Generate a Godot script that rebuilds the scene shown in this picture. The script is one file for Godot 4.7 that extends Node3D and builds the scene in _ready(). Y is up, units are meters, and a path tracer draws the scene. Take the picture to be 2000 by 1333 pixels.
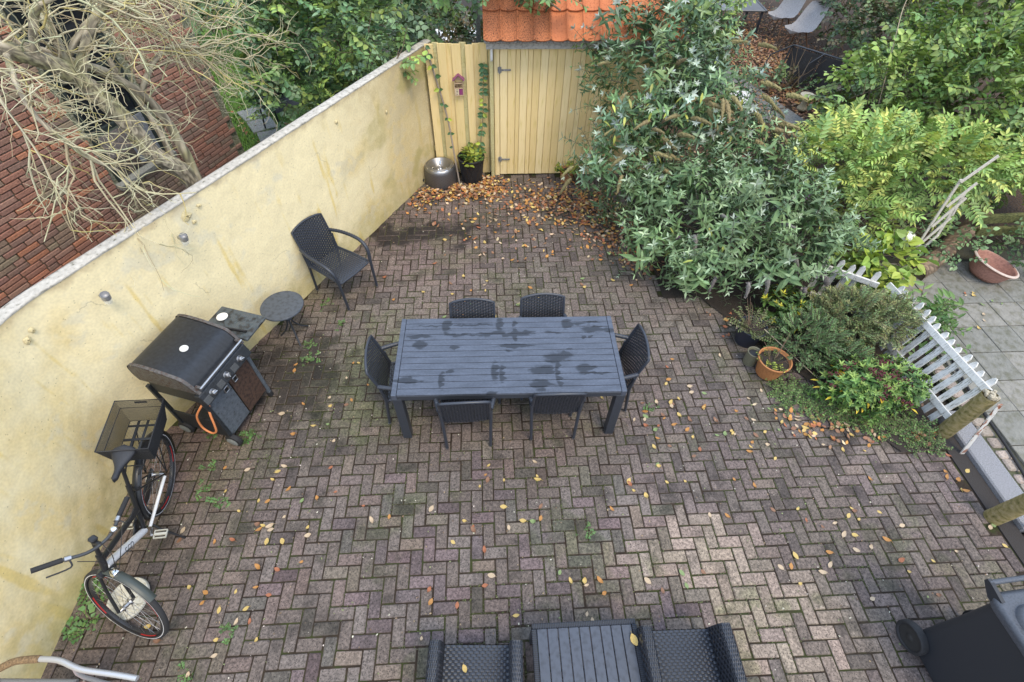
extends Node3D

var R := RandomNumberGenerator.new()
var M := {}
var taken := {}
var eye := Vector3(0.0173, 4.3135, 1.8638)
var look := Basis.from_euler(Vector3(-0.8721, -0.0657, 0.0217))

# ---------------------------------------------------------------- shapes
class Sh:
	var v := PackedVector3Array()
	var n := PackedVector3Array()
	var u := PackedVector2Array()
	var c := PackedColorArray()
	var i := PackedInt32Array()
	var t := Transform3D.IDENTITY
	var col := Color.WHITE

	func put(a: Vector3, nn: Vector3, uv := Vector2.ZERO) -> void:
		v.append(t * a)
		n.append((t.basis * nn).normalized())
		u.append(uv)
		c.append(col)

	func face(a: Array, out: Vector3, uvs: Array = []) -> void:   # a flat convex face whose front looks along out
		var nn: Vector3 = (a[2] - a[0]).cross(a[1] - a[0])
		var turned := nn.dot(out) < 0.0
		if turned:
			nn = -nn
		var k := v.size()
		for q in a.size():
			put(a[q], nn, uvs[q] if uvs else Vector2(a[q].x, a[q].z))
		for q in range(1, a.size() - 1):
			if turned:
				i.append_array([k, k + q + 1, k + q])
			else:
				i.append_array([k, k + q, k + q + 1])

	func box(s: Vector3, at := Vector3.ZERO, bev := 0.0, turn := Basis.IDENTITY) -> void:
		var keep := t
		t = t * Transform3D(turn, at)
		var h := s / 2.0
		var b: float = min(bev, min(h.x, min(h.y, h.z)) * 0.9)
		for ax in 3:
			for sg in [-1.0, 1.0]:
				var nn := Vector3.ZERO
				nn[ax] = sg
				var a1: int = (ax + 1) % 3
				var a2: int = (ax + 2) % 3
				var pts := []
				for q in [[-1, -1], [1, -1], [1, 1], [-1, 1]]:
					var p := Vector3.ZERO
					p[ax] = sg * h[ax]
					p[a1] = q[0] * (h[a1] - b)
					p[a2] = q[1] * (h[a2] - b)
					pts.append(p)
				face(pts, nn)
		if b > 0.0:
			for ax in 3:
				var a1: int = (ax + 1) % 3
				var a2: int = (ax + 2) % 3
				for s1 in [-1.0, 1.0]:
					for s2 in [-1.0, 1.0]:
						var pts := []
						for q in [[-1, 0], [1, 0], [1, 1], [-1, 1]]:
							var p := Vector3.ZERO
							p[ax] = q[0] * (h[ax] - b)
							p[a1] = s1 * (h[a1] - (b if q[1] else 0.0))
							p[a2] = s2 * (h[a2] - (0.0 if q[1] else b))
							pts.append(p)
						var o := Vector3.ZERO
						o[a1] = s1
						o[a2] = s2
						face(pts, o)
			for sx in [-1.0, 1.0]:
				for sy in [-1.0, 1.0]:
					for sz in [-1.0, 1.0]:
						var g := Vector3(sx, sy, sz)
						face([g * Vector3(h.x, h.y - b, h.z - b), g * Vector3(h.x - b, h.y, h.z - b), g * Vector3(h.x - b, h.y - b, h.z)], g)
		t = keep

	func grid(nu: int, nv: int, f: Callable, flip := false) -> void:
		var p: Array[Vector3] = []
		for b in nv + 1:
			for a in nu + 1:
				p.append(f.call(float(a) / nu, float(b) / nv))
		var w := nu + 1
		var around: bool = true
		for b in nv + 1:
			if p[b * w].distance_to(p[b * w + nu]) > 1e-5:
				around = false
				break
		var k := v.size()
		for b in nv + 1:
			for a in nu + 1:
				var a0 := a - 1 if a > 0 else (nu - 1 if around else 0)
				var a1 := a + 1 if a < nu else (1 if around else nu)
				var du: Vector3 = p[b * w + a1] - p[b * w + a0]
				var dv: Vector3 = p[min(b + 1, nv) * w + a] - p[max(b - 1, 0) * w + a]
				var nn := dv.cross(du)
				if nn.length_squared() < 1e-16:
					var bb: int = 1 if b == 0 else nv - 1
					if b == 0 or b == nv:
						du = p[bb * w + a1] - p[bb * w + a0]
						nn = dv.cross(du)
				if nn.length_squared() < 1e-18:
					nn = Vector3.UP
				put(p[b * w + a], -nn if flip else nn, Vector2(float(a) / nu, float(b) / nv))
		for b in nv:
			for a in nu:
				var q := k + b * w + a
				if flip:
					i.append_array([q, q + w + 1, q + 1, q, q + w, q + w + 1])
				else:
					i.append_array([q, q + 1, q + w + 1, q, q + w + 1, q + w])

	func tube(path: Array, rad, sides := 8, cap := true) -> void:
		var m := path.size()
		var fr: Array[Basis] = []
		var tn: Vector3 = (path[1] - path[0]).normalized()
		var nn := tn.cross(Vector3.UP if abs(tn.y) < 0.9 else Vector3.RIGHT).normalized()
		for k in m:
			var d: Vector3 = (path[min(k + 1, m - 1)] - path[max(k - 1, 0)]).normalized()
			nn = (nn - d * nn.dot(d)).normalized()
			fr.append(Basis(nn, d.cross(nn), d))
		var many: bool = rad is Array
		grid(sides, m - 1, func(a, b):
			var k: int = roundi(b * (m - 1))
			var r: float = rad[k] if many else rad
			var w: float = a * TAU if a < 1.0 else 0.0
			return path[k] + (fr[k].x * cos(w) + fr[k].y * sin(w)) * r, true)
		if cap:
			for e in [0, m - 1]:
				var r: float = rad[e] if many else rad
				if r > 0.002:
					var ring := []
					for a in sides:
						var w: float = a * TAU / sides
						ring.append(path[e] + (fr[e].x * cos(w) + fr[e].y * sin(w)) * r)
					face(ring, fr[e].z if e else -fr[e].z)

	func lathe(prof: Array, sides := 24) -> void:   # profile of (radius, height), rising outside
		grid(sides, prof.size() - 1, func(a, b):
			var q: Vector2 = prof[roundi(b * (prof.size() - 1))]
			var w: float = a * TAU if a < 1.0 else 0.0
			return Vector3(q.x * cos(w), q.y, q.x * sin(w)))

	func prism(poly: PackedVector2Array, d: float) -> void:   # outline in x, y drawn out from z = -d/2 to d/2
		var tri := Geometry2D.triangulate_polygon(poly)
		for s in [-0.5, 0.5]:
			for k in range(0, tri.size(), 3):
				var a := []
				for q in 3:
					a.append(Vector3(poly[tri[k + q]].x, poly[tri[k + q]].y, s * d))
				face(a, Vector3(0, 0, s))
		var cw := Geometry2D.is_polygon_clockwise(poly)
		for k in poly.size():
			var p := poly[k]
			var q := poly[(k + 1) % poly.size()]
			var o := Vector3(q.y - p.y, p.x - q.x, 0)
			face([Vector3(p.x, p.y, -d / 2), Vector3(q.x, q.y, -d / 2), Vector3(q.x, q.y, d / 2), Vector3(p.x, p.y, d / 2)], -o if cw else o)

	func mesh() -> ArrayMesh:
		var arr := []
		arr.resize(Mesh.ARRAY_MAX)
		arr[Mesh.ARRAY_VERTEX] = v
		arr[Mesh.ARRAY_NORMAL] = n
		arr[Mesh.ARRAY_TEX_UV] = u
		arr[Mesh.ARRAY_COLOR] = c
		arr[Mesh.ARRAY_INDEX] = i
		var m := ArrayMesh.new()
		m.add_surface_from_arrays(Mesh.PRIMITIVE_TRIANGLES, arr)
		return m

# ---------------------------------------------------------------- scene objects
func numbered(called: String, parent: Node) -> String:
	var key := str(parent.get_instance_id()) + called
	var k: int = taken.get(key, 0)
	taken[key] = k + 1
	return called if k == 0 else "%s_%03d" % [called, k]

func adopt(o: Node, called: String, parent: Node) -> Node:
	o.name = numbered(called, parent)
	parent.add_child(o, true)
	return o

func obj(called: String, shape, m: Material, parent: Node = self) -> MeshInstance3D:
	var o := MeshInstance3D.new()
	o.mesh = shape.mesh() if shape is Sh else shape
	o.material_override = m
	adopt(o, called, parent)
	return o

func thing(called: String, label: String, category: String, at := Vector3.ZERO, turn := 0.0, group := "") -> Node3D:
	var o := Node3D.new()
	adopt(o, called, self)
	o.position = at
	o.rotation.y = turn
	tag(o, label, category, group)
	return o

func tag(o: Node, label: String, category: String, group := "", kind := "") -> Node:
	o.set_meta("label", label)
	if category:
		o.set_meta("category", category)
	if group:
		o.set_meta("group", group)
	if kind:
		o.set_meta("kind", kind)
	return o

func struct(called: String, shape, m: Material, label: String) -> MeshInstance3D:
	var o := obj(called, shape, m)
	o.set_meta("kind", "structure")
	o.set_meta("label", label)
	return o

func dup(o: Node3D, called: String, label: String, at: Vector3, turn: float) -> Node3D:
	var r: Node3D = o.duplicate()
	adopt(r, called, self)
	r.position = at
	r.rotation = Vector3(0, turn, 0)
	r.set_meta("label", label)
	return r

func many(called: String, mesh: Mesh, m: Material, at: Array, cols: Array, parent: Node = self) -> MultiMeshInstance3D:
	var mm := MultiMesh.new()
	mm.transform_format = MultiMesh.TRANSFORM_3D
	mm.use_colors = true
	mm.mesh = mesh
	mm.instance_count = at.size()
	for k in at.size():
		mm.set_instance_transform(k, at[k])
		mm.set_instance_color(k, cols[k])
	var o := MultiMeshInstance3D.new()
	o.multimesh = mm
	o.material_override = m
	adopt(o, called, parent)
	o.set_meta("kind", "stuff")
	return o

# ---------------------------------------------------------------- materials
func lin(r: float, g: float, b: float) -> Color:
	return Color(r, g, b).linear_to_srgb()

func noise(sd: int, freq: float, oct := 4, kind := FastNoiseLite.TYPE_SIMPLEX_SMOOTH) -> FastNoiseLite:
	var f := FastNoiseLite.new()
	f.seed = sd
	f.frequency = freq
	f.fractal_octaves = oct
	f.noise_type = kind
	return f

func ntex(sd: int, freq: float, stops: Array, size := 512, oct := 4, kind := FastNoiseLite.TYPE_SIMPLEX_SMOOTH) -> NoiseTexture2D:
	var x := NoiseTexture2D.new()
	x.width = size
	x.height = size
	x.seamless = true
	x.noise = noise(sd, freq, oct, kind)
	var g := Gradient.new()
	g.offsets = PackedFloat32Array()
	g.colors = PackedColorArray()
	for s in stops:
		g.add_point(s[0], s[1])
	while g.get_point_count() > stops.size():
		g.remove_point(0)
	x.color_ramp = g
	return x

func bump(sd: int, freq: float, strength := 6.0, size := 512, oct := 4, kind := FastNoiseLite.TYPE_SIMPLEX_SMOOTH) -> NoiseTexture2D:
	var x := NoiseTexture2D.new()
	x.width = size
	x.height = size
	x.seamless = true
	x.noise = noise(sd, freq, oct, kind)
	x.as_normal_map = true
	x.bump_strength = strength
	return x

func grey(a: float) -> Color:
	return Color(a, a, a)

func mat(col: Color, rough := 0.8, tex: Texture2D = null, nrm: Texture2D = null, scale := 4.0, world := false) -> StandardMaterial3D:
	var m := StandardMaterial3D.new()
	m.albedo_color = col
	m.roughness = rough
	m.uv1_triplanar = true
	m.uv1_world_triplanar = world
	m.uv1_scale = Vector3.ONE * scale
	if tex:
		m.albedo_texture = tex
	if nrm:
		m.normal_enabled = true
		m.normal_texture = nrm
	return m

func leafy(rough := 0.55, back := 0.35) -> StandardMaterial3D:
	var m := StandardMaterial3D.new()
	m.vertex_color_use_as_albedo = true
	m.roughness = rough
	m.cull_mode = BaseMaterial3D.CULL_DISABLED
	if back > 0.0:
		m.backlight_enabled = true
		m.backlight = Color(back, back, back * 0.6)
	return m

func basis_to(z: Vector3, up := Vector3.UP) -> Basis:   # a basis whose z runs along z and whose y is as near to up as it can be
	var zz := z.normalized()
	var xx := up.cross(zz)
	if xx.length() < 1e-3:
		xx = Vector3.RIGHT.cross(zz)
	xx = xx.normalized()
	return Basis(xx, zz.cross(xx), zz)

func pixel(p: Vector3) -> Vector2:   # which part of the photograph a point falls in, to choose how finely to build it
	var q := look.inverse() * (p - eye)
	return Vector2(1000.0 + 968.4 * q.x / -q.z, 666.5 - 968.4 * q.y / -q.z)

func curve(pts: Array, steps: int) -> Array:   # a smooth line through points
	var out := []
	for k in pts.size() - 1:
		var p0: Vector3 = pts[max(k - 1, 0)]
		var p3: Vector3 = pts[min(k + 2, pts.size() - 1)]
		for s in steps:
			out.append(pts[k].cubic_interpolate(pts[k + 1], p0, p3, float(s) / steps))
	out.append(pts[-1])
	return out

func tint(c: Color, by: float) -> Color:
	var k := 1.0 + R.randf_range(-by, by)
	return Color(c.r * k, c.g * k * (1.0 + R.randf_range(-by, by) * 0.25), c.b * k)

func _ready() -> void:
	R.seed = 20240611
	var cam := Camera3D.new()
	adopt(cam, "camera", self)
	cam.transform = Transform3D(look, eye)
	cam.fov = 69.07
	cam.near = 0.05
	cam.far = 200.0
	cam.current = true
	var env := Environment.new()
	env.background_mode = Environment.BG_SKY
	var sm := ProceduralSkyMaterial.new()
	sm.sky_top_color = Color(0.76, 0.85, 0.98)
	sm.sky_horizon_color = Color(0.90, 0.92, 0.95)
	sm.sky_curve = 0.4
	sm.sky_energy_multiplier = 1.0
	sm.ground_bottom_color = Color(0.25, 0.24, 0.22)
	sm.ground_horizon_color = Color(0.55, 0.56, 0.56)
	sm.sun_angle_max = 1.0
	var sky := Sky.new()
	sky.sky_material = sm
	env.sky = sky
	env.tonemap_mode = Environment.TONE_MAPPER_LINEAR
	env.tonemap_exposure = 2.15
	env.sdfgi_enabled = true
	env.ssao_enabled = true
	env.ssil_enabled = true
	var we := WorldEnvironment.new()
	we.environment = env
	adopt(we, "world_environment", self)
	var sun := DirectionalLight3D.new()
	sun.light_energy = 0.42
	sun.light_color = Color(1.0, 0.95, 0.87)
	sun.light_angular_distance = 22.0
	sun.shadow_enabled = true
	adopt(sun, "sun", self)
	sun.rotation_degrees = Vector3(-62, 30, 0)

	make_materials()
	build_ground()
	build_patio()
	build_wall()
	build_shed()
	build_house()
	build_fence()
	build_furniture()
	build_barbecue()
	build_bicycle()
	build_bin()
	build_pots()
	build_far_garden()
	build_tree()
	build_shrubs()
	build_leaves()

func make_materials() -> void:
	# fine relief shared by many surfaces
	var rough_bump := bump(3, 0.03, 5.0)
	var fine_bump := bump(5, 0.09, 4.0, 512, 3)
	var grain := ntex(8, 0.02, [[0.0, grey(0.72)], [0.5, grey(0.95)], [1.0, grey(1.0)]])
	M.fine_bump = fine_bump
	M.rough_bump = rough_bump
	M.grain = grain
	M.frame = mat(lin(0.034, 0.040, 0.052), 0.42, null, fine_bump, 8.0)
	M.frame.normal_scale = 0.15
	M.wicker = mat(lin(0.034, 0.040, 0.054), 0.36)
	M.wicker_dark = mat(lin(0.012, 0.013, 0.016), 0.6)
	M.rubber = mat(lin(0.02, 0.02, 0.022), 0.75, null, fine_bump, 20.0)
	M.black = mat(lin(0.015, 0.015, 0.017), 0.5)
	M.steel = mat(lin(0.46, 0.46, 0.47), 0.36)
	M.steel.metallic = 1.0
	M.chrome = mat(lin(0.75, 0.75, 0.76), 0.14)
	M.chrome.metallic = 1.0
	M.galv = mat(lin(0.42, 0.43, 0.44), 0.42, ntex(14, 0.02, [[0.0, grey(0.6)], [1.0, grey(1.0)]]), null, 3.0)
	M.galv.metallic = 0.25
	M.white_paint = mat(lin(0.78, 0.765, 0.73), 0.6, ntex(21, 0.012, [[0.0, Color(0.42, 0.40, 0.36)], [0.16, Color(0.7, 0.69, 0.66)], [0.26, grey(0.9)], [1.0, grey(1.0)]], 512, 5), rough_bump, 3.0)
	M.white_paint.uv1_scale = Vector3(6.0, 1.2, 3.0)
	M.white_paint.normal_scale = 0.4
	M.old_wood = mat(lin(0.40, 0.38, 0.35), 0.85, ntex(22, 0.02, [[0.0, grey(0.5)], [0.5, grey(0.85)], [1.0, grey(1.0)]]), rough_bump, 3.0)
	M.post_wood = mat(lin(0.36, 0.29, 0.17), 0.85, ntex(23, 0.014, [[0.0, Color(0.45, 0.5, 0.3)], [0.4, Color(0.85, 0.85, 0.7)], [1.0, grey(1.0)]], 512, 5), rough_bump, 3.0)
	M.terracotta = mat(lin(0.42, 0.19, 0.085), 0.8, ntex(24, 0.015, [[0.0, Color(0.7, 0.65, 0.6)], [0.6, grey(0.95)], [1.0, grey(1.0)]]), fine_bump, 5.0)
	M.terracotta.normal_scale = 0.4
	M.soil = mat(lin(0.055, 0.042, 0.032), 0.95, ntex(25, 0.05, [[0.0, grey(0.5)], [1.0, grey(1.0)]]), rough_bump, 3.0, true)
	M.leaf = leafy(0.5, 0.3)
	M.leaf_dull = leafy(0.65, 0.2)
	M.litter = leafy(0.7, 0.0)
	M.bark = leafy(0.85, 0.0)
	M.bark.normal_enabled = true
	M.bark.normal_texture = bump(31, 0.03, 9.0)
	M.bark.uv1_triplanar = true
	M.bark.uv1_scale = Vector3.ONE * 6.0

# ---------------------------------------------------------------- the ground
func build_ground() -> void:
	var s := Sh.new()
	s.face([Vector3(-60, -0.06, -90), Vector3(60, -0.06, -90), Vector3(60, -0.06, 30), Vector3(-60, -0.06, 30)], Vector3.UP)
	struct("ground", s, M.soil, "dark bare earth under and around the gardens")
	# lawn of the neighbour beyond the brick house: ground sheet and real blades
	var lm := mat(lin(0.10, 0.19, 0.035), 0.9, ntex(41, 0.03, [[0.0, grey(0.5)], [1.0, grey(1.0)]]), M.rough_bump, 1.5, true)
	s = Sh.new()
	s.grid(30, 30, func(a, b): return Vector3(lerpf(-9.0, -0.9, a), -0.03 + 0.03 * sin(a * 17.0) * cos(b * 13.0), lerpf(-5.55, -16.0, b)))
	struct("lawn", s, lm, "mown green lawn dotted with fallen leaves beyond the brick house")
	var blade := Sh.new()
	for q in 5:
		var w := q * 2.4
		var d := Vector3(cos(w), 0, sin(w))
		var e := Vector3(-d.z, 0, d.x) * 0.006
		blade.col = Color(1, 1, 1) * (0.8 + 0.1 * q)
		blade.face([d * 0.012 - e, d * 0.012 + e, d * (0.03 + 0.01 * q) + Vector3(0, 0.05, 0)], Vector3.UP)
	var bm := blade.mesh()
	var xs := []
	var cs := []
	for k in 22000:
		var p := Vector3(R.randf_range(-6.6, -1.0), -0.02, R.randf_range(-12.0, -5.3))
		var q := pixel(p)
		if q.x < 380 or q.x > 700 or q.y < -20:
			continue
		xs.append(Transform3D(Basis(Vector3.UP, R.randf() * TAU) * Basis.from_scale(Vector3.ONE * R.randf_range(0.7, 1.3)), p))
		cs.append(tint(Color(0.16, 0.30, 0.05), 0.35))
	many("grass", bm, M.leaf_dull, xs, cs)
	tag(get_node("grass"), "short bright green grass on the lawn beyond the brick house", "grass", "", "stuff")

# ---------------------------------------------------------------- the herringbone patio
func zone_color(x: float, z: float, nz: FastNoiseLite) -> Color:
	var c := Color(0.24, 0.193, 0.174)
	var brown := Color(0.225, 0.175, 0.145)
	var pink := Color(0.30, 0.222, 0.20)
	var beige := Color(0.47, 0.37, 0.295)
	var moss := Color(0.215, 0.195, 0.14)
	var a := nz.get_noise_2d(x * 30.0, z * 30.0)
	c = c.lerp(brown, smoothstep(-0.2, 0.5, a) * 0.6)
	c = c.lerp(brown, smoothstep(-1.6, -2.9, x) * 0.8)
	c = c.lerp(moss, smoothstep(0.9, 0.2, Vector2((x + 1.35) / 1.0, (z + 1.0) / 1.1).length()) * 0.6)
	c = c.lerp(Color(0.275, 0.228, 0.19), smoothstep(-1.2, -1.8, z) * smoothstep(-3.6, -2.6, z) * 0.7)
	c = c.lerp(pink, smoothstep(1.5, 0.5, Vector2((x + 0.75) / 1.0, (z + 3.55) / 1.0).length()) * 0.9)
	c = c.lerp(beige, smoothstep(0.85, 0.35, Vector2((x - 1.72) / 1.0, (z - 0.62) / 0.42).length() + a * 0.3) * 0.85)
	c = c.lerp(beige, smoothstep(0.95, 0.5, Vector2((x - 2.35) / 0.75, (z - 1.15) / 0.6).length() + a * 0.4) * 0.85)
	c = c.lerp(pink, smoothstep(4.0, 4.25, x) * 0.6)
	c = c.lerp(Color(0.27, 0.185, 0.16), smoothstep(-2.2, -2.7, x + a * 0.4) * smoothstep(0.2, -0.2, z) * 0.6)
	return c

func patio_image() -> ImageTexture:   # 8 m x 8 m of wear: moss, damp soil stains, sand specks; a multiplier on the brick colours
	var w := 1024
	var n1 := noise(101, 0.006, 4)
	var n2 := noise(102, 0.02, 4)
	var n3 := noise(103, 0.25, 2)
	var bytes := PackedByteArray()
	bytes.resize(w * w * 3)
	var k := 0
	var g := RandomNumberGenerator.new()
	g.seed = 77
	for y in w:
		var z := y / 128.0 - 5.5
		for x in w:
			var xx := x / 128.0 - 3.4
			var a := n1.get_noise_2d(x, y)
			var b := n2.get_noise_2d(x, y)
			var l := 0.86 + 0.22 * n3.get_noise_2d(x, y) + 0.10 * a + (g.randf() - 0.5) * 0.22
			if g.randf() < 0.006:
				l += 0.45
			var dark := smoothstep(0.05, 0.75, b * 0.8 + a * 0.5) * 0.75
			# soil washed over the pavers in front of the heap of leaves
			var e := Vector2((xx + 0.95) / 1.1, (z + 3.75) / 0.38).length()
			dark = maxf(dark, smoothstep(1.1, 0.2, e + b * 1.2) * 1.3)
			var e2 := Vector2((xx + 2.0) / 0.55, (z + 1.35) / 0.6).length()
			dark = maxf(dark, smoothstep(1.2, 0.3, e2 + b * 1.1))
			l *= 1.0 - 0.45 * clampf(dark, 0.0, 1.3)
			var moss := smoothstep(0.15, 0.5, n1.get_noise_2d(x + 4000, y) + b * 0.5) * 0.22
			moss = maxf(moss, smoothstep(1.1, 0.4, Vector2((xx + 1.25) / 0.6, (z + 1.35) / 0.8).length() + b) * 0.35)
			var r := l * (1.0 - 0.32 * moss)
			var gg := l * (1.0 - 0.14 * moss)
			var bb := l * (1.0 - 0.5 * moss)
			bytes[k] = clampi(int(r * 250.0), 0, 255)
			bytes[k + 1] = clampi(int(gg * 250.0), 0, 255)
			bytes[k + 2] = clampi(int(bb * 250.0), 0, 255)
			k += 3
	return ImageTexture.create_from_image(Image.create_from_data(w, w, false, Image.FORMAT_RGB8, bytes))

func wall_x(z: float) -> float:   # where the yellow wall's foot runs
	return -3.27 if z > -0.35 else -3.27 + maxf(0.0, -0.56 - z) * 0.5256 + 0.02 * smoothstep(0.3, 0.0, absf(z + 0.56))

func in_bed(x: float, z: float) -> bool:   # the planting bed by the picket fence
	return x > 3.0 and z > -2.4 and z < -0.25 and x > 2.6 + (z + 2.4) * 0.62

func specked(m: StandardMaterial3D) -> void:   # sand grains in the face of the pavers, pale and dark
	if not M.has("specks"):
		var w := 512
		var bytes := PackedByteArray()
		bytes.resize(w * w)
		var g := RandomNumberGenerator.new()
		g.seed = 9
		for k in w * w:
			bytes[k] = 212 + g.randi() % 36
		for k in 12000:
			var x := g.randi() % (w - 4)
			var y := g.randi() % (w - 4)
			var l := [255, 255, 255, 135, 150][g.randi() % 5] as int
			var s := 1 + g.randi() % 3
			for a in s:
				for b in s:
					bytes[(y + b) * w + x + a] = l
		M.specks = ImageTexture.create_from_image(Image.create_from_data(w, w, false, Image.FORMAT_L8, bytes))
	m.detail_enabled = true
	m.detail_blend_mode = BaseMaterial3D.BLEND_MODE_MUL
	m.detail_albedo = M.specks
	m.detail_uv_layer = BaseMaterial3D.DETAIL_UV_2
	m.uv2_triplanar = true
	m.uv2_world_triplanar = true
	m.uv2_scale = Vector3.ONE * 0.9

func build_patio() -> void:
	var tex := patio_image()
	var base := mat(lin(0.048, 0.042, 0.032), 0.95, ntex(51, 0.012, [[0.0, Color(0.6, 0.48, 0.42)], [0.5, Color(0.85, 0.76, 0.65)], [0.7, Color(0.8, 0.92, 0.5)], [1.0, Color(0.85, 0.95, 0.45)]], 512, 5), M.rough_bump, 0.7, true)
	var s := Sh.new()
	s.face([Vector3(-3.3, -0.008, -5.3), Vector3(4.42, -0.008, -5.3), Vector3(4.42, -0.008, 2.6), Vector3(-3.3, -0.008, 2.6)], Vector3.UP)
	var patio := struct("patio_paving", s, base, "herringbone paving of weathered mauve and brown pavers with mossy joints")
	var nrm := bump(52, 0.12, 7.0, 512, 3)
	var shapes := []
	for k in 4:
		var b := Sh.new()
		b.box(Vector3(0.189 + 0.001 * k, 0.05, 0.089 + 0.0008 * k), Vector3(0, -0.025, 0), 0.003 + 0.0016 * k)
		shapes.append(b.mesh())
	var mats := {}
	var nz := noise(55, 0.02, 4)
	var list := []
	for j in range(-54, 26):
		for i in range(-34, 46):
			var c := posmod(i + j, 4)
			var at: Vector3
			var turn := 0.0
			if c == 0:
				at = Vector3(i * 0.1 + 0.1, 0, j * 0.1 + 0.05)
			elif c == 2:
				at = Vector3(i * 0.1 + 0.05, 0, j * 0.1 + 0.1)
				turn = PI / 2
			else:
				continue
			if at.x < wall_x(at.z) - 0.05 or at.x > 4.36 or (at.z < -5.16 and at.x > 0.1) or at.z < -5.26:
				continue
			if at.x > 2.2 and at.z < -2.4 - (at.x - 2.2) * 0.1:
				continue
			if in_bed(at.x - 0.2, at.z):
				continue
			at.y = R.randf_range(-0.006, 0.003)
			var tilt := Basis.from_euler(Vector3(R.randf_range(-0.02, 0.02), turn + R.randf_range(-0.016, 0.016), R.randf_range(-0.02, 0.02)))
			at += Vector3(R.randf_range(-0.0015, 0.0015), 0, R.randf_range(-0.0015, 0.0015))
			var col := zone_color(at.x, at.z, nz)
			col = tint(col, 0.15)
			if R.randf() < 0.06:
				col = col.lerp(Color(0.34, 0.26, 0.21), 0.5)
			if R.randf() < 0.10:
				col = col.lerp(Color(0.11, 0.09, 0.085), 0.6)
			var q := pixel(at)
			var seen := q.x > -40 and q.x < 2040 and q.y > -40 and q.y < 1360
			var hid := (at.z > 1.25 and at.x > -0.45 and at.x < 1.56) or (at.x > 3.15 and at.z > 1.35)
			list.append([at.distance_to(eye) + (0.0 if seen and not hid else 50.0), Transform3D(tilt, at), col, R.randi() % 4])
	list.sort_custom(func(a, b): return a[0] < b[0])
	var rest := [[], [], [], []]
	var rest_c := [[], [], [], []]
	for k in list.size():
		var e: Array = list[k]
		if k < 300:
			var qc := Color(roundf(e[2].r * 45.0) / 45.0, roundf(e[2].g * 45.0) / 45.0, roundf(e[2].b * 45.0) / 45.0)
			if not mats.has(qc):
				var m := mat(qc.linear_to_srgb(), 0.88, tex, null, 0.125, true)
				m.uv1_offset = Vector3(3.4 / 8.0, 0.0, 5.5 / 8.0)
				specked(m)
				mats[qc] = m
			var o := obj("paver", shapes[e[3]], mats[qc], patio)
			o.transform = e[1]
		else:
			rest[e[3]].append(e[1])
			rest_c[e[3]].append(e[2])
	var mm := mat(Color.WHITE, 0.88, tex, null, 0.125, true)
	mm.uv1_offset = Vector3(3.4 / 8.0, 0.0, 5.5 / 8.0)
	mm.vertex_color_use_as_albedo = true
	specked(mm)
	for q in 4:
		many("pavers", shapes[q], mm, rest[q], rest_c[q], patio)
	# moss cushions standing up out of the joints
	var cushion := Sh.new()
	cushion.lathe([Vector2(0.011, -0.004), Vector2(0.010, 0.002), Vector2(0.006, 0.006), Vector2(0.0, 0.0075)], 6)
	var xs := []
	var cs := []
	var mn := noise(57, 0.03, 3)
	for k in 60000:
		var i := R.randi_range(-33, 43)
		var j := R.randi_range(-52, 24)
		var c := posmod(i + j, 4)
		var p: Vector3
		# along the upper or left edge of the cell, when that edge is a joint
		if R.randf() < 0.5:
			if c == 3:
				continue
			p = Vector3((i + R.randf()) * 0.1, -0.003, j * 0.1)
		else:
			if c == 1:
				continue
			p = Vector3(i * 0.1, -0.003, (j + R.randf()) * 0.1)
		if p.x < wall_x(p.z) or p.x > 4.35:
			continue
		var f := mn.get_noise_2d(p.x * 28.0, p.z * 28.0) * 0.9
		f += 0.55 * smoothstep(1.2, 0.2, Vector2(p.x - 2.5, (p.z - 0.45) * 1.1).length())
		f += 0.5 * smoothstep(1.4, 0.2, Vector2(p.x - 0.9, p.z + 2.6).length())
		f += 0.45 * smoothstep(1.3, 0.2, Vector2(p.x + 1.3, p.z + 0.6).length())
		f += 0.4 * smoothstep(1.5, 0.2, Vector2(p.x - 0.2, p.z - 0.9).length())
		if f < 0.16 + R.randf() * 0.35:
			continue
		var sc := R.randf_range(0.45, 1.0)
		xs.append(Transform3D(Basis(Vector3.UP, R.randf() * TAU) * Basis.from_scale(Vector3(sc * R.randf_range(0.8, 1.5), sc * 0.8, sc * 0.6)), p))
		cs.append(tint(Color(0.075, 0.088, 0.026).lerp(Color(0.05, 0.045, 0.03), R.randf()), 0.3))
	many("moss", cushion.mesh(), M.litter, xs, cs, patio)
	s = Sh.new()
	s.grid(20, 20, func(a, b): return Vector3(lerpf(2.15, 4.45, a), 0.006 + 0.02 * sin(a * PI) * sin(b * PI) + R.randf() * 0.012, lerpf(-5.3, -2.36, b)))
	struct("bush_soil", s, M.soil, "dark earth under the butterfly bush")
	# earth of the bed, kerb side and the damp strip beside the kerb
	s = Sh.new()
	s.grid(24, 24, func(a, b):
		var z := lerpf(-2.6, -0.2, b)
		var x0 := 2.6 + (z + 2.4) * 0.62 - 0.02
		return Vector3(lerpf(maxf(x0, 2.5), 4.42, a), 0.012 + 0.05 * sin(a * PI) * sin(b * PI) + R.randf() * 0.01, z))
	struct("flower_bed_soil", s, M.soil, "dark leafy soil of the bed beside the white picket fence")
	s = Sh.new()
	s.box(Vector3(0.16, 0.05, 3.0), Vector3(4.49, -0.02, 1.1), 0.0)
	struct("soil_strip", s, mat(lin(0.035, 0.03, 0.028), 0.95, null, M.rough_bump, 4.0, true), "narrow dark earth gap between the pavers and the granite kerb")

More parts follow.
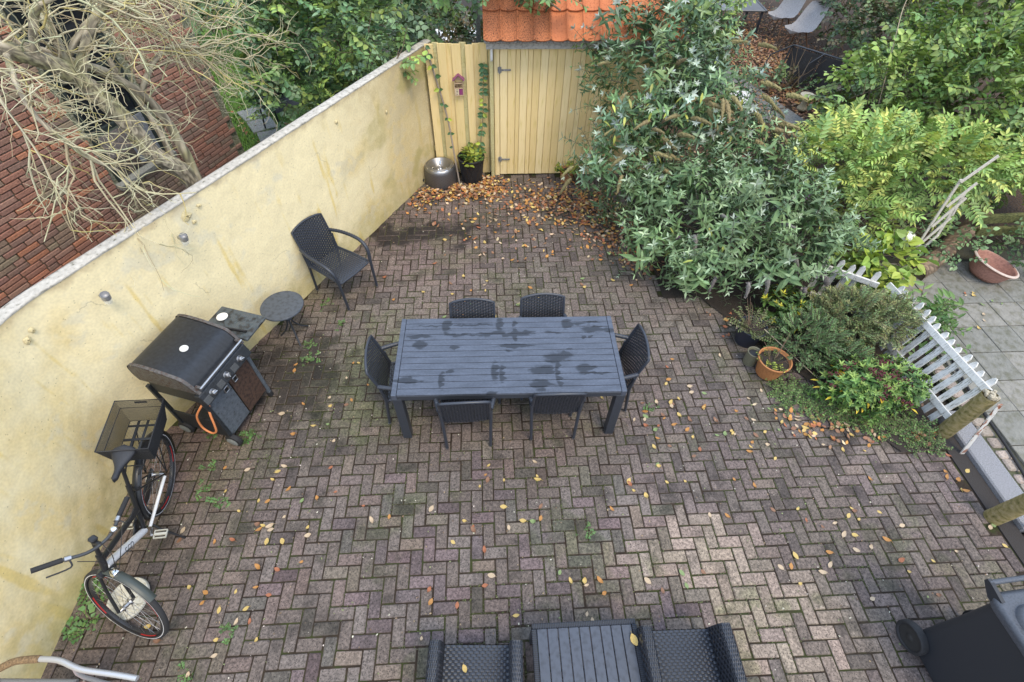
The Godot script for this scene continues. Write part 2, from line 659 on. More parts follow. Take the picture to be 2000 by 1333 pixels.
# ---------------------------------------------------------------- the yellow wall
func wall_line(a: float) -> Vector3:   # plan of the wall's front face, a metres from its near end
	if a < 3.3:
		return Vector3(-3.27, 0, 3.0 - a)
	var d := a - 3.3
	if d < 0.6:
		# a soft bend
		var q := d / 0.6
		return Vector3(-3.27, 0, -0.3).lerp(Vector3(-3.27, 0, -0.6), q).lerp(Vector3(-3.27, 0, -0.6).lerp(Vector3(-3.108, 0, -0.871), q), q)
	return Vector3(-3.108, 0, -0.871) + Vector3(0.4653, 0, -0.8852) * (d - 0.6)

func build_wall() -> void:
	var total := 3.3 + 0.6 + 5.22
	var w := 1536
	var h := 320
	var bytes := PackedByteArray()
	bytes.resize(w * h * 3)
	var n1 := noise(61, 0.007, 4)
	var n2 := noise(62, 0.03, 4)
	var n3 := noise(63, 0.2, 2)
	var n4 := noise(64, 0.012, 3)
	var k := 0
	for y in h:
		var up := 1.0 - float(y) / h
		for x in w:
			var a := total * x / w
			var c := Color(0.77, 0.62, 0.31)
			var f := n1.get_noise_2d(x, y * 0.9)
			var b := n2.get_noise_2d(x, y)
			var drip := n4.get_noise_2d(x * 2.2, y * 0.25)
			# bleached cream field over the middle of the wall
			var pale := smoothstep(-0.35, 0.35, f + 0.75 * smoothstep(3.4, 4.3, a) * smoothstep(7.6, 6.4, a))
			c = c.lerp(Color(0.84, 0.74, 0.475), pale * 0.85)
			c = c.lerp(Color(0.70, 0.52, 0.14), smoothstep(0.30, 0.62, drip + f * 0.3 + b * 0.15) * 0.6 * smoothstep(1.0, 0.75, up))
			c = c.lerp(Color(0.60, 0.58, 0.47), smoothstep(0.2, 0.55, b * 0.5 - f) * 0.45)
			# damp and algae: along the foot, and browner towards the shed
			var foot := smoothstep(0.30, 0.0, up + b * 0.12)
			c = c.lerp(Color(0.44, 0.37, 0.13), foot * 0.6)
			var far := smoothstep(6.6, 8.6, a + b * 0.5)
			c = c.lerp(Color(0.50, 0.40, 0.22), far * (0.45 + 0.4 * smoothstep(0.35, 1.0, up)))
			c = c.lerp(Color(0.42, 0.36, 0.14), smoothstep(0.1, 0.45, n1.get_noise_2d(x + 900, y)) * far * 0.7)
			c = c.lerp(Color(0.42, 0.32, 0.18), smoothstep(0.955, 1.0, up + b * 0.03) * 0.6)
			var g := 1.0 + 0.10 * n3.get_noise_2d(x, y) + 0.05 * b
			c = (c * g).linear_to_srgb()
			bytes[k] = clampi(int(c.r * 255.0), 0, 255)
			bytes[k + 1] = clampi(int(c.g * 255.0), 0, 255)
			bytes[k + 2] = clampi(int(c.b * 255.0), 0, 255)
			k += 3
	# hairline cracks and pinholes in the render
	var rc := RandomNumberGenerator.new()
	rc.seed = 41
	for e in [[4.1, 0.55], [5.6, 0.42], [4.75, 0.62], [6.6, 0.8], [2.6, 0.7], [7.4, 0.5], [3.9, 0.85]]:
		var px: float = e[0] / total * w
		var py: float = (1.0 - e[1]) * h
		var ang := rc.randf_range(0.4, 1.2)
		for q in 46:
			ang += rc.randfn() * 0.35
			ang = lerpf(ang, 0.9, 0.06)
			px += cos(ang) * 1.0
			py += sin(ang) * 1.0
			var xi := clampi(int(px), 0, w - 1)
			var yi := clampi(int(py), 0, h - 1)
			for ch in 3:
				var at := (yi * w + xi) * 3 + ch
				bytes[at] = int(bytes[at] * 0.86)
	for q in 900:
		var at := (rc.randi() % (w * h)) * 3
		for ch in 3:
			bytes[at + ch] = int(bytes[at + ch] * 0.7)
	var m := StandardMaterial3D.new()
	m.albedo_texture = ImageTexture.create_from_image(Image.create_from_data(w, h, false, Image.FORMAT_RGB8, bytes))
	m.roughness = 0.92
	m.texture_repeat = false
	# the relief of the render comes from geometry: a gently uneven face
	var wv := noise(66, 1.0, 4)
	var root := thing("garden_wall", "long yellow rendered garden wall with stains and a pale mortar top", "wall")
	var s := Sh.new()
	var hgt := 1.815
	s.grid(420, 84, func(a, b):
		var p := wall_line(a * total)
		var q := wall_line(minf(a * total + 0.01, total + 0.01)) - wall_line(a * total)
		var nn := Vector3(-q.z, 0, q.x).normalized()
		var d := 0.006 * wv.get_noise_2d(a * total * 2.5, b * 4.0) + 0.0016 * wv.get_noise_2d(a * total * 14.0, b * 25.0) + 0.0009 * wv.get_noise_2d(a * total * 50.0, b * 90.0)
		return p + nn * d + Vector3(0, (1.0 - b) * hgt - 0.03 * b, 0))
	obj("render", s, m, root)
	s = Sh.new()
	for side in [0, 1]:
		s.grid(60, 1, func(a, b):
			var p := wall_line(a * total)
			var q := wall_line(minf(a * total + 0.01, total + 0.01)) - wall_line(a * total)
			var nn := Vector3(-q.z, 0, q.x).normalized()
			return p - nn * 0.1 + Vector3(0, b * hgt, 0), side == 1)
		break
	obj("rear_face", s, mat(lin(0.42, 0.36, 0.25), 0.9, M.grain, M.rough_bump, 1.0), root)
	s = Sh.new()
	var prof := [Vector2(0.003, -0.014), Vector2(0.007, -0.002), Vector2(0.002, 0.007), Vector2(-0.02, 0.010), Vector2(-0.08, 0.011), Vector2(-0.101, 0.006), Vector2(-0.106, -0.03)]
	s.grid(260, prof.size() - 1, func(a, b):
		var p := wall_line(a * total)
		var q := wall_line(minf(a * total + 0.01, total + 0.01)) - wall_line(a * total)
		var nn := Vector3(-q.z, 0, q.x).normalized()
		var e: Vector2 = prof[roundi(b * (prof.size() - 1))]
		var j := 0.003 * wv.get_noise_2d(a * total * 8.0, b * 9.0) + 0.004 * wv.get_noise_2d(a * total * 40.0, b * 20.0)
		return p + nn * (e.x + j) + Vector3(0, hgt + e.y + j, 0), true)
	obj("mortar_coping", s, mat(lin(0.62, 0.59, 0.53), 0.95, ntex(67, 0.012, [[0.0, Color(0.45, 0.45, 0.4)], [0.3, grey(0.85)], [1.0, grey(1.0)]], 512, 5), M.rough_bump, 2.5, true), root)
	# bits of blistered render
	var flake := mat(lin(0.74, 0.63, 0.36), 0.95, M.grain, M.rough_bump, 6.0)
	for e in [[5.02, 1.68, 0.05], [5.16, 1.70, 0.022], [7.05, 1.62, 0.03], [5.05, 1.60, 0.022], [3.62, 1.63, 0.024], [7.95, 1.36, 0.022], [3.55, 1.60, 0.03]]:
		var p := wall_line(e[0])
		var q := (wall_line(e[0] + 0.01) - p).normalized()
		var f := Sh.new()
		var rr := RandomNumberGenerator.new()
		rr.seed = int(e[0] * 100)
		var ring := []
		for z in 9:
			ring.append(rr.randf_range(0.6, 1.15) * e[2])
		f.grid(9, 2, func(a, b):
			var r: float = ring[int(a * 9.0) % 9] * (1.0 - b)
			return Vector3(cos(a * TAU) * r, sin(a * TAU) * r * 1.15, (0.004 if b == 0.0 else 0.016) + 0.004 * sin(a * 31.0)))
		var o := obj("loose_render", f, flake, root)
		o.transform = Transform3D(Basis(q, Vector3.UP, Vector3(-q.z, 0, q.x)), p + Vector3(0, e[1], 0))
	# three small spot lamps fixed to the wall
	var glass := StandardMaterial3D.new()
	glass.albedo_color = Color(0.95, 0.97, 1.0, 0.18)
	glass.roughness = 0.08
	glass.transparency = BaseMaterial3D.TRANSPARENCY_ALPHA
	M.glass = glass
	var names := ["wall spotlight of grey metal and clear glass, higher one behind the barbecue", "wall spotlight of grey metal and clear glass above the bicycle basket", "small wall spotlight of metal and glass at the wall's bend"]
	var spots := [Vector3(-2.62, 1.53, -1.68), Vector3(-2.975, 1.50, -1.015), Vector3(-3.235, 1.57, -0.5)]
	var cap := mat(lin(0.36, 0.36, 0.37), 0.5)
	cap.metallic = 0.5
	for e in 2:
		var l := thing("wall_lamp", names[e], "wall lamp", spots[e], 1.086 if e < 2 else 1.45, "spotlights along the yellow wall")
		var sh := Sh.new()
		sh.t = Transform3D(Basis.from_euler(Vector3(0.35, 0, 0)), Vector3(0, 0.06, 0.05))
		var sc := 1.0 if e < 2 else 0.7
		sh.lathe([Vector2(0.0, -0.005), Vector2(0.026, -0.005), Vector2(0.032, 0.0), Vector2(0.032, 0.05), Vector2(0.027, 0.05), Vector2(0.025, 0.02), Vector2(0.0, 0.02)].map(func(q): return q * sc), 16)
		obj("metal_cap", sh, cap, l)
		sh = Sh.new()
		sh.t = Transform3D(Basis.from_euler(Vector3(0.35, 0, 0)), Vector3(0, 0.06, 0.05))
		sh.lathe([Vector2(0.0, -0.062), Vector2(0.02, -0.06), Vector2(0.028, -0.05), Vector2(0.030, -0.03), Vector2(0.030, -0.006)].map(func(q): return q * sc), 16)
		obj("glass_shade", sh, glass, l)
		sh = Sh.new()
		sh.box(Vector3(0.03, 0.03, 0.05) * sc, Vector3(0, 0.06, 0.005), 0.005)
		obj("bracket", sh, M.steel, l)

# ---------------------------------------------------------------- shed with pantiled roof, and the board fence beside it
func board(w: float, l: float, d := 0.02, bev := 0.003) -> ArrayMesh:
	var s := Sh.new()
	s.box(Vector3(w, l, d), Vector3(0, l / 2, 0), bev)
	return s.mesh()

func build_shed() -> void:
	var stain := ntex(71, 0.01, [[0.0, Color(0.86, 0.85, 0.72)], [0.22, Color(0.96, 0.96, 0.91)], [0.4, grey(0.99)], [1.0, grey(1.0)]], 512, 5)
	var yellow := []
	for c in [Color(0.82, 0.635, 0.315), Color(0.86, 0.69, 0.375), Color(0.78, 0.60, 0.285)]:
		var m := mat(lin(c.r, c.g, c.b), 0.75, stain, M.fine_bump, 1.3, true)
		m.normal_scale = 0.25
		m.uv1_scale = Vector3(5.0, 0.45, 5.0)
		yellow.append(m)
	var mossy := mat(lin(0.55, 0.49, 0.25), 0.8, stain, M.fine_bump, 1.6, true)
	mossy.uv1_scale = Vector3(5.0, 0.5, 5.0)
	var fence := thing("board_fence", "yellow painted board fence with green algae between the wall and the shed", "fence", Vector3(-0.74, 0, -5.29))
	var x := 0.0
	var k := 0
	var widths := [0.11, 0.055, 0.115, 0.065, 0.12, 0.06, 0.105, 0.075, 0.11, 0.05]
	while k < widths.size():
		var proud := k % 2 == 0
		var w: float = widths[k] + (0.0 if proud else 0.03)
		var o := obj("board", board(w, 1.86 + R.randf_range(-0.02, 0.015)), yellow[k % 3] if proud and k != 4 else (mossy if k % 4 == 1 else yellow[2]), fence)
		o.position = Vector3(x + widths[k] / 2.0, 0, 0.022 if proud else 0.0)
		o.rotation.z = R.randf_range(-0.003, 0.003)
		x += widths[k]
		k += 1
	var s := Sh.new()
	s.box(Vector3(0.9, 0.07, 0.03), Vector3(0.43, 1.5, -0.03))
	obj("rail", s, mossy, fence)
	s = Sh.new()
	s.box(Vector3(0.9, 0.07, 0.03), Vector3(0.43, 0.4, -0.03))
	obj("rail", s, mossy, fence)

	var shed := thing("shed", "small yellow timber shed with orange pantile roof and plank door", "shed", Vector3(0.13, 0, -5.2))
	# corner board, door and wall cladding
	var o := obj("corner_board", board(0.05, 1.9, 0.16), mossy, shed)
	o.position = Vector3(-0.005, 0, -0.01)
	x = 0.03
	k = 0
	var doorless := [0.072]
	o = obj("cladding_board", board(0.072, 1.86), yellow[1], shed)
	o.position = Vector3(0.066, 0, 0.01)
	var door := Node3D.new()
	adopt(door, "door", shed)
	door.position = Vector3(0.107, 0.02, 0.012)
	x = 0.0
	var dw := [0.105, 0.11, 0.06, 0.105, 0.065, 0.10, 0.105, 0.115, 0.105, 0.1]
	for q in dw.size():
		var b := obj("door_board", board(dw[q] - 0.004, 1.83, 0.02, 0.004), yellow[(q * 2 + 1) % 3], door)
		b.position = Vector3(x + dw[q] / 2.0, 0, 0.0 if q % 2 else 0.004)
		x += dw[q]
	for hy in [1.55, 0.26]:
		s = Sh.new()
		s.box(Vector3(0.05, 0.07, 0.012), Vector3(0, 0, 0.012), 0.002)
		s.t = Transform3D(Basis.IDENTITY, Vector3(0.0, -0.045, 0.022))
		s.lathe([Vector2(0, 0), Vector2(0.009, 0), Vector2(0.009, 0.09), Vector2(0, 0.09)], 10)
		s.t = Transform3D.IDENTITY
		s.box(Vector3(0.13, 0.022, 0.006), Vector3(0.085, 0.0, 0.018), 0.001)
		o = obj("hinge", s, M.galv, door)
		o.position = Vector3(-0.002, hy, 0.008)
	x += 0.107
	k = 0
	while x < 2.32:
		var w := 0.105 if k % 2 == 0 else 0.07
		o = obj("cladding_board", board(w - 0.004, 1.86), yellow[k % 3], shed)
		o.position = Vector3(x + w / 2, 0, 0.012 if k % 2 else 0.02)
		x += w
		k += 1
	s = Sh.new()
	s.box(Vector3(2.36, 1.9, 0.03), Vector3(1.16, 0.95, -0.03))
	s.box(Vector3(0.03, 2.2, 2.0), Vector3(-0.02, 1.1, -1.06))
	s.box(Vector3(0.03, 2.2, 2.0), Vector3(2.34, 1.1, -1.06))
	s.box(Vector3(2.36, 2.6, 0.03), Vector3(1.16, 1.3, -2.07))
	obj("walls", s, yellow[0], shed)
	# eaves board under the tiles, a bit of peeled white paint on its end
	s = Sh.new()
	s.box(Vector3(2.42, 0.10, 0.025), Vector3(1.14, 1.90, 0.10), 0.003)
	s.box(Vector3(2.42, 0.02, 0.12), Vector3(1.14, 1.955, 0.05), 0.003)
	obj("eaves_board", s, mat(lin(0.50, 0.49, 0.46), 0.7, M.grain, M.fine_bump, 2.0), shed)
	o = obj("barge_board", board(0.03, 0.24, 0.03), M.white_paint, shed)
	o.position = Vector3(0.0, 1.70, 0.085)
	# the roof: single pantiles laid in rows
	var roof := Node3D.new()
	adopt(roof, "roof", shed)
	roof.transform = Transform3D(Basis.from_euler(Vector3(deg_to_rad(42.0), 0, 0)), Vector3(-0.10, 1.985, 0.28))
	var tile := Sh.new()
	var tw := 0.2065
	var shape := func(a): return 0.048 * pow(absf(2.0 * fmod(a + 0.02, 1.0) - 1.0), 2.6) * (1.0 if a < 0.98 else 1.0)
	tile.grid(18, 3, func(a, b): return Vector3(a * (tw + 0.02), shape.call(a) + 0.03 * (1.0 - b), -b * 0.42))
	tile.grid(18, 1, func(a, b): return Vector3(a * (tw + 0.02), shape.call(a) + 0.03 - 0.016 * (1.0 - b), 0.0))
	tile.grid(18, 1, func(a, b): return Vector3(a * (tw + 0.02), shape.call(a) + 0.014 + 0.03 * -b * 0.4, -b * 0.42), true)
	var tm := tile.mesh()
	var lichen := ntex(73, 0.045, [[0.0, Color(0.16, 0.15, 0.13)], [0.30, Color(0.25, 0.2, 0.17)], [0.40, grey(0.92)], [1.0, grey(1.0)]], 512, 5)
	var clean := ntex(74, 0.03, [[0.0, Color(0.5, 0.4, 0.35)], [0.2, Color(0.7, 0.62, 0.55)], [0.32, grey(0.96)], [1.0, grey(1.0)]], 512, 5)
	var tmats := [mat(lin(0.55, 0.19, 0.075), 0.75, lichen, M.fine_bump, 2.2, true), mat(lin(0.60, 0.20, 0.075), 0.75, clean, M.fine_bump, 1.6, true), mat(lin(0.56, 0.18, 0.07), 0.75, clean, M.fine_bump, 2.1, true)]
	for r in 4:
		for c in 12:
			var t := obj("pantile", tm, tmats[0] if c < 3 + R.randi() % 3 else tmats[1 + R.randi() % 2], roof)
			t.position = Vector3(c * tw, r * 0.002 + R.randf_range(0, 0.003), -r * 0.37)
			t.rotation.y = R.randf_range(-0.006, 0.006)
	s = Sh.new()
	s.box(Vector3(2.46, 0.02, 1.6), Vector3(1.24, -0.012, -0.8))
	obj("roof_deck", s, M.old_wood, roof)

# ---------------------------------------------------------------- the neighbour's brick house
func build_house() -> void:
	var turn := atan2(0.92718385, 0.37460659)
	var house := thing("brick_house", "old red brick house with dark window behind the yellow wall and bare tree", "house", Vector3(-4.4544, 0, -2.5792), turn)
	# in its own axes x runs along the wall, y up, z out of the wall towards the patio
	var mortar := mat(lin(0.42, 0.40, 0.355), 0.95, ntex(81, 0.03, [[0.0, Color(0.45, 0.5, 0.35)], [1.0, grey(1.0)]]), M.rough_bump, 2.0)
	var s := Sh.new()
	s.box(Vector3(3.82, 4.0, 0.3), Vector3(-1.09, 2.0, -0.16))
	s.box(Vector3(1.09, 4.0, 0.3), Vector3(2.105, 2.0, -0.16))
	s.box(Vector3(0.74, 1.1, 0.3), Vector3(1.19, 0.55, -0.16))
	s.box(Vector3(0.74, 1.0, 0.3), Vector3(1.19, 3.5, -0.16))
	s.box(Vector3(0.3, 4.0, 4.0), Vector3(2.49, 2.0, -2.3))
	s.box(Vector3(5.6, 0.2, 4.4), Vector3(-0.2, 4.1, -2.1))
	var wall := obj("wall", s, mortar, house)
	var shades := []
	for c in [Color(0.40, 0.135, 0.085), Color(0.46, 0.165, 0.10), Color(0.33, 0.13, 0.095), Color(0.27, 0.13, 0.10), Color(0.62, 0.20, 0.085), Color(0.33, 0.21, 0.14), Color(0.31, 0.25, 0.155), Color(0.24, 0.155, 0.115), Color(0.45, 0.215, 0.155)]:
		shades.append(c.lerp(Color(0.32, 0.24, 0.19), 0.42) * 1.12)
	var btex := ntex(82, 0.03, [[0.0, Color(0.55, 0.55, 0.5)], [0.35, grey(0.85)], [1.0, grey(1.0)]], 512, 5)
	var mats := []
	for c in shades:
		mats.append(mat(lin(c.r, c.g, c.b), 0.9, btex, M.rough_bump, 3.0, true))
	var whole := Sh.new()
	whole.box(Vector3(0.209, 0.045, 0.03), Vector3.ZERO, 0.004)
	var half := Sh.new()
	half.box(Vector3(0.099, 0.045, 0.03), Vector3.ZERO, 0.004)
	var wm := whole.mesh()
	var hm := half.mesh()
	var rest := [[], []]
	var rest_c := [[], []]
	var moss := noise(84, 0.6, 3)
	var singles := 0
	for r in range(9, 66):
		var y := r * 0.0562 + 0.03
		var x := -1.3 + (0.108 if r % 2 else 0.0) - R.randf() * 0.03
		while x < 2.62:
			var full := R.randf() < 0.82
			var w := 0.209 if full else 0.099
			var cx := x + w / 2
			x += w + 0.011
			if cx + w / 2 > 2.64:
				continue
			if cx + w / 2 > 0.80 and cx - w / 2 < 1.58 and y > 1.07 and y < 3.02:
				# stop the brick at the window: cut ones become halves where they fit
				if cx - w / 2 < 0.80 and cx - w / 2 + 0.099 < 0.815:
					full = false
					cx = cx - w / 2 + 0.0495
				elif cx + w / 2 > 1.58 and cx + w / 2 - 0.099 > 1.565:
					full = false
					cx = cx + w / 2 - 0.0495
				else:
					continue
			var green := moss.get_noise_2d(cx * 2.0, y * 2.0) + (0.25 if y > 2.0 else -0.2)
			var pick := R.randi() % 4
			if R.randf() < 0.16:
				pick = 4
			if R.randf() < 0.15:
				pick = 8
			if green > 0.05 and R.randf() < 0.75:
				pick = 5 + R.randi() % 3
			if cx > 1.6:
				pick = [0, 2, 3, 3, 7, 0][R.randi() % 6]
			if y < 1.1 and cx > 0.75 and cx < 1.6:
				pick = [6, 5, 7, 6][R.randi() % 4]
			var tr := Transform3D(Basis.from_euler(Vector3(R.randf_range(-0.02, 0.02), R.randf_range(-0.01, 0.01), R.randf_range(-0.008, 0.008))), Vector3(cx, y, R.randf_range(-0.004, 0.004)))
			var q := pixel(house.transform * tr.origin)
			var near := q.x > -20 and q.x < 500 and q.y > 60 and q.y < 540 and (q.x < 150 or q.y > 140)
			if near and singles < 300:
				singles += 1
				var o := obj("brick", wm if full else hm, mats[pick], wall)
				o.transform = tr
			else:
				rest[0 if full else 1].append(tr)
				rest_c[0 if full else 1].append(tint(shades[pick], 0.15))
	var bm := mat(Color.WHITE, 0.9, btex, M.rough_bump, 3.0, true)
	bm.vertex_color_use_as_albedo = true
	many("bricks", wm, bm, rest[0], rest_c[0], wall)
	many("bricks", hm, bm, rest[1], rest_c[1], wall)
	# window: dark green frame, old boards below, grey panel, dark panes above
	var green := mat(lin(0.018, 0.028, 0.026), 0.5, M.grain, M.fine_bump, 3.0)
	var win := Node3D.new()
	adopt(win, "window", house)
	win.position = Vector3(1.19, 1.10, -0.03)
	s = Sh.new()
	s.box(Vector3(0.06, 1.9, 0.07), Vector3(-0.34, 0.95, 0), 0.004)
	s.box(Vector3(0.06, 1.9, 0.07), Vector3(0.34, 0.95, 0), 0.004)
	s.box(Vector3(0.045, 1.4, 0.065), Vector3(0.0, 1.2, 0), 0.004)
	s.box(Vector3(0.62, 0.05, 0.06), Vector3(0, 0.53, 0), 0.004)
	s.box(Vector3(0.62, 0.05, 0.06), Vector3(0, 1.05, 0), 0.004)
	s.box(Vector3(0.62, 0.06, 0.06), Vector3(0, 1.87, 0), 0.004)
	obj("frame", s, green, win)
	var dark := mat(lin(0.012, 0.015, 0.02), 0.08)
	for e in [[-0.165, 0.79], [0.165, 0.79], [-0.165, 1.45], [0.165, 1.45]]:
		s = Sh.new()
		s.box(Vector3(0.29, 0.47 if e[1] < 1.0 else 0.74, 0.008), Vector3(e[0], e[1], -0.01))
		obj("pane", s, dark, win)
	var plank := mat(lin(0.15, 0.125, 0.105), 0.85, ntex(86, 0.012, [[0.0, grey(0.35)], [0.5, grey(0.75)], [1.0, grey(1.0)]], 512, 5), M.rough_bump, 2.0)
	var planks := [[0.12, 0.22, plank], [0.355, 0.24, mat(lin(0.21, 0.18, 0.165), 0.85, M.grain, M.rough_bump, 3.0)]]
	for e in planks:
		s = Sh.new()
		s.box(Vector3(0.6, e[1], 0.02), Vector3(0, e[0], 0.012), 0.003)
		obj("board", s, e[2], win)
	s = Sh.new()
	s.box(Vector3(0.3, 0.47, 0.012), Vector3(0.15, 0.28, 0.032), 0.002)
	obj("grey_panel", s, mat(lin(0.20, 0.215, 0.24), 0.6, M.grain, M.fine_bump, 3.0), win)
	s = Sh.new()
	s.box(Vector3(0.84, 0.06, 0.12), Vector3(0, -0.03, 0.035), 0.006, Basis.from_euler(Vector3(0.15, 0, 0)))
	obj("sill", s, mat(lin(0.27, 0.27, 0.24), 0.9, M.grain, M.rough_bump, 4.0), win)

# ---------------------------------------------------------------- picket fence, kerb, setts and slabs on the far side
func picket(h: float) -> ArrayMesh:
	var s := Sh.new()
	s.prism(PackedVector2Array([Vector2(-0.029, 0), Vector2(0.029, 0), Vector2(0.029, h - 0.035), Vector2(0.008, h), Vector2(-0.008, h), Vector2(-0.029, h - 0.035)]), 0.018)
	return s.mesh()

func build_fence() -> void:
	var f := thing("picket_fence", "white flaking picket fence sagging along the edge of the flower bed", "fence", Vector3(4.435, 0, -0.45), PI / 2)
	# local x runs away from the viewer along the fence, z towards the slabs is negative
	f.rotation = Vector3(0, PI / 2, 0)
	f.rotate_object_local(Vector3.RIGHT, 0.35)
	f.rotate_object_local(Vector3(0, 0, 1), -0.07)
	var shapes := [picket(0.68), picket(0.665), picket(0.695)]
	var x := 0.11
	for k in 14:
		var o := obj("picket", shapes[R.randi() % 3], M.white_paint, f)
		o.position = Vector3(x, 0.0 + R.randf_range(-0.012, 0.012), 0.022)
		o.rotation.z = R.randf_range(-0.03, 0.03)
		x += 0.1045
	for e in [[0.575, 0.068], [0.17, 0.066]]:
		var s := Sh.new()
		s.box(Vector3(1.58, e[1], 0.024), Vector3(0.80, e[0], 0.0), 0.004)
		obj("rail", s, M.white_paint, f)
	var g := thing("picket_fence", "broken end of white picket fence half buried in the butterfly bush", "fence", Vector3(4.30, 0.0, -2.02), PI - 0.62)
	x = 0.02
	for k in 5:
		var o := obj("picket", shapes[R.randi() % 3], M.white_paint, g)
		o.position = Vector3(x, -0.01 + R.randf_range(-0.02, 0.02), 0.022)
		o.rotation.z = R.randf_range(-0.06, 0.06)
		x += 0.115
	for y in [0.52, 0.1]:
		var s := Sh.new()
		s.box(Vector3(0.66, 0.07, 0.024), Vector3(0.25, y, 0.0), 0.004)
		obj("rail", s, M.white_paint, g)
	# round posts
	var posts := [["thick round wooden post with a splintered top at the fence's end", Vector3(4.478, 0, -0.391), 0.66, 0.07, Vector3(-0.02, 0, 0)], ["thick round wooden post standing alone at the patio's edge by the bin", Vector3(4.409, 0, 0.452), 0.74, 0.07, Vector3(0.03, 0, -0.03)]]
	for e in posts:
		var p := thing("fence_post", e[0], "post", e[1], 0.0, "round posts of the picket fence")
		p.rotation = e[4]
		var s := Sh.new()
		var h: float = e[2]
		var w := noise(int(h * 1000), 3.0, 3)
		s.grid(18, 14, func(a, b):
			var r: float = e[3] * (1.0 + 0.06 * w.get_noise_2d(sin(a * TAU) * 2.0, b * 1.5))
			return Vector3(r * cos(a * TAU), b * h, r * sin(a * TAU)))
		obj("shaft", s, M.post_wood, p)
		s = Sh.new()
		for q in 16:
			var an := R.randf() * TAU
			var rr: float = sqrt(R.randf()) * e[3] * 0.8
			s.box(Vector3(0.03, 0.035 + R.randf() * 0.02, 0.022), Vector3(cos(an) * rr, h, sin(an) * rr), 0.006, Basis.from_euler(Vector3(R.randf_range(-0.4, 0.4), R.randf() * 3.0, R.randf_range(-0.4, 0.4))))
		obj("splintered_top", s, mat(lin(0.50, 0.44, 0.33), 0.9, M.grain, M.rough_bump, 8.0), p)
	var rust := mat(lin(0.66, 0.65, 0.62), 0.6, ntex(91, 0.012, [[0.0, Color(0.5, 0.22, 0.08)], [0.33, Color(0.62, 0.33, 0.15)], [0.40, grey(0.92)], [1.0, grey(1.0)]], 256, 4), M.fine_bump, 3.0)
	var s := Sh.new()
	var a := Vector3(4.535, 0.0, -0.165)
	var b := Vector3(4.49, 0.665, -0.305)
	s.t = Transform3D(basis_to(b - a, Vector3.RIGHT), (a + b) / 2)
	s.box(Vector3(0.012, 0.045, (b - a).length()), Vector3.ZERO, 0.002)
	tag(obj("post_brace", s, rust), "white painted flat iron brace with rust leaning on the splintered post", "brace")
	s = Sh.new()
	a = Vector3(4.60, 0.06, 0.56)
	b = Vector3(4.46, 0.66, 0.50)
	s.t = Transform3D(basis_to(b - a, Vector3.RIGHT), (a + b) / 2)
	s.box(Vector3(0.012, 0.045, (b - a).length()), Vector3.ZERO, 0.002)
	tag(obj("post_brace", s, rust), "white flat iron brace beside the post at the picture's edge", "brace")
	# granite kerb
	var granite := mat(lin(0.30, 0.30, 0.32), 0.75, ntex(92, 0.06, [[0.0, grey(0.55)], [0.4, grey(0.8)], [0.62, grey(1.0)], [1.0, grey(1.25)]], 512, 5), M.fine_bump, 3.0)
	s = Sh.new()
	s.box(Vector3(0.235, 0.16, 1.2), Vector3(4.70, -0.03, -0.02), 0.012)
	struct("kerb", s, granite, "long pale grey granite kerbstone beside the patio's edge")
	s = Sh.new()
	s.box(Vector3(0.22, 0.15, 1.1), Vector3(4.71, -0.035, 1.15), 0.012)
	struct("kerb", s, mat(lin(0.27, 0.175, 0.14), 0.85, M.grain, M.rough_bump, 3.0), "reddish brown kerbstone beyond the lone post")
	# setts
	var bed := Sh.new()
	bed.box(Vector3(0.22, 0.05, 2.6), Vector3(4.93, -0.005, 0.0))
	var setts := struct("sett_row", bed, mat(lin(0.08, 0.085, 0.045), 0.95, null, M.rough_bump, 4.0), "single row of pinkish granite setts between kerb and slabs")
	var z := -1.2
	while z < 1.2:
		var l := R.randf_range(0.10, 0.15)
		var c := Sh.new()
		c.box(Vector3(R.randf_range(0.125, 0.15), 0.06, l - 0.016), Vector3.ZERO, 0.014)
		var o := obj("sett", c, mat(tint(Color(0.40, 0.33, 0.28), 0.25).linear_to_srgb(), 0.85, M.grain, M.rough_bump, 4.0), setts)
		o.position = Vector3(4.915 + R.randf_range(-0.012, 0.012), 0.012, z)
		o.rotation = Vector3(R.randf_range(-0.05, 0.05), R.randf_range(-0.08, 0.08), R.randf_range(-0.05, 0.05))
		z += l
	# concrete slabs of the neighbour's terrace
	bed = Sh.new()
	bed.box(Vector3(6.2, 0.05, 5.6), Vector3(8.1, -0.004, -0.4))
	var terrace := struct("slab_terrace", bed, mat(lin(0.05, 0.05, 0.035), 0.95, null, M.rough_bump, 3.0), "grey concrete paving slabs of the neighbouring terrace")
	var conc := []
	for c in [Color(0.25, 0.24, 0.21), Color(0.225, 0.22, 0.195), Color(0.275, 0.26, 0.23)]:
		conc.append(mat(lin(c.r, c.g, c.b), 0.92, ntex(94, 0.012, [[0.0, Color(0.74, 0.74, 0.66)], [0.5, grey(0.92)], [1.0, grey(1.0)]], 512, 6), M.rough_bump, 1.1, true))
	var sl := Sh.new()
	sl.box(Vector3(0.352, 0.05, 0.372), Vector3.ZERO, 0.004)
	var slm := sl.mesh()
	for i in 10:
		for j in 13:
			var o := obj("slab", slm, conc[R.randi() % 3], terrace)
			o.position = Vector3(5.21 + i * 0.36, 0.021 + R.randf_range(-0.004, 0.004), -2.68 + j * 0.38)
			o.rotation = Vector3(R.randf_range(-0.006, 0.006), R.randf_range(-0.01, 0.01), R.randf_range(-0.006, 0.006))
	s = Sh.new()
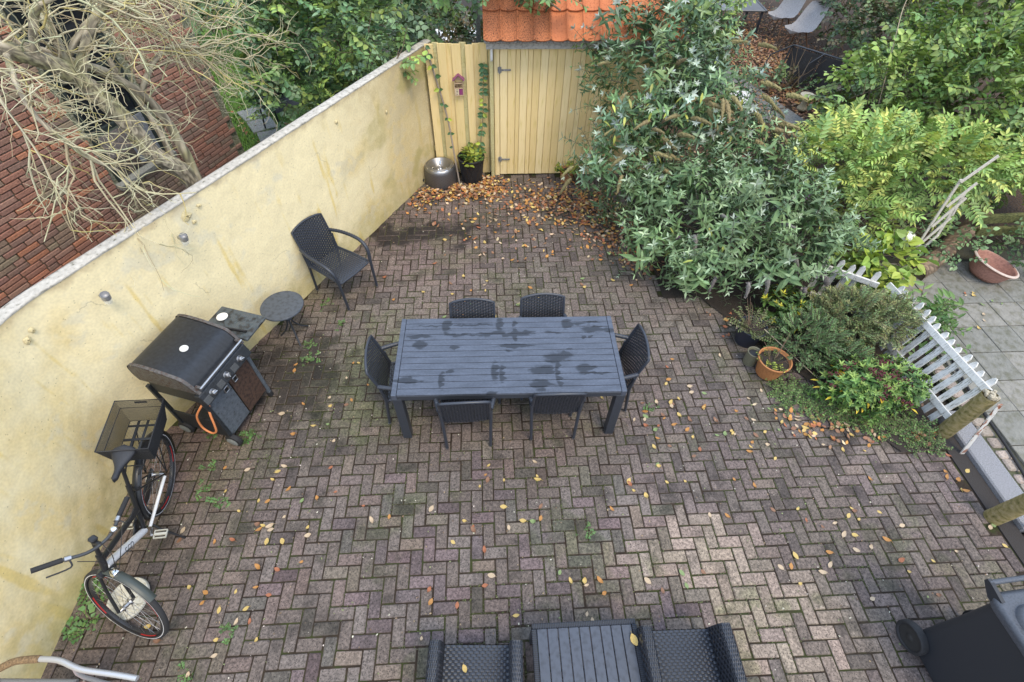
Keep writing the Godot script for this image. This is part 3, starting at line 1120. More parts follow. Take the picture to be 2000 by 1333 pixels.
	s.tube(curve([Vector3(5.15, 0.062, -1.5), Vector3(5.03, 0.062, -0.92), Vector3(4.985, 0.062, -0.53), Vector3(4.96, 0.062, -0.2), Vector3(4.92, 0.06, 0.13), Vector3(4.87, 0.06, 0.6)], 6), 0.013, 8)
	tag(obj("garden_hose", s, M.rubber), "black garden hose lying along the edge of the grey slabs", "hose")

# ---------------------------------------------------------------- woven chairs and tables
func weave(f: Callable, nu: int, nv: int, amp := 0.0035) -> Array:   # [strands, stakes] over the surface f(u, v)
	var s := Sh.new()
	var nrm := func(a, b):
		var du: Vector3 = f.call(minf(a + 0.01, 1.0), b) - f.call(maxf(a - 0.01, 0.0), b)
		var dv: Vector3 = f.call(a, minf(b + 0.01, 1.0)) - f.call(a, maxf(b - 0.01, 0.0))
		return dv.cross(du).normalized()
	for j in nv:
		var v0 := (j + 0.06) / nv
		var v1 := (j + 0.94) / nv
		s.grid(nu * 2, 2, func(a, b):
			var k: float = a * nu * 2.0
			var w := sin((k / 2.0 + 0.25 + 0.5 * j * 2.0) * PI)
			var v := lerpf(v0, v1, b)
			var arch := (1.0 - absf(b - 0.5) * 2.0) * 0.0016
			return f.call(a, v) + nrm.call(a, v) * (amp * (1.0 if w > 0 else -1.0) * absf(w) + arch))
	var t := Sh.new()
	for k in nu + 1:
		var u0 := clampf((k - 0.28) / nu, 0, 1)
		var u1 := clampf((k + 0.28) / nu, 0, 1)
		t.grid(1, 8, func(a, b): return f.call(lerpf(u0, u1, a), b))
	return [s, t]

func wicker_chair() -> Node3D:
	var c := thing("wicker_armchair", "", "armchair")
	var back := func(u, v):
		var x: float = (u - 0.5) * lerpf(0.435, 0.425, v)
		var y: float = 0.40 + v * (0.455 + 0.03 * (1.0 - pow(absf(u - 0.5) * 2.0, 2.0)))
		var q: float = (1.0 - pow(absf(u - 0.5) * 2.0, 2.0))
		return Vector3(x, y, -0.225 - 0.11 * pow(v, 1.2) - 0.018 * q)
	var seat := func(u, v):
		var z: float = lerpf(-0.235, 0.265, v)
		return Vector3((u - 0.5) * lerpf(0.43, 0.475, v), 0.425 - 0.012 * sin(u * PI) + 0.012 * v - 0.03 * pow(v, 8.0), z)
	var w := weave(back, 16, 30)
	var b := obj("backrest", w[0], M.wicker, c)
	obj("stakes", w[1], M.wicker_dark, b)
	w = weave(seat, 18, 30)
	b = obj("seat", w[0], M.wicker, c)
	obj("stakes", w[1], M.wicker_dark, b)
	# wrapped rim round the back
	var s := Sh.new()
	var rim := []
	for k in 9:
		rim.append(back.call(0.0, k / 8.0))
	for k in range(1, 12):
		rim.append(back.call(k / 12.0, 1.0) + Vector3(0, 0.004, 0))
	for k in 9:
		rim.append(back.call(1.0, 1.0 - k / 8.0))
	s.tube(rim, 0.013, 8)
	obj("back_rim", s, M.wicker, c)
	s = Sh.new()
	s.tube([seat.call(0, 0), seat.call(0, 0.5), seat.call(0, 0.95), seat.call(0.04, 1), seat.call(0.5, 1), seat.call(0.96, 1), seat.call(1, 0.95), seat.call(1, 0.5), seat.call(1, 0)], 0.014, 8)
	obj("seat_rim", s, M.wicker, c)
	for sd in [-1.0, 1.0]:
		s = Sh.new()
		var arm := curve([Vector3(sd * 0.222, 0.655, -0.275), Vector3(sd * 0.262, 0.662, -0.12), Vector3(sd * 0.278, 0.660, 0.06), Vector3(sd * 0.277, 0.635, 0.18), Vector3(sd * 0.266, 0.56, 0.255), Vector3(sd * 0.252, 0.42, 0.272)], 5)
		var keep := s.t
		s.tube(arm, 0.02, 10)
		# wrapped bands round the arm
		for k in range(1, arm.size() - 2):
			var p: Vector3 = arm[k]
			var d: Vector3 = (arm[k + 1] - arm[k]).normalized()
			s.tube([p - d * 0.006, p, p + d * 0.006], [0.0205, 0.0225, 0.0205], 8, false)
		obj("armrest", s, M.wicker, c)
		s = Sh.new()
		s.tube([Vector3(sd * 0.252, 0.42, 0.272), Vector3(sd * 0.243, 0.02, 0.282)], [0.018, 0.0145], 10)
		var leg := obj("leg", s, M.wicker, c)
		s = Sh.new()
		s.tube([Vector3(sd * 0.243, 0.02, 0.282), Vector3(sd * 0.2425, 0.0, 0.2825)], 0.0155, 10)
		obj("foot_cap", s, M.steel, leg)
		s = Sh.new()
		s.tube([Vector3(sd * 0.222, 0.60, -0.262), Vector3(sd * 0.218, 0.42, -0.245), Vector3(sd * 0.207, 0.02, -0.282)], [0.016, 0.0165, 0.0145], 10)
		leg = obj("leg", s, M.wicker, c)
		s = Sh.new()
		s.tube([Vector3(sd * 0.207, 0.02, -0.282), Vector3(sd * 0.2065, 0.0, -0.2825)], 0.0155, 10)
		obj("foot_cap", s, M.steel, leg)
	return c

func table_image() -> ImageTexture:   # dried water film on the slats, wiped away in patches
	var w := 1024
	var h := 448
	var spots := [[595, 305, 30, 45], [740, 297, 110, 9], [920, 300, 25, 55], [1012, 300, 15, 32], [1335, 300, 32, 55], [1480, 290, 60, 10], [1500, 340, 80, 22], [1590, 345, 25, 22], [430, 370, 75, 15], [430, 420, 45, 30], [1000, 358, 250, 15], [700, 362, 110, 8], [1010, 365, 15, 40], [645, 445, 35, 12], [1000, 437, 110, 13], [985, 470, 30, 8], [1440, 385, 15, 10], [1480, 383, 15, 8], [1350, 463, 18, 6], [1270, 510, 95, 32], [890, 590, 25, 65], [935, 610, 18, 60], [1180, 585, 80, 25], [1280, 610, 18, 70], [1450, 580, 60, 25], [1520, 612, 100, 6], [355, 635, 80, 18], [560, 635, 18, 45], [610, 590, 25, 10], [1180, 670, 75, 30], [870, 710, 35, 12], [1420, 300, 60, 7], [480, 300, 90, 5]]
	var uv := []
	for e in spots:
		var b: float = (e[1] - 248.0) / 470.0
		var x0 := lerpf(325.0, 255.0, b)
		var x1 := lerpf(1610.0, 1708.0, b)
		uv.append([(e[0] - x0) / (x1 - x0), pow(b, 1.0) * 1.0, e[2] / (x1 - x0), e[3] / 470.0])
	var n1 := noise(111, 0.015, 4)
	var n2 := noise(112, 0.15, 2)
	var bytes := PackedByteArray()
	bytes.resize(w * h)
	for y in h:
		for x in w:
			var a := n1.get_noise_2d(x * 0.45, y * 2.4)
			var u := float(x) / w + a * 0.012
			var v := float(y) / h + n1.get_noise_2d(x + 900, y) * 0.03
			var wet := 0.0
			for e in uv:
				var dx: float = (u - e[0]) / e[2]
				if absf(dx) > 1.3:
					continue
				var dy: float = (v - e[1]) / e[3]
				var d := dx * dx + dy * dy
				if d < 1.5:
					wet = maxf(wet, smoothstep(1.35, 0.45, d + a * 1.3))
			var l := 0.80 + 0.10 * a + 0.10 * n2.get_noise_2d(x * 0.4, y * 1.5)
			l = lerpf(l, 0.36 + 0.12 * a, wet * (0.75 + 0.3 * a))
			bytes[y * w + x] = clampi(int(l * 255.0), 0, 255)
	return ImageTexture.create_from_image(Image.create_from_data(w, h, false, Image.FORMAT_L8, bytes))

func build_furniture() -> void:
	# dining table
	var t := thing("dining_table", "long anthracite slatted dining table with dried water marks on its top", "table", Vector3(0.1735, 0, -0.9886), -0.0163)
	var film := StandardMaterial3D.new()
	film.albedo_texture = table_image()
	film.albedo_color = lin(0.12, 0.143, 0.195)
	film.roughness = 0.34
	var n := 13
	var w := (0.9 - 0.004) / n
	for k in n:
		var s := Sh.new()
		s.box(Vector3(1.952, 0.018, w - 0.0045), Vector3(0, 0.731, -0.448 + w * (k + 0.5)), 0.002)
		for q in s.v.size():
			s.u[q] = Vector2((s.v[q].x + 1.025) / 2.05, (s.v[q].z + 0.45) / 0.9)
		obj("slat", s, film, t)
	for sd in [-1.0, 1.0]:
		var s := Sh.new()
		s.box(Vector3(0.045, 0.066, 0.9), Vector3(sd * 1.0025, 0.707, 0), 0.003)
		for q in s.v.size():
			s.u[q] = Vector2(clampf((s.v[q].x + 1.025) / 2.05, 0.01, 0.99), (s.v[q].z + 0.45) / 0.9)
		obj("end_rail", s, film, t)
		s = Sh.new()
		s.box(Vector3(1.96, 0.06, 0.03), Vector3(0, 0.691, sd * 0.432), 0.003)
		obj("apron", s, M.frame, t)
		for sx in [-1.0, 1.0]:
			s = Sh.new()
			s.box(Vector3(0.082, 0.675, 0.082), Vector3(sx * 0.983, 0.3375, sd * 0.408), 0.004)
			obj("leg", s, M.frame, t)
	for x in [-0.33, 0.33]:
		var s := Sh.new()
		s.box(Vector3(0.04, 0.03, 0.83), Vector3(x, 0.705, 0), 0.002)
		obj("cross_bar", s, M.frame, t)
	# seven woven armchairs of one kind
	var c := wicker_chair()
	c.position = Vector3(-1.75, 0, -2.66)
	c.rotation.y = deg_to_rad(54.8)
	tag(c, "black woven armchair standing alone against the yellow wall", "armchair", "black woven dining armchairs")
	var spots := [["black woven armchair left at the near long side of the dining table, seen from behind", Vector3(-0.2285, 0, -0.715), PI + 0.02], ["black woven armchair right at the near long side of the dining table, seen from behind", Vector3(0.5885, 0, -0.77), PI - 0.01], ["black woven armchair left at the far long side of the dining table", Vector3(-0.158, 0, -1.20), 0.0], ["black woven armchair right at the far long side of the dining table", Vector3(0.548, 0, -1.245), 0.03], ["black woven armchair at the dining table's short end towards the barbecue", Vector3(-0.735, 0, -0.95), PI / 2 + 0.05], ["black woven armchair at the dining table's short end towards the flower pots", Vector3(1.075, 0, -0.98), -PI / 2]]
	for e in spots:
		dup(c, "wicker_armchair", e[0], e[1], e[2])
	# bistro table
	t = thing("bistro_table", "small round dark grey metal table beside the barbecue", "table", Vector3(-2.19, 0, -1.92))
	var s := Sh.new()
	s.lathe([Vector2(0.0, 0.488), Vector2(0.205, 0.488), Vector2(0.217, 0.478), Vector2(0.221, 0.482), Vector2(0.221, 0.495), Vector2(0.215, 0.502), Vector2(0.0, 0.503)], 40)
	obj("table_top", s, mat(lin(0.08, 0.094, 0.118), 0.45, ntex(121, 0.012, [[0.0, grey(0.7)], [0.5, grey(0.95)], [1.0, grey(1.0)]]), M.fine_bump, 3.0), t)
	t.get_node("table_top").material_override.normal_scale = 0.1
	for k in 3:
		s = Sh.new()
		var an := 1.1 + k * TAU / 3.0
		var d := Vector3(cos(an), 0, sin(an))
		s.tube(curve([d * 0.10 + Vector3(0, 0.485, 0), d * 0.035 + Vector3(0, 0.36, 0), d * 0.03 + Vector3(0, 0.24, 0), d * 0.09 + Vector3(0, 0.10, 0), d * 0.175 + Vector3(0, 0.006, 0)], 5), 0.009, 8)
		obj("leg", s, M.frame, t)
	s = Sh.new()
	s.t = Transform3D(Basis.IDENTITY, Vector3(0, 0.30, 0))
	s.lathe([Vector2(0.032, -0.008), Vector2(0.042, -0.008), Vector2(0.042, 0.008), Vector2(0.032, 0.008)], 20)
	obj("ring", s, M.frame, t)
	# lounge corner at the lower edge of the picture
	var l := lounge_chair()
	l.position = Vector3(-0.155, 0, 1.60)
	l.rotation.y = PI - 0.05
	tag(l, "low black woven lounge chair left of the square side table", "lounge chair", "low woven lounge chairs")
	dup(l, "lounge_chair", "low black woven lounge chair right of the square side table", Vector3(1.255, 0, 1.575), PI - 0.015)
	t = thing("side_table", "square black side table with slatted top between two lounge chairs", "table", Vector3(0.6, 0, 1.535), 0.0)
	for k in 9:
		s = Sh.new()
		s.box(Vector3(0.0665, 0.014, 0.66), Vector3(-0.292 + k * 0.073, 0.443, 0), 0.002)
		obj("slat", s, mat(lin(0.058, 0.069, 0.093), 0.45, M.grain, null, 2.0), t)
	for e in [[Vector3(0.725, 0.05, 0.032), Vector3(0, 0.428, -0.348)], [Vector3(0.725, 0.05, 0.032), Vector3(0, 0.428, 0.348)], [Vector3(0.032, 0.05, 0.664), Vector3(-0.3465, 0.428, 0)], [Vector3(0.032, 0.05, 0.664), Vector3(0.3465, 0.428, 0)]]:
		s = Sh.new()
		s.box(e[0], e[1], 0.006)
		var rail := obj("rail", s, M.wicker_dark, t)
		s = Sh.new()
		var lx: bool = e[0].x > 0.5
		var m := 60
		for q in m:
			var a := (q + 0.5) / m - 0.5
			s.box(Vector3(0.0085, 0.053, 0.0355) if lx else Vector3(0.0355, 0.053, 0.008), e[1] + (Vector3(a * 0.715, 0, 0) if lx else Vector3(0, 0, a * 0.66)), 0.003)
		var wr := obj("wrapping", s, M.wicker, rail)
		wr.set_meta("kind", "stuff")
	for sx in [-1.0, 1.0]:
		for sz in [-1.0, 1.0]:
			s = Sh.new()
			s.box(Vector3(0.05, 0.41, 0.05), Vector3(sx * 0.335, 0.205, sz * 0.335), 0.004)
			obj("leg", s, M.wicker, t)

func lounge_chair() -> Node3D:   # z points to the sitter's front
	var c := thing("lounge_chair", "", "lounge chair")
	var w := weave(func(u, v): return Vector3((u - 0.5) * 0.44, 0.36 + 0.012 * sin(u * PI) * sin(v * PI), lerpf(-0.26, 0.335, v)), 22, 34, 0.004)
	var b := obj("seat", w[0], M.wicker, c)
	obj("stakes", w[1], M.wicker_dark, b)
	w = weave(func(u, v): return Vector3((u - 0.5) * 0.44, lerpf(0.06, 0.35, v), 0.34), 20, 16, 0.004)
	b = obj("front_panel", w[0], M.wicker, c)
	obj("stakes", w[1], M.wicker_dark, b)
	for sd in [-1.0, 1.0]:
		var prof := [Vector2(0.222, 0.33), Vector2(0.224, 0.45), Vector2(0.226, 0.575), Vector2(0.238, 0.60), Vector2(0.265, 0.608), Vector2(0.292, 0.60), Vector2(0.303, 0.575), Vector2(0.303, 0.35), Vector2(0.295, 0.06)]
		var f := func(u, v):
			var q: float = v * (prof.size() - 1)
			var k: int = mini(int(q), prof.size() - 2)
			var p: Vector2 = prof[k].lerp(prof[k + 1], q - k)
			var z := lerpf(-0.31, 0.345, u)
			var top: float = smoothstep(0.33, 0.6, p.y)
			return Vector3(sd * p.x, p.y + 0.02 * top * pow(1.0 - u, 2.0) - 0.012 * top * pow(u, 6.0), z - 0.015 * top * u)
		w = weave(f, 26, 34, 0.004)
		b = obj("armrest", w[0], M.wicker, c)
		obj("stakes", w[1], M.wicker_dark, b)
		var fr := Sh.new()
		var ring := []
		for k in prof.size():
			ring.append(f.call(1.0, float(k) / (prof.size() - 1)))
		ring.append(Vector3(sd * 0.23, 0.06, 0.345))
		fr.face(ring, Vector3(0, 0, 1))
		obj("arm_front", fr, M.wicker, c)
	w = weave(func(u, v): return Vector3((u - 0.5) * 0.58, lerpf(0.30, 0.80, v), -0.27 - 0.10 * v), 24, 26, 0.004)
	b = obj("backrest", w[0], M.wicker, c)
	obj("stakes", w[1], M.wicker_dark, b)
	for sx in [-1.0, 1.0]:
		for sz in [-1.0, 1.0]:
			var s := Sh.new()
			s.box(Vector3(0.045, 0.12, 0.045), Vector3(sx * 0.265, 0.06, sz * 0.29), 0.004)
			obj("leg", s, M.wicker_dark, c)
	return c

# ---------------------------------------------------------------- barbecue
func build_barbecue() -> void:
	var g := thing("gas_barbecue", "rusty black gas barbecue with closed lid and two cabinet doors by the wall", "barbecue", Vector3(-2.606, 0, -0.927), deg_to_rad(71.5))
	var enamel := mat(lin(0.020, 0.022, 0.027), 0.34, ntex(131, 0.03, [[0.0, grey(0.7)], [0.75, grey(1.0)], [1.0, grey(1.25)]], 512, 5), null, 1.6)
	var dark := mat(lin(0.022, 0.026, 0.032), 0.45, ntex(132, 0.02, [[0.0, grey(0.6)], [0.6, grey(1.0)], [1.0, grey(1.3)]], 512, 5), M.fine_bump, 2.5)
	dark.normal_scale = 0.2
	var blue := mat(lin(0.11, 0.13, 0.155), 0.42, ntex(133, 0.018, [[0.0, Color(0.35, 0.2, 0.12)], [0.13, Color(0.5, 0.36, 0.28)], [0.2, grey(0.85)], [0.6, grey(0.95)], [1.0, grey(1.2)]], 512, 5), M.fine_bump, 2.2)
	var rust := mat(lin(0.075, 0.042, 0.030), 0.8, ntex(134, 0.02, [[0.0, grey(0.55)], [0.5, grey(0.9)], [0.8, Color(1.2, 1.1, 1.0)], [1.0, Color(2.2, 1.9, 1.4)]], 512, 5), M.rough_bump, 2.0)
	var alu := mat(lin(0.14, 0.13, 0.125), 0.5, ntex(135, 0.02, [[0.0, Color(0.8, 0.5, 0.4)], [0.4, grey(0.85)], [1.0, grey(1.1)]], 512, 5), M.fine_bump, 2.5)
	alu.metallic = 0.4
	var s := Sh.new()
	# lid
	var prof := [Vector2(-0.265, 0.845), Vector2(-0.285, 0.93), Vector2(-0.275, 1.015), Vector2(-0.24, 1.055), Vector2(-0.15, 1.068), Vector2(-0.02, 1.06), Vector2(0.11, 1.04), Vector2(0.205, 1.02), Vector2(0.245, 0.985), Vector2(0.285, 0.915), Vector2(0.32, 0.86)]
	var lid := obj("lid", lid_shape(prof, -0.272, 0.272, 0.0), enamel, g)
	for sd in [-1.0, 1.0]:
		s = lid_shape(prof, sd * 0.272, sd * 0.30, 0.008)
		var fan := []
		for q in prof:
			fan.append(Vector3(sd * 0.30, q.y + 0.004, q.x))
		s.face(fan, Vector3(sd, 0, 0))
		obj("end_cap", s, alu, lid)
	s = Sh.new()
	s.tube([Vector3(-0.275, 0.925, 0.345), Vector3(0.275, 0.925, 0.345)], 0.011, 12)
	var handle := obj("handle", s, M.steel, lid)
	s = Sh.new()
	for sd in [-1.0, 1.0]:
		s.box(Vector3(0.025, 0.03, 0.06), Vector3(sd * 0.262, 0.918, 0.318), 0.004)
	handle = obj("handle_brackets", s, alu, lid)
	s = Sh.new()
	s.t = Transform3D(Basis.from_euler(Vector3(0.17, 0, 0)), Vector3(-0.02, 1.050, 0.06))
	s.lathe([Vector2(0.0, 0.0), Vector2(0.033, 0.0), Vector2(0.035, 0.006), Vector2(0.032, 0.011), Vector2(0.028, 0.009), Vector2(0.0, 0.009)], 24)
	obj("thermometer", s, mat(lin(0.62, 0.62, 0.6), 0.35), lid)
	# firebox
	s = Sh.new()
	s.box(Vector3(0.56, 0.20, 0.50), Vector3(0, 0.745, 0.0), 0.02)
	obj("firebox", s, dark, g)
	# control panel with three knobs
	s = Sh.new()
	s.t = Transform3D(Basis.from_euler(Vector3(-0.35, 0, 0)), Vector3(-0.02, 0.80, 0.325))
	s.box(Vector3(0.60, 0.125, 0.07), Vector3.ZERO, 0.008)
	var panel := obj("control_panel", s, dark, g)
	for x in [-0.215, -0.03, 0.155]:
		s = Sh.new()
		s.t = Transform3D(Basis.from_euler(Vector3(-0.35 + PI / 2, 0, 0)), Vector3(x, 0.808, 0.357))
		s.lathe([Vector2(0.0, 0.0), Vector2(0.031, 0.0), Vector2(0.031, 0.006), Vector2(0.025, 0.008), Vector2(0.022, 0.03), Vector2(0.019, 0.034), Vector2(0.0, 0.034)], 20)
		s.box(Vector3(0.010, 0.014, 0.046), Vector3(0, 0.036, 0), 0.004, Basis(Vector3.UP, x * 8.0))
		obj("knob", s, M.steel, panel)
	for x in [-0.285, -0.12, 0.065]:
		s = Sh.new()
		s.t = Transform3D(Basis.from_euler(Vector3(-0.35, 0, 0)), Vector3(x, 0.79, 0.352))
		s.box(Vector3(0.07, 0.06, 0.008), Vector3(0, 0, 0.012), 0.002)
		obj("label_plate", s, mat(lin(0.07, 0.075, 0.08), 0.5, M.grain, M.rough_bump, 9.0), panel)
	# cabinet: doors, side panels, legs
	for e in [[-0.137, blue, "door"], [0.137, rust, "door"]]:
		s = Sh.new()
		s.box(Vector3(0.262, 0.56, 0.018), Vector3(e[0], 0.41, 0.262), 0.004)
		var d := obj("door", s, e[1], g)
		s = Sh.new()
		var hx: float = e[0] + (0.075 if e[0] < 0 else -0.075)
		for q in [[Vector3(0.045, 0.008, 0.012), Vector3(0, 0.028, 0)], [Vector3(0.045, 0.008, 0.012), Vector3(0, -0.028, 0)], [Vector3(0.008, 0.056, 0.012), Vector3(-0.0225, 0, 0)], [Vector3(0.008, 0.056, 0.012), Vector3(0.0225, 0, 0)]]:
			s.box(q[0], q[1] + Vector3(hx, 0.60, 0.277), 0.002)
		obj("handle", s, M.steel, d)
		s = Sh.new()
		s.box(Vector3(0.037, 0.048, 0.004), Vector3(hx, 0.60, 0.273))
		obj("handle_recess", s, M.black, d)
	tag(g.get_node("door_001"), "brown rusted cabinet door", "")
	for sx in [-1.0, 1.0]:
		for sz in [-1.0, 1.0]:
			s = Sh.new()
			s.box(Vector3(0.034, 0.72, 0.034), Vector3(sx * 0.287, 0.40, sz * 0.262), 0.004)
			obj("leg", s, blue if sx > 0 and sz > 0 else dark, g)
		s = Sh.new()
		s.box(Vector3(0.012, 0.26, 0.50), Vector3(sx * 0.284, 0.24, 0), 0.003)
		obj("side_panel", s, dark, g)
	s = Sh.new()
	s.box(Vector3(0.56, 0.02, 0.5), Vector3(0, 0.12, 0), 0.003)
	obj("bottom_shelf", s, dark, g)
	for sz in [-0.262, 0.262]:
		if sz > 0:
			s = Sh.new()
			s.box(Vector3(0.045, 0.07, 0.045), Vector3(0.288, 0.035, sz), 0.006)
			obj("foot", s, M.rubber, g)
		s = Sh.new()
		s.t = Transform3D(Basis(Vector3(0, 0, 1), PI / 2), Vector3(-0.29, 0.078, sz + 0.01))
		s.lathe([Vector2(0.0, -0.012), Vector2(0.062, -0.012), Vector2(0.074, -0.02), Vector2(0.079, -0.014), Vector2(0.079, 0.018), Vector2(0.074, 0.024), Vector2(0.06, 0.026), Vector2(0.0, 0.026)], 28)
		var w := obj("wheel", s, M.rubber, g)
		s = Sh.new()
		s.t = Transform3D(Basis(Vector3(0, 0, 1), PI / 2), Vector3(-0.29, 0.078, sz + 0.01))
		s.lathe([Vector2(0.0, 0.022), Vector2(0.058, 0.027), Vector2(0.055, 0.033), Vector2(0.0, 0.037)], 24)
		obj("hub_cap", s, mat(lin(0.30, 0.32, 0.31), 0.5, M.grain, null, 5.0), w)
	# side shelf with its bits, and the orange hose
	s = Sh.new()
	s.box(Vector3(0.30, 0.03, 0.48), Vector3(0.475, 0.855, 0.10), 0.006)
	var shelf := obj("side_shelf", s, mat(lin(0.075, 0.085, 0.09), 0.4, ntex(136, 0.012, [[0.0, Color(0.35, 0.25, 0.2)], [0.4, grey(0.8)], [1.0, Color(1.3, 1.5, 1.7)]], 512, 5), M.fine_bump, 2.0), g)
	s = Sh.new()
	s.tube([Vector3(0.38, 0.885, 0.05), Vector3(0.40, 0.885, 0.29)], 0.012, 8)
	obj("rod", s, M.black, shelf)
	s = Sh.new()
	for k in 5:
		s.tube([Vector3(0.36 + k * 0.008, 0.874, -0.07 + k * 0.02), Vector3(0.345 + k * 0.01, 0.895, -0.03 + k * 0.012), Vector3(0.38, 0.876, -0.01 + k * 0.01)], 0.004, 5)
	obj("burner_fitting", s, M.black, shelf)
	s = Sh.new()
	s.t = Transform3D(Basis.IDENTITY, Vector3(0.50, 0.871, -0.04))
	s.lathe([Vector2(0.0, 0.0), Vector2(0.04, 0.0), Vector2(0.052, 0.006), Vector2(0.05, 0.010), Vector2(0.0, 0.011)], 28)
	obj("white_cap", s, mat(lin(0.75, 0.74, 0.70), 0.5), shelf)
	s = Sh.new()
	s.tube(curve([Vector3(-0.24, 0.66, 0.26), Vector3(-0.30, 0.58, 0.27), Vector3(-0.34, 0.44, 0.275), Vector3(-0.355, 0.33, 0.25), Vector3(-0.36, 0.28, 0.18), Vector3(-0.355, 0.34, 0.11), Vector3(-0.34, 0.50, 0.13), Vector3(-0.30, 0.62, 0.20), Vector3(-0.25, 0.66, 0.23)], 6), 0.0095, 10)
	obj("gas_hose", s, mat(lin(0.66, 0.24, 0.09), 0.55), g)

func lid_shape(prof: Array, x0: float, x1: float, out: float) -> Sh:
	var s := Sh.new()
	var pts := []
	for q in prof:
		pts.append(Vector3(0, q.y, q.x))
	pts = curve(pts, 4)
	var m := pts.size() - 1
	s.grid(1, m, func(a, b):
		var p: Vector3 = pts[roundi(b * m)]
		var c := Vector3(0, 0.84, 0.0)
		var r := (p - c).normalized() * out
		return Vector3(lerpf(minf(x0, x1), maxf(x0, x1), a), p.y + r.y, p.z + r.z), true)
	return s

# ---------------------------------------------------------------- bicycle
func spoked_wheel(called: String, b: Node3D, at: Transform3D, tread: Material) -> void:
	var w := Node3D.new()
	adopt(w, called, b)
	w.transform = at
	var ring := func(r0: float, r1: float, wd: float) -> Array:
		return [Vector2(r0, -wd), Vector2((r0 + r1) / 2.0, -wd * 1.05), Vector2(r1, -wd * 0.6), Vector2(r1, wd * 0.6), Vector2((r0 + r1) / 2.0, wd * 1.05), Vector2(r0, wd), Vector2(r0, -wd)]
	var turn := Transform3D(Basis(Vector3(0, 0, 1), -PI / 2), Vector3.ZERO)
	var s := Sh.new()
	s.t = turn
	s.lathe(ring.call(0.316, 0.349, 0.019), 56)
	obj("tyre", s, tread, w)
	s = Sh.new()
	s.t = turn
	for sd in [-1.0, 1.0]:
		s.lathe([Vector2(0.327, sd * 0.0205), Vector2(0.332, sd * 0.0208)], 56)
	obj("reflective_stripe", s, mat(lin(0.7, 0.7, 0.72), 0.4), w)
	s = Sh.new()
	s.t = turn
	s.lathe(ring.call(0.297, 0.316, 0.012), 56)
	obj("rim", s, mat(lin(0.03, 0.03, 0.033), 0.35), w)
	s = Sh.new()
	for k in 4:
		for sd in [-1.0, 1.0]:
			var pts := []
			for q in 7:
				var an := k * TAU / 4 + 0.5 + q * 0.09
				pts.append(Vector3(sd * 0.0135, sin(an) * 0.308, cos(an) * 0.308))
			s.tube(pts, 0.004, 5)
	obj("red_decals", s, mat(lin(0.45, 0.02, 0.02), 0.4), w).set_meta("kind", "stuff")
	s = Sh.new()
	for k in 32:
		var an := k * TAU / 32
		var off: float = (0.55 if (k / 2) % 2 else -0.55)
		var sd := -1.0 if k % 2 else 1.0
		s.tube([Vector3(sd * 0.028, sin(an + off) * 0.022, cos(an + off) * 0.022), Vector3(sd * 0.003, sin(an) * 0.30, cos(an) * 0.30)], 0.0013, 4, false)
	var sp := obj("spokes", s, M.steel, w)
	sp.set_meta("kind", "stuff")
	s = Sh.new()
	s.t = turn
	s.lathe([Vector2(0.0, -0.055), Vector2(0.010, -0.055), Vector2(0.012, -0.032), Vector2(0.027, -0.030), Vector2(0.027, -0.025), Vector2(0.016, -0.02), Vector2(0.016, 0.02), Vector2(0.027, 0.025), Vector2(0.027, 0.03), Vector2(0.012, 0.032), Vector2(0.010, 0.055), Vector2(0.0, 0.055)], 16)
	obj("hub", s, M.steel, w)

func pedal_shape(s: Sh) -> void:
	for e in [[Vector3(0.09, 0.02, 0.008), Vector3(0, 0, -0.03)], [Vector3(0.09, 0.02, 0.008), Vector3(0, 0, 0.03)], [Vector3(0.008, 0.02, 0.06), Vector3(-0.042, 0, 0)], [Vector3(0.008, 0.02, 0.06), Vector3(0.042, 0, 0)], [Vector3(0.085, 0.022, 0.02), Vector3(0, 0, 0)]]:
		s.box(e[0], e[1], 0.003)

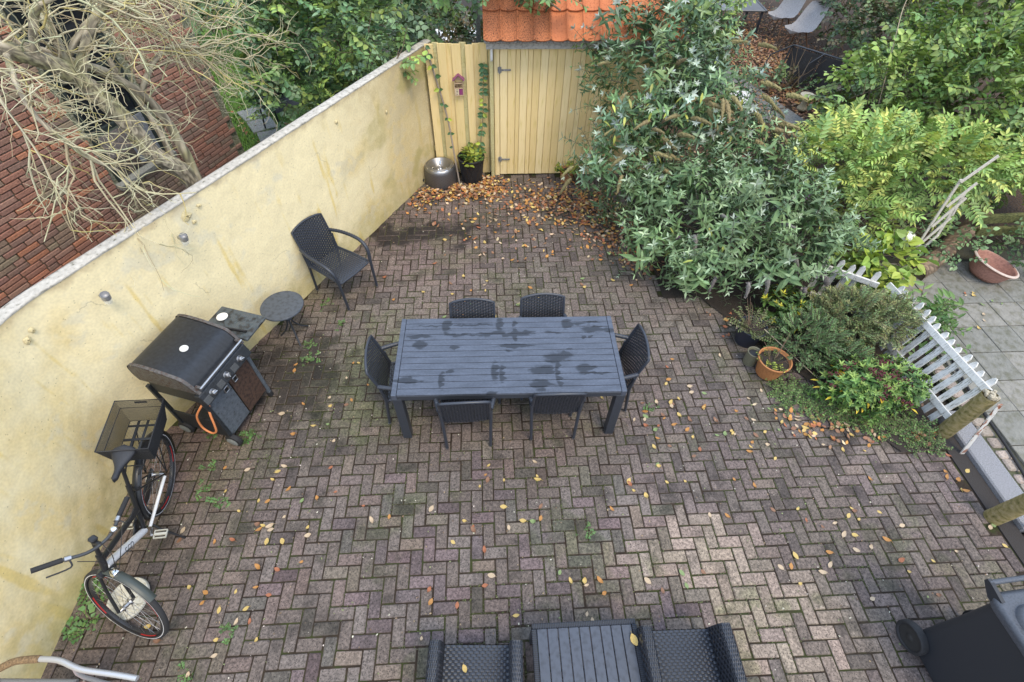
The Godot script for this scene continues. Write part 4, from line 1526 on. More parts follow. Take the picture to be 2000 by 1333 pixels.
func build_bicycle() -> void:
	var b := thing("bicycle", "black and white city bicycle with wire rear basket leaning on its kickstand by the wall", "bicycle", Vector3(-2.892, 0, -0.1))
	b.rotation = Vector3(0, deg_to_rad(7.7), 0)
	b.rotate_object_local(Vector3(0, 0, 1), deg_to_rad(-9.5))
	var white := mat(lin(0.72, 0.72, 0.72), 0.3)
	var black := mat(lin(0.018, 0.019, 0.021), 0.33)
	var ax_r := Vector3(0, 0.349, 0)
	var ax_f := Vector3(0, 0.349, 1.045)
	var bb := Vector3(0, 0.285, 0.445)
	var tyre := mat(lin(0.024, 0.024, 0.026), 0.8)
	spoked_wheel("rear_wheel", b, Transform3D(Basis(Vector3.RIGHT, 0.3), ax_r), tyre)
	var s := Sh.new()
	# frame
	var head_lo := Vector3(0, 0.68, 0.868)
	var head_hi := Vector3(0, 0.82, 0.818)
	s.tube([head_lo + (head_hi - head_lo) * -0.05, head_hi], 0.022, 12)
	s.tube([head_hi - Vector3(0, 0.05, -0.015), Vector3(0, 0.50, 0.375)], 0.021, 12)
	s.tube([bb, Vector3(0, 0.74, 0.285)], 0.018, 12)
	for sd in [-1.0, 1.0]:
		s.tube([Vector3(sd * 0.02, 0.66, 0.30), Vector3(sd * 0.055, 0.60, 0.22), ax_r + Vector3(sd * 0.062, 0.01, 0.01)], 0.008, 8)
	obj("frame", s, black, b)
	s = Sh.new()
	s.tube([head_lo + Vector3(0, 0.02, -0.012), bb + Vector3(0, 0.0, 0.01)], 0.027, 14)
	var down := obj("down_tube", s, white, b)
	s = Sh.new()
	for sd in [-1.0, 1.0]:
		s = Sh.new()
		s.tube([bb + Vector3(sd * 0.035, 0, -0.02), ax_r + Vector3(sd * 0.062, -0.005, 0.02)], 0.013, 10)
		obj("chain_stay", s, white, b)
	# lettering on the down tube
	var tx := TextMesh.new()
	tx.text = "SCO"
	tx.font = SystemFont.new()
	tx.font.font_names = PackedStringArray(["Droid Sans"])
	tx.font_size = 32
	tx.pixel_size = 0.0022
	tx.depth = 0.002
	for sd in [-1.0, 1.0]:
		var o := MeshInstance3D.new()
		o.mesh = tx
		o.material_override = mat(lin(0.1, 0.1, 0.11), 0.5)
		adopt(o, "lettering", down)
		var dir := (head_lo - bb).normalized()
		var mid := bb.lerp(head_lo, 0.52)
		var z := Vector3(sd, 0.15, 0).normalized()
		var xx := -dir if sd > 0 else dir
		z = (z - xx * z.dot(xx)).normalized()
		o.transform = Transform3D(Basis(xx, z.cross(xx), z), mid + z * 0.027)
	# saddle
	s = Sh.new()
	s.tube([Vector3(0, 0.72, 0.29), Vector3(0, 0.925, 0.215)], 0.0135, 10)
	obj("seat_post", s, black, b)
	s = Sh.new()
	s.grid(20, 12, func(a, v):
		var z := lerpf(-0.13, 0.155, v)
		var half := lerpf(0.082, 0.020, smoothstep(0.1, 0.75, v)) * pow(clampf(v / 0.12, 0.0, 1.0), 0.5) * pow(clampf((1.0 - v) / 0.07, 0.02, 1.0), 0.5)
		var w: float = a * TAU if a < 1.0 else 0.0
		var y := sin(w)
		return Vector3(cos(w) * half, 0.945 + (0.028 if y > 0 else 0.05) * y * (0.5 + 0.5 * clampf(half / 0.06, 0, 1)) + 0.015 * pow(absf(v - 0.55) * 2.0, 2.0), z + 0.20), true)
	obj("saddle", s, mat(lin(0.022, 0.024, 0.03), 0.5, null, M.fine_bump, 12.0), b)
	# mudguards
	s = Sh.new()
	s.grid(6, 28, func(a, v):
		var an := lerpf(deg_to_rad(-20), deg_to_rad(215), v)
		var q: float = (a - 0.5) * 2.0
		var r: float = 0.374 - 0.012 * q * q
		return ax_r + Vector3(q * 0.027, r * sin(an), r * cos(an)))
	obj("rear_mudguard", s, black, b)
	# rack and basket
	s = Sh.new()
	for sd in [-1.0, 1.0]:
		s.tube([Vector3(sd * 0.045, 0.735, 0.20), Vector3(sd * 0.06, 0.738, 0.10), Vector3(sd * 0.065, 0.74, -0.24)], 0.006, 8)
		s.tube([Vector3(sd * 0.065, 0.735, -0.05), ax_r + Vector3(sd * 0.075, 0.02, -0.01)], 0.005, 8)
		s.tube([Vector3(sd * 0.065, 0.735, -0.18), ax_r + Vector3(sd * 0.075, 0.02, -0.015)], 0.005, 8)
	for z in [-0.24, -0.12, 0.0, 0.12]:
		s.tube([Vector3(-0.065, 0.738, z), Vector3(0.065, 0.738, z)], 0.005, 8)
	obj("rack", s, black, b)
	var bas := Node3D.new()
	adopt(bas, "basket", b)
	var corner := func(u: float, v: float, h: float) -> Vector3:   # u, v in 0..1 over the plan, h in 0..1 up
		return Vector3((u - 0.5) * lerpf(0.26, 0.335, h), lerpf(0.752, 0.985, h), lerpf(0.08, 0.125, h) + v * -lerpf(0.36, 0.445, h))
	s = Sh.new()
	var q4 := [[0, 0, 1, 0], [1, 0, 1, 1], [1, 1, 0, 1], [0, 1, 0, 0]]
	for q in q4:
		var n := 40 if absf(q[0] - q[2]) > 0 else 52
		for k in n:
			var f := float(k) / n
			s.tube([corner.call(lerpf(q[0], q[2], f), lerpf(q[1], q[3], f), 0.0), corner.call(lerpf(q[0], q[2], f), lerpf(q[1], q[3], f), 1.0)], 0.0017, 3, false)
		for k in 26:
			var h := (k + 0.5) / 26.0
			s.tube([corner.call(q[0], q[1], h), corner.call(q[2], q[3], h)], 0.0017, 3, false)
	for k in 28:
		s.tube([corner.call(k / 28.0, 0, 0), corner.call(k / 28.0, 1, 0)], 0.0012, 3, false)
	for k in 36:
		s.tube([corner.call(0, k / 36.0, 0), corner.call(1, k / 36.0, 0)], 0.0012, 3, false)
	var mesh := obj("wire_mesh", s, M.black, bas)
	mesh.set_meta("kind", "stuff")
	for h in [0.0, 0.66, 1.0]:
		s = Sh.new()
		var rd := 0.0055 if h == 1.0 else 0.0038
		s.tube([corner.call(0, 0, h), corner.call(1, 0, h), corner.call(1, 1, h), corner.call(0, 1, h), corner.call(0, 0, h)], rd, 6)
		obj("hoop", s, M.black, bas)
	s = Sh.new()
	for x in [0.25, 0.5, 0.75]:
		s.box(Vector3(0.02, 0.004, 0.36), Vector3((x - 0.5) * 0.26, 0.755, -0.10), 0.001)
	for z in [0.15, 0.5, 0.85]:
		s.box(Vector3(0.26, 0.004, 0.022), Vector3(0, 0.759, 0.08 - z * 0.36), 0.001)
	obj("floor_straps", s, black, bas)
	s = Sh.new()
	s.box(Vector3(0.085, 0.022, 0.006), Vector3(0, 0.955, -0.32), 0.002)
	obj("grip_slot", s, M.black, bas)
	# cranks, pedals, chain
	var pa := deg_to_rad(62.0)
	for sd in [-1.0, 1.0]:
		s = Sh.new()
		var end: Vector3 = bb + Vector3(sd * 0.085, -sin(pa) * 0.17 * sd * -0.35, cos(pa) * 0.17 * sd * 0.9)
		s.tube([bb + Vector3(sd * 0.055, 0, 0), end], [0.013, 0.010], 8)
		var cr := obj("crank", s, M.steel, b)
		s = Sh.new()
		s.t = Transform3D(Basis.IDENTITY, end + Vector3(sd * 0.06, 0, 0))
		pedal_shape(s)
		obj("pedal", s, mat(lin(0.45, 0.44, 0.38), 0.45), cr)
	s = Sh.new()
	s.t = Transform3D(Basis(Vector3(0, 0, 1), -PI / 2), bb + Vector3(-0.042, 0, 0))
	s.lathe([Vector2(0.0, -0.008), Vector2(0.075, -0.008), Vector2(0.085, 0.0), Vector2(0.075, 0.008), Vector2(0.0, 0.008)], 24)
	s.t = Transform3D.IDENTITY
	s.box(Vector3(0.02, 0.12, 0.5), Vector3(-0.045, 0.325, 0.2), 0.02)
	obj("chain_case", s, black, b)
	s = Sh.new()
	s.tube([bb + Vector3(0.03, -0.03, -0.05), bb + Vector3(0.09, -0.07, -0.02), Vector3(0.235, 0.012, 0.45)], [0.010, 0.009, 0.008], 8)
	obj("kickstand", s, M.black, b)
	# everything that turns with the handlebar
	var axis := (head_hi - head_lo).normalized()
	var st := Transform3D(Basis(axis, deg_to_rad(61.0)), Vector3.ZERO)
	st.origin = head_lo - st.basis * head_lo
	s = Sh.new()
	for sd in [-1.0, 1.0]:
		s.tube(curve([head_lo + Vector3(sd * 0.045, -0.02, 0.0), Vector3(sd * 0.052, 0.52, 0.94), ax_f + Vector3(sd * 0.058, 0, 0)], 5), 0.011, 8)
	s.box(Vector3(0.11, 0.03, 0.05), head_lo + Vector3(0, -0.025, 0), 0.01)
	var fork := obj("fork", s, black, b)
	fork.transform = st
	spoked_wheel("front_wheel", b, st * Transform3D(Basis.IDENTITY, ax_f), tyre)
	s = Sh.new()
	s.grid(6, 16, func(a, v):
		var an := lerpf(deg_to_rad(56), deg_to_rad(126), v)
		var q: float = (a - 0.5) * 2.0
		var r: float = 0.376 - 0.012 * q * q
		return ax_f + Vector3(q * 0.029, r * sin(an), r * cos(an)))
	var o := obj("front_mudguard", s, mat(lin(0.045, 0.055, 0.05), 0.45), b)
	o.transform = st
	s = Sh.new()
	var top := head_hi + axis * 0.14
	s.tube([head_hi, top], 0.014, 10)
	s.tube([top - axis * 0.01, top + Vector3(0, 0.01, 0.06)], 0.016, 10)
	s.box(Vector3(0.045, 0.03, 0.045), top + Vector3(0, 0.018, 0.0), 0.008)
	o = obj("stem", s, black, b)
	o.transform = st
	var bar_at := top + Vector3(0, 0.01, 0.06)
	s = Sh.new()
	var bar := curve([bar_at + Vector3(-0.30, 0.03, -0.13), bar_at + Vector3(-0.2, 0.03, -0.075), bar_at + Vector3(-0.09, 0.015, -0.01), bar_at, bar_at + Vector3(0.09, 0.015, -0.01), bar_at + Vector3(0.2, 0.03, -0.075), bar_at + Vector3(0.30, 0.03, -0.13)], 4)
	s.tube(bar, 0.0115, 10)
	o = obj("handlebar", s, mat(lin(0.05, 0.052, 0.055), 0.3), b)
	o.transform = st
	for sd in [-1.0, 1.0]:
		s = Sh.new()
		s.tube([bar_at + Vector3(sd * 0.185, 0.029, -0.066), bar_at + Vector3(sd * 0.31, 0.031, -0.136)], 0.0165, 12)
		obj("grip", s, M.rubber, o)
		s = Sh.new()
		s.tube(curve([bar_at + Vector3(sd * 0.165, 0.022, -0.04), bar_at + Vector3(sd * 0.19, 0.012, 0.0), bar_at + Vector3(sd * 0.29, 0.0, -0.055)], 4), 0.005, 6)
		obj("brake_lever", s, M.black, o)
		s = Sh.new()
		s.tube([bar_at + Vector3(sd * 0.15, 0.026, -0.045), bar_at + Vector3(sd * 0.178, 0.028, -0.062)], 0.018, 12)
		obj("clamp", s, M.steel, o)
	s = Sh.new()
	s.t = Transform3D(Basis.IDENTITY, bar_at + Vector3(0.10, 0.035, -0.01))
	s.lathe([Vector2(0, 0), Vector2(0.024, 0.0), Vector2(0.024, 0.008), Vector2(0.016, 0.02), Vector2(0.0, 0.024)], 18)
	obj("bell", s, M.chrome, o)
	s = Sh.new()
	s.t = Transform3D(Basis(Vector3.RIGHT, PI / 2), head_lo + Vector3(0, 0.03, 0.07))
	s.lathe([Vector2(0, -0.03), Vector2(0.018, -0.028), Vector2(0.03, 0.0), Vector2(0.031, 0.025), Vector2(0.026, 0.03), Vector2(0, 0.034)], 18)
	o = obj("headlight", s, M.chrome, b)
	o.transform = st
	# cables
	s = Sh.new()
	for k in 3:
		var x := -0.06 + k * 0.06
		s.tube(curve([st * (bar_at + Vector3(x * 2.5, 0.02, 0.0)), st * (bar_at + Vector3(x, -0.05, 0.09)), st * (head_lo + Vector3(x * 0.4, 0.05, 0.08)), head_lo + Vector3(0.03, -0.05, -0.06), bb.lerp(head_lo, 0.5) + Vector3(0.03, 0.0, 0)], 5), 0.0026, 5, false)
	obj("cables", s, M.black, b)
	b.get_node("cables").set_meta("kind", "stuff")

# ---------------------------------------------------------------- wheelie bin
func build_bin() -> void:
	var b := thing("wheelie_bin", "dark grey two-wheeled rubbish bin with closed lid at the patio's corner", "bin", Vector3(3.37, 0, 1.545), deg_to_rad(4.0))
	var body := mat(lin(0.022, 0.025, 0.031), 0.55, null, M.fine_bump, 9.0)
	body.normal_scale = 0.25
	var lidm := mat(lin(0.075, 0.085, 0.105), 0.45, M.grain, M.fine_bump, 6.0)
	lidm.normal_scale = 0.2
	var ring := func(w: float, d: float, r: float, n: int) -> Array:
		var out := []
		for q in 4:
			var cx: float = (w / 2 - r) * [1, -1, -1, 1][q]
			var cz: float = (d / 2 - r) * [1, 1, -1, -1][q]
			for k in n:
				var an := (q + float(k) / (n - 1)) * PI / 2
				out.append(Vector3(cx + r * cos(an), 0, cz + r * sin(an)))
		return out
	var loft := func(levels: Array) -> Sh:   # [width, depth, corner radius, height, shift]
		var s := Sh.new()
		var rows := []
		for e in levels:
			var rr: Array = ring.call(e[0], e[1], e[2], 6)
			rows.append(rr.map(func(p): return p + Vector3(0, e[3], e[4])))
		var m: int = rows[0].size()
		s.grid(m, rows.size() - 1, func(a, v):
			var row: Array = rows[roundi(v * (rows.size() - 1))]
			return row[roundi(a * m) % m])
		var top := []
		for p in rows[-1]:
			top.append(p)
		s.face(top, Vector3.UP)
		return s
	obj("body", loft.call([[0.47, 0.50, 0.05, 0.03, 0.0], [0.49, 0.53, 0.05, 0.07, 0.0], [0.53, 0.61, 0.055, 0.70, 0.02], [0.55, 0.65, 0.06, 0.965, 0.025]]), body, b)
	obj("collar", loft.call([[0.555, 0.67, 0.065, 0.93, 0.025], [0.575, 0.70, 0.07, 0.945, 0.025], [0.575, 0.70, 0.07, 0.975, 0.025]]), lidm, b)
	var lid := obj("lid", loft.call([[0.585, 0.73, 0.075, 0.975, 0.035], [0.59, 0.735, 0.08, 0.99, 0.035], [0.57, 0.71, 0.075, 1.008, 0.035], [0.545, 0.685, 0.07, 1.012, 0.035]]), lidm, b)
	obj("raised_panel", loft.call([[0.50, 0.60, 0.10, 1.010, 0.05], [0.48, 0.58, 0.09, 1.036, 0.05], [0.45, 0.55, 0.08, 1.044, 0.05]]), lidm, lid)
	obj("lid_rib", loft.call([[0.30, 0.24, 0.08, 1.040, 0.16], [0.28, 0.22, 0.08, 1.056, 0.16], [0.26, 0.20, 0.07, 1.058, 0.16]]), lidm, lid)
	var s := Sh.new()
	s.tube([Vector3(-0.27, 1.02, -0.385), Vector3(0.27, 1.02, -0.385)], 0.016, 12)
	obj("handle", s, lidm, b)
	for sd in [-1.0, 1.0]:
		s = Sh.new()
		s.prism(PackedVector2Array([Vector2(-0.405, 1.035), Vector2(-0.365, 1.035), Vector2(-0.27, 1.02), Vector2(-0.27, 0.95), Vector2(-0.32, 0.95), Vector2(-0.405, 1.005)]), 0.025)
		var h := obj("handle_bracket", s, body, b)
		h.transform = Transform3D(Basis(Vector3(0, 0, 1), Vector3(0, 1, 0), Vector3(-1, 0, 0)), Vector3(sd * 0.262, 0, 0))
		s = Sh.new()
		s.t = Transform3D(Basis(Vector3(0, 0, 1), -PI / 2 * sd), Vector3(sd * 0.268, 0.118, -0.235))
		s.lathe([Vector2(0.0, -0.012), Vector2(0.10, -0.012), Vector2(0.112, -0.022), Vector2(0.118, -0.012), Vector2(0.118, 0.028), Vector2(0.110, 0.036), Vector2(0.098, 0.038), Vector2(0.094, 0.028), Vector2(0.09, 0.026)], 36)
		var wh := obj("wheel", s, M.rubber, b)
		s = Sh.new()
		s.t = Transform3D(Basis(Vector3(0, 0, 1), -PI / 2 * sd), Vector3(sd * 0.268, 0.118, -0.235))
		s.lathe([Vector2(0.0915, 0.024), Vector2(0.085, 0.027), Vector2(0.03, 0.022), Vector2(0.024, 0.03), Vector2(0.012, 0.034), Vector2(0.0, 0.034)], 30)
		obj("hub", s, mat(lin(0.028, 0.027, 0.026), 0.8, M.grain, M.rough_bump, 14.0), wh)
	s = Sh.new()
	s.tube([Vector3(-0.27, 0.118, -0.235), Vector3(0.27, 0.118, -0.235)], 0.011, 8)
	obj("axle", s, M.galv, b)

# ---------------------------------------------------------------- leaves and sprigs used by the plants
func leaf(s: Sh, at: Vector3, dir: Vector3, up: Vector3, l: float, w: float, droop := 0.15, fold := 0.2) -> void:
	var d := dir.normalized()
	var side := d.cross(up).normalized()
	var nn := side.cross(d).normalized()
	var mid := at + d * l * 0.45 - nn * fold * w * 0.5
	var tip := at + d * l - nn * droop * l
	var a := at + d * l * 0.42 + side * w * 0.5 + nn * fold * w * 0.3
	var b := at + d * l * 0.42 - side * w * 0.5 + nn * fold * w * 0.3
	if l < 0.05:
		s.face([at, a, mid], nn)
		s.face([at, mid, b], nn)
		s.face([a, tip, mid], nn)
		s.face([mid, tip, b], nn)
		return
	var spine := []
	var edge := [[], []]
	for e in [[0.0, 0.0], [0.14, 0.56], [0.36, 1.0], [0.62, 0.84], [0.83, 0.42], [1.0, 0.0]]:
		var c: Vector3 = at + d * l * e[0] - nn * (droop * l * e[0] * e[0] + fold * w * 0.35 * e[1])
		spine.append(c)
		for q in 2:
			edge[q].append(c + side * (w * 0.5 * e[1] * (1.0 if q == 0 else -1.0)) + nn * fold * w * 0.7 * e[1])
	for k in 5:
		for q in 2:
			if k > 0 and k < 4:
				s.face([spine[k], edge[q][k], edge[q][k + 1], spine[k + 1]], nn)
			elif k == 0:
				s.face([spine[0], edge[q][1], spine[1]], nn)
			else:
				s.face([spine[4], edge[q][4], spine[5]], nn)

func shoot(g: RandomNumberGenerator, pairs: int, length: float, l: float, w: float, dark: Color, fresh: Color, droop := 0.25, rosette := 5) -> ArrayMesh:   # a leafy shoot along +z
	var s := Sh.new()
	s.col = Color(0.10, 0.085, 0.06)
	s.tube([Vector3.ZERO, Vector3(0, 0.01, length * 0.5), Vector3(0, 0, length)], [0.004, 0.003, 0.002], 3, false)
	for k in pairs:
		var f := float(k) / pairs
		for sd in [0.0, PI]:
			var an: float = sd + k * PI / 2 + g.randf_range(-0.3, 0.3)
			var out := Vector3(cos(an), sin(an), lerpf(0.25, 0.7, f)).normalized()
			var k2 := g.randf_range(0.55, 1.2)
			s.col = dark.lerp(fresh, clampf(f * f * f * 0.6 + g.randf_range(-0.1, 0.12), 0.0, 1.0))
			leaf(s, Vector3(0, 0, length * f), out, Vector3(-out.x, -out.y, 1.2), l * lerpf(1.0, 0.6, f) * k2, w * lerpf(1.0, 0.7, f) * k2, droop * g.randf_range(0.5, 1.6))
	for k in rosette:
		var an := k * TAU / rosette + g.randf() * 0.5
		var out := Vector3(cos(an), sin(an), g.randf_range(0.5, 1.2)).normalized()
		s.col = tint(fresh, 0.12)
		leaf(s, Vector3(0, 0, length), out, Vector3(-out.x, -out.y, 1.0), l * g.randf_range(0.35, 0.6), w * 0.5, 0.15)
	return s.mesh()

func alternate(g: RandomNumberGenerator, n: int, length: float, l: float, w: float, a: Color, b: Color) -> ArrayMesh:   # a twig with alternate broad leaves along +z
	var s := Sh.new()
	s.col = Color(0.11, 0.085, 0.055)
	s.tube([Vector3.ZERO, Vector3(0.01, -0.01, length * 0.5), Vector3(0, -0.03, length)], [0.0035, 0.0028, 0.002], 3, false)
	for k in n:
		var f := (k + 0.5) / n
		var an := (0.0 if k % 2 else PI) + g.randf_range(-0.7, 0.7)
		var out := Vector3(cos(an), sin(an) * 0.6, 0.45).normalized()
		s.col = tint(a.lerp(b, g.randf()), 0.2)
		var k2 := g.randf_range(0.7, 1.2)
		leaf(s, Vector3(0, -0.03 * f, length * f), out, Vector3(0, 1, 0.3) + Vector3(g.randf_range(-0.4, 0.4), 0, 0), l * k2, w * k2, 0.25)
	return s.mesh()

func pinnate(g: RandomNumberGenerator, pairs: int, length: float, l: float, w: float, a: Color, b: Color) -> ArrayMesh:
	var s := Sh.new()
	s.col = a.lerp(Color(0.2, 0.16, 0.05), 0.5)
	var pt := func(f: float) -> Vector3: return Vector3(0, -0.25 * length * f * f, length * f)
	s.tube([pt.call(0.0), pt.call(0.5), pt.call(1.0)], [0.002, 0.0016, 0.001], 3, false)
	for k in pairs:
		var f := lerpf(0.22, 0.95, float(k) / (pairs - 1))
		for sd in [-1.0, 1.0]:
			s.col = tint(a.lerp(b, g.randf()), 0.15)
			leaf(s, pt.call(f), Vector3(sd, -0.25, 0.45), Vector3.UP, l * g.randf_range(0.8, 1.1), w * g.randf_range(0.85, 1.1), 0.2)
	leaf(s, pt.call(1.0), Vector3(0, -0.4, 1), Vector3.UP, l, w, 0.2)
	return s.mesh()

func spread(clumps: Array, per: float, lift: float, jitter: float, deep := 0.55, lo := 0.75, hi := 1.2, tone := 0.22) -> Array:   # [transforms, tints] of shoots through ellipsoid clumps [centre, radii]
	var xs := []
	var cs := []
	for e in clumps:
		var r: Vector3 = e[1]
		var area: float = 4.0 * PI * pow((pow(r.x * r.y, 1.6) + pow(r.x * r.z, 1.6) + pow(r.y * r.z, 1.6)) / 3.0, 1.0 / 1.6)
		var n := int(area * per * (e[2] if e.size() > 2 else 1.0))
		for k in n:
			var d := Vector3(R.randfn(), R.randfn(), R.randfn()).normalized()
			if d.y < -0.35 and R.randf() < 0.75:
				d.y = -d.y
			var f := lerpf(deep, 1.0, sqrt(R.randf()))
			var p: Vector3 = e[0] + d * r * f
			if p.y < 0.03:
				p.y = 0.03 + R.randf() * 0.08
			var q := pixel(p)
			if q.x < -150 or q.x > 2150 or q.y < -200 or q.y > 1500:
				continue
			var out := (d / r).normalized() + Vector3(0, lift, 0) + Vector3(R.randfn(), R.randfn(), R.randfn()) * jitter
			var sc := R.randf_range(lo, hi)
			xs.append(Transform3D(basis_to(out, Vector3(R.randfn() * 0.3, 1, R.randfn() * 0.3)).rotated(out.normalized(), R.randf_range(-0.5, 0.5)) * Basis.from_scale(Vector3.ONE * sc), p))
			var k2 := 1.0 + R.randf_range(-tone, tone)
			cs.append(Color(k2, k2 * R.randf_range(0.95, 1.05), k2 * R.randf_range(0.9, 1.1)))
	return [xs, cs]

func plant(called: String, root: Node, meshes: Array, m: Material, data: Array) -> void:   # shares the shoots out over the mesh variants
	var n := meshes.size()
	for q in n:
		var xs := []
		var cs := []
		for k in range(q, data[0].size(), n):
			xs.append(data[0][k])
			cs.append(data[1][k])
		if xs.size():
			many(called, meshes[q], m, xs, cs, root)

func stems(root: Node, base: Vector3, tips: Array, r: float, col: Color) -> void:
	for e in tips:
		var s := Sh.new()
		s.col = col
		var mid := base.lerp(e, 0.5) + Vector3(R.randf_range(-0.1, 0.1), 0.1, R.randf_range(-0.1, 0.1))
		s.tube(curve([base + Vector3(R.randf_range(-0.06, 0.06), -0.05, R.randf_range(-0.06, 0.06)), mid, e], 4), [r, r, r * 0.9, r * 0.8, r * 0.75, r * 0.65, r * 0.55, r * 0.45, r * 0.3], 6)
		obj("stem", s, M.bark, root)

# ---------------------------------------------------------------- pots and what stands by the shed
func pot_shape(r0: float, r1: float, h: float, rim: float, wall := 0.012) -> Sh:
	var s := Sh.new()
	s.lathe([Vector2(0, 0), Vector2(r0 * 0.96, 0), Vector2(r0, 0.006), Vector2(lerpf(r0, r1, 0.8), h - rim), Vector2(r1 - 0.002 + rim * 0.18, h - rim + 0.004), Vector2(r1 + rim * 0.2, h - 0.006), Vector2(r1 + rim * 0.1, h), Vector2(r1 - wall * 0.6, h), Vector2(r1 - wall, h - 0.01), Vector2(r1 - wall * 1.6, h * 0.75), Vector2(0, h * 0.74)], 40)
	return s

func build_pots() -> void:
	var g := RandomNumberGenerator.new()
	g.seed = 5
	# washing machine drum
	var d := thing("washing_machine_drum", "grey perforated washing machine drum standing upside down in the yellow corner", "drum", Vector3(-0.68, 0, -5.02))
	var drum := mat(lin(0.17, 0.17, 0.18), 0.5, null, null, 1.0)
	drum.metallic = 0.75
	var s := Sh.new()
	s.lathe([Vector2(0.215, 0.0), Vector2(0.238, 0.01), Vector2(0.238, 0.235), Vector2(0.230, 0.25)], 48)
	var shell := obj("shell", s, drum, d)
	s = Sh.new()
	s.lathe([Vector2(0.230, 0.25), Vector2(0.236, 0.262), Vector2(0.222, 0.285), Vector2(0.205, 0.298), Vector2(0.192, 0.297), Vector2(0.186, 0.308), Vector2(0.172, 0.310), Vector2(0.160, 0.296), Vector2(0.10, 0.225), Vector2(0.05, 0.205), Vector2(0.0, 0.205)], 48)
	var bowl := mat(lin(0.30, 0.30, 0.31), 0.4)
	bowl.metallic = 0.9
	obj("polished_end", s, bowl, d)
	s = Sh.new()
	for k in 26:
		for j in 9:
			var an := (k + 0.5 * (j % 2)) * TAU / 26
			var p := Vector3(cos(an), 0, sin(an))
			s.t = Transform3D(basis_to(p), p * 0.2385 + Vector3(0, 0.03 + j * 0.023, 0))
			s.face([Vector3(-0.003, -0.003, 0), Vector3(0.003, -0.003, 0), Vector3(0.003, 0.003, 0), Vector3(-0.003, 0.003, 0)], Vector3(0, 0, 1))
	obj("perforation", s, M.black, shell).set_meta("kind", "stuff")
	for k in 12:
		s = Sh.new()
		var an := k * TAU / 12
		s.t = Transform3D(Basis(Vector3.UP, -an), Vector3(cos(an) * 0.212, 0.288, sin(an) * 0.212))
		s.box(Vector3(0.022, 0.006, 0.05), Vector3.ZERO, 0.002, Basis(Vector3(0, 0, 1), -0.9))
		obj("slot", s, M.chrome, d)
	for k in 3:
		s = Sh.new()
		s.box(Vector3(0.13, 0.016, 0.03), Vector3(0.075, 0.245, 0), 0.005, Basis(Vector3(0, 0, 1), 0.55))
		var arm := obj("spider_arm", s, M.chrome, d)
		arm.rotation.y = PI / 2 + k * TAU / 3
	s = Sh.new()
	s.lathe([Vector2(0.04, 0.205), Vector2(0.036, 0.235), Vector2(0.018, 0.24), Vector2(0.016, 0.285), Vector2(0.0, 0.287)], 20)
	obj("shaft", s, M.chrome, d)
	s = Sh.new()
	s.t.origin = Vector3(-0.985, 0.052, -5.0)
	s.lathe([Vector2(0, -0.05), Vector2(0.025, -0.043), Vector2(0.043, -0.025), Vector2(0.05, 0), Vector2(0.043, 0.025), Vector2(0.025, 0.043), Vector2(0, 0.05)], 24)
	tag(obj("ball", s, mat(lin(0.03, 0.033, 0.04), 0.3)), "small black ball on the paving beside the washing machine drum", "ball")
	# black planter with diamond relief
	var p := thing("black_planter", "tall black plastic planter with diamond relief holding a climbing plant", "planter", Vector3(-0.205, 0, -5.06))
	var black := mat(lin(0.020, 0.022, 0.026), 0.45)
	obj("pot", pot_shape(0.145, 0.20, 0.40, 0.03), black, p)
	s = Sh.new()
	for k in 12:
		for sg in [-1.0, 1.0]:
			var pts := []
			for q in 9:
				var y := lerpf(0.02, 0.36, q / 8.0)
				var an: float = k * TAU / 12 + sg * q / 8.0 * TAU / 6
				var rr := lerpf(0.146, 0.192, q / 8.0)
				pts.append(Vector3(cos(an) * rr, y, sin(an) * rr))
			s.tube(pts, 0.0045, 4, false)
	obj("diamond_relief", s, black, p).set_meta("kind", "stuff")
	s = Sh.new()
	s.lathe([Vector2(0.182, 0.345), Vector2(0.1, 0.36), Vector2(0.0, 0.362)], 20)
	obj("soil", s, M.soil, p)
	var climb := thing("climbing_plant", "young climber with paired green leaves on two stems trained up the yellow boards", "climbing plant", Vector3(-0.205, 0.36, -5.06))
	var cl := [alternate(g, 7, 0.16, 0.07, 0.05, Color(0.08, 0.17, 0.05), Color(0.36, 0.40, 0.04)), alternate(g, 6, 0.13, 0.07, 0.05, Color(0.07, 0.15, 0.045), Color(0.20, 0.30, 0.05))]
	var xs := []
	var cs := []
	for k in 22:
		xs.append(Transform3D(basis_to(Vector3(R.randf_range(-1, 1), R.randf_range(0.2, 1.6), R.randf_range(-0.4, 1)), Vector3.UP), Vector3(R.randf_range(-0.13, 0.13), 0.0, R.randf_range(-0.13, 0.13))))
		cs.append(tint(Color(1, 1, 1), 0.15))
	plant("foliage", climb, cl, M.leaf, [xs, cs])
	s = Sh.new()
	s.col = Color(0.30, 0.25, 0.20)
	var left := curve([Vector3(-0.19, -0.36, 0.12), Vector3(-0.24, 0.0, 0.0), Vector3(-0.31, 0.55, -0.14), Vector3(-0.43, 1.1, -0.17), Vector3(-0.515, 1.47, -0.17)], 6)
	s.tube(left, 0.013, 7)
	obj("stem", s, M.bark, climb)
	s = Sh.new()
	s.col = Color(0.16, 0.14, 0.09)
	var right := curve([Vector3(0.10, 0.0, -0.05), Vector3(0.17, 0.3, -0.14), Vector3(0.20, 0.62, -0.16), Vector3(0.215, 1.0, -0.17), Vector3(0.235, 1.28, -0.17)], 6)
	s.tube(right, 0.004, 5)
	obj("stem", s, M.bark, climb)
	var big := Sh.new()
	big.col = Color(1, 1, 1)
	leaf(big, Vector3.ZERO, Vector3(0, 0, 1), Vector3.UP, 0.09, 0.062, 0.2)
	var bm := big.mesh()
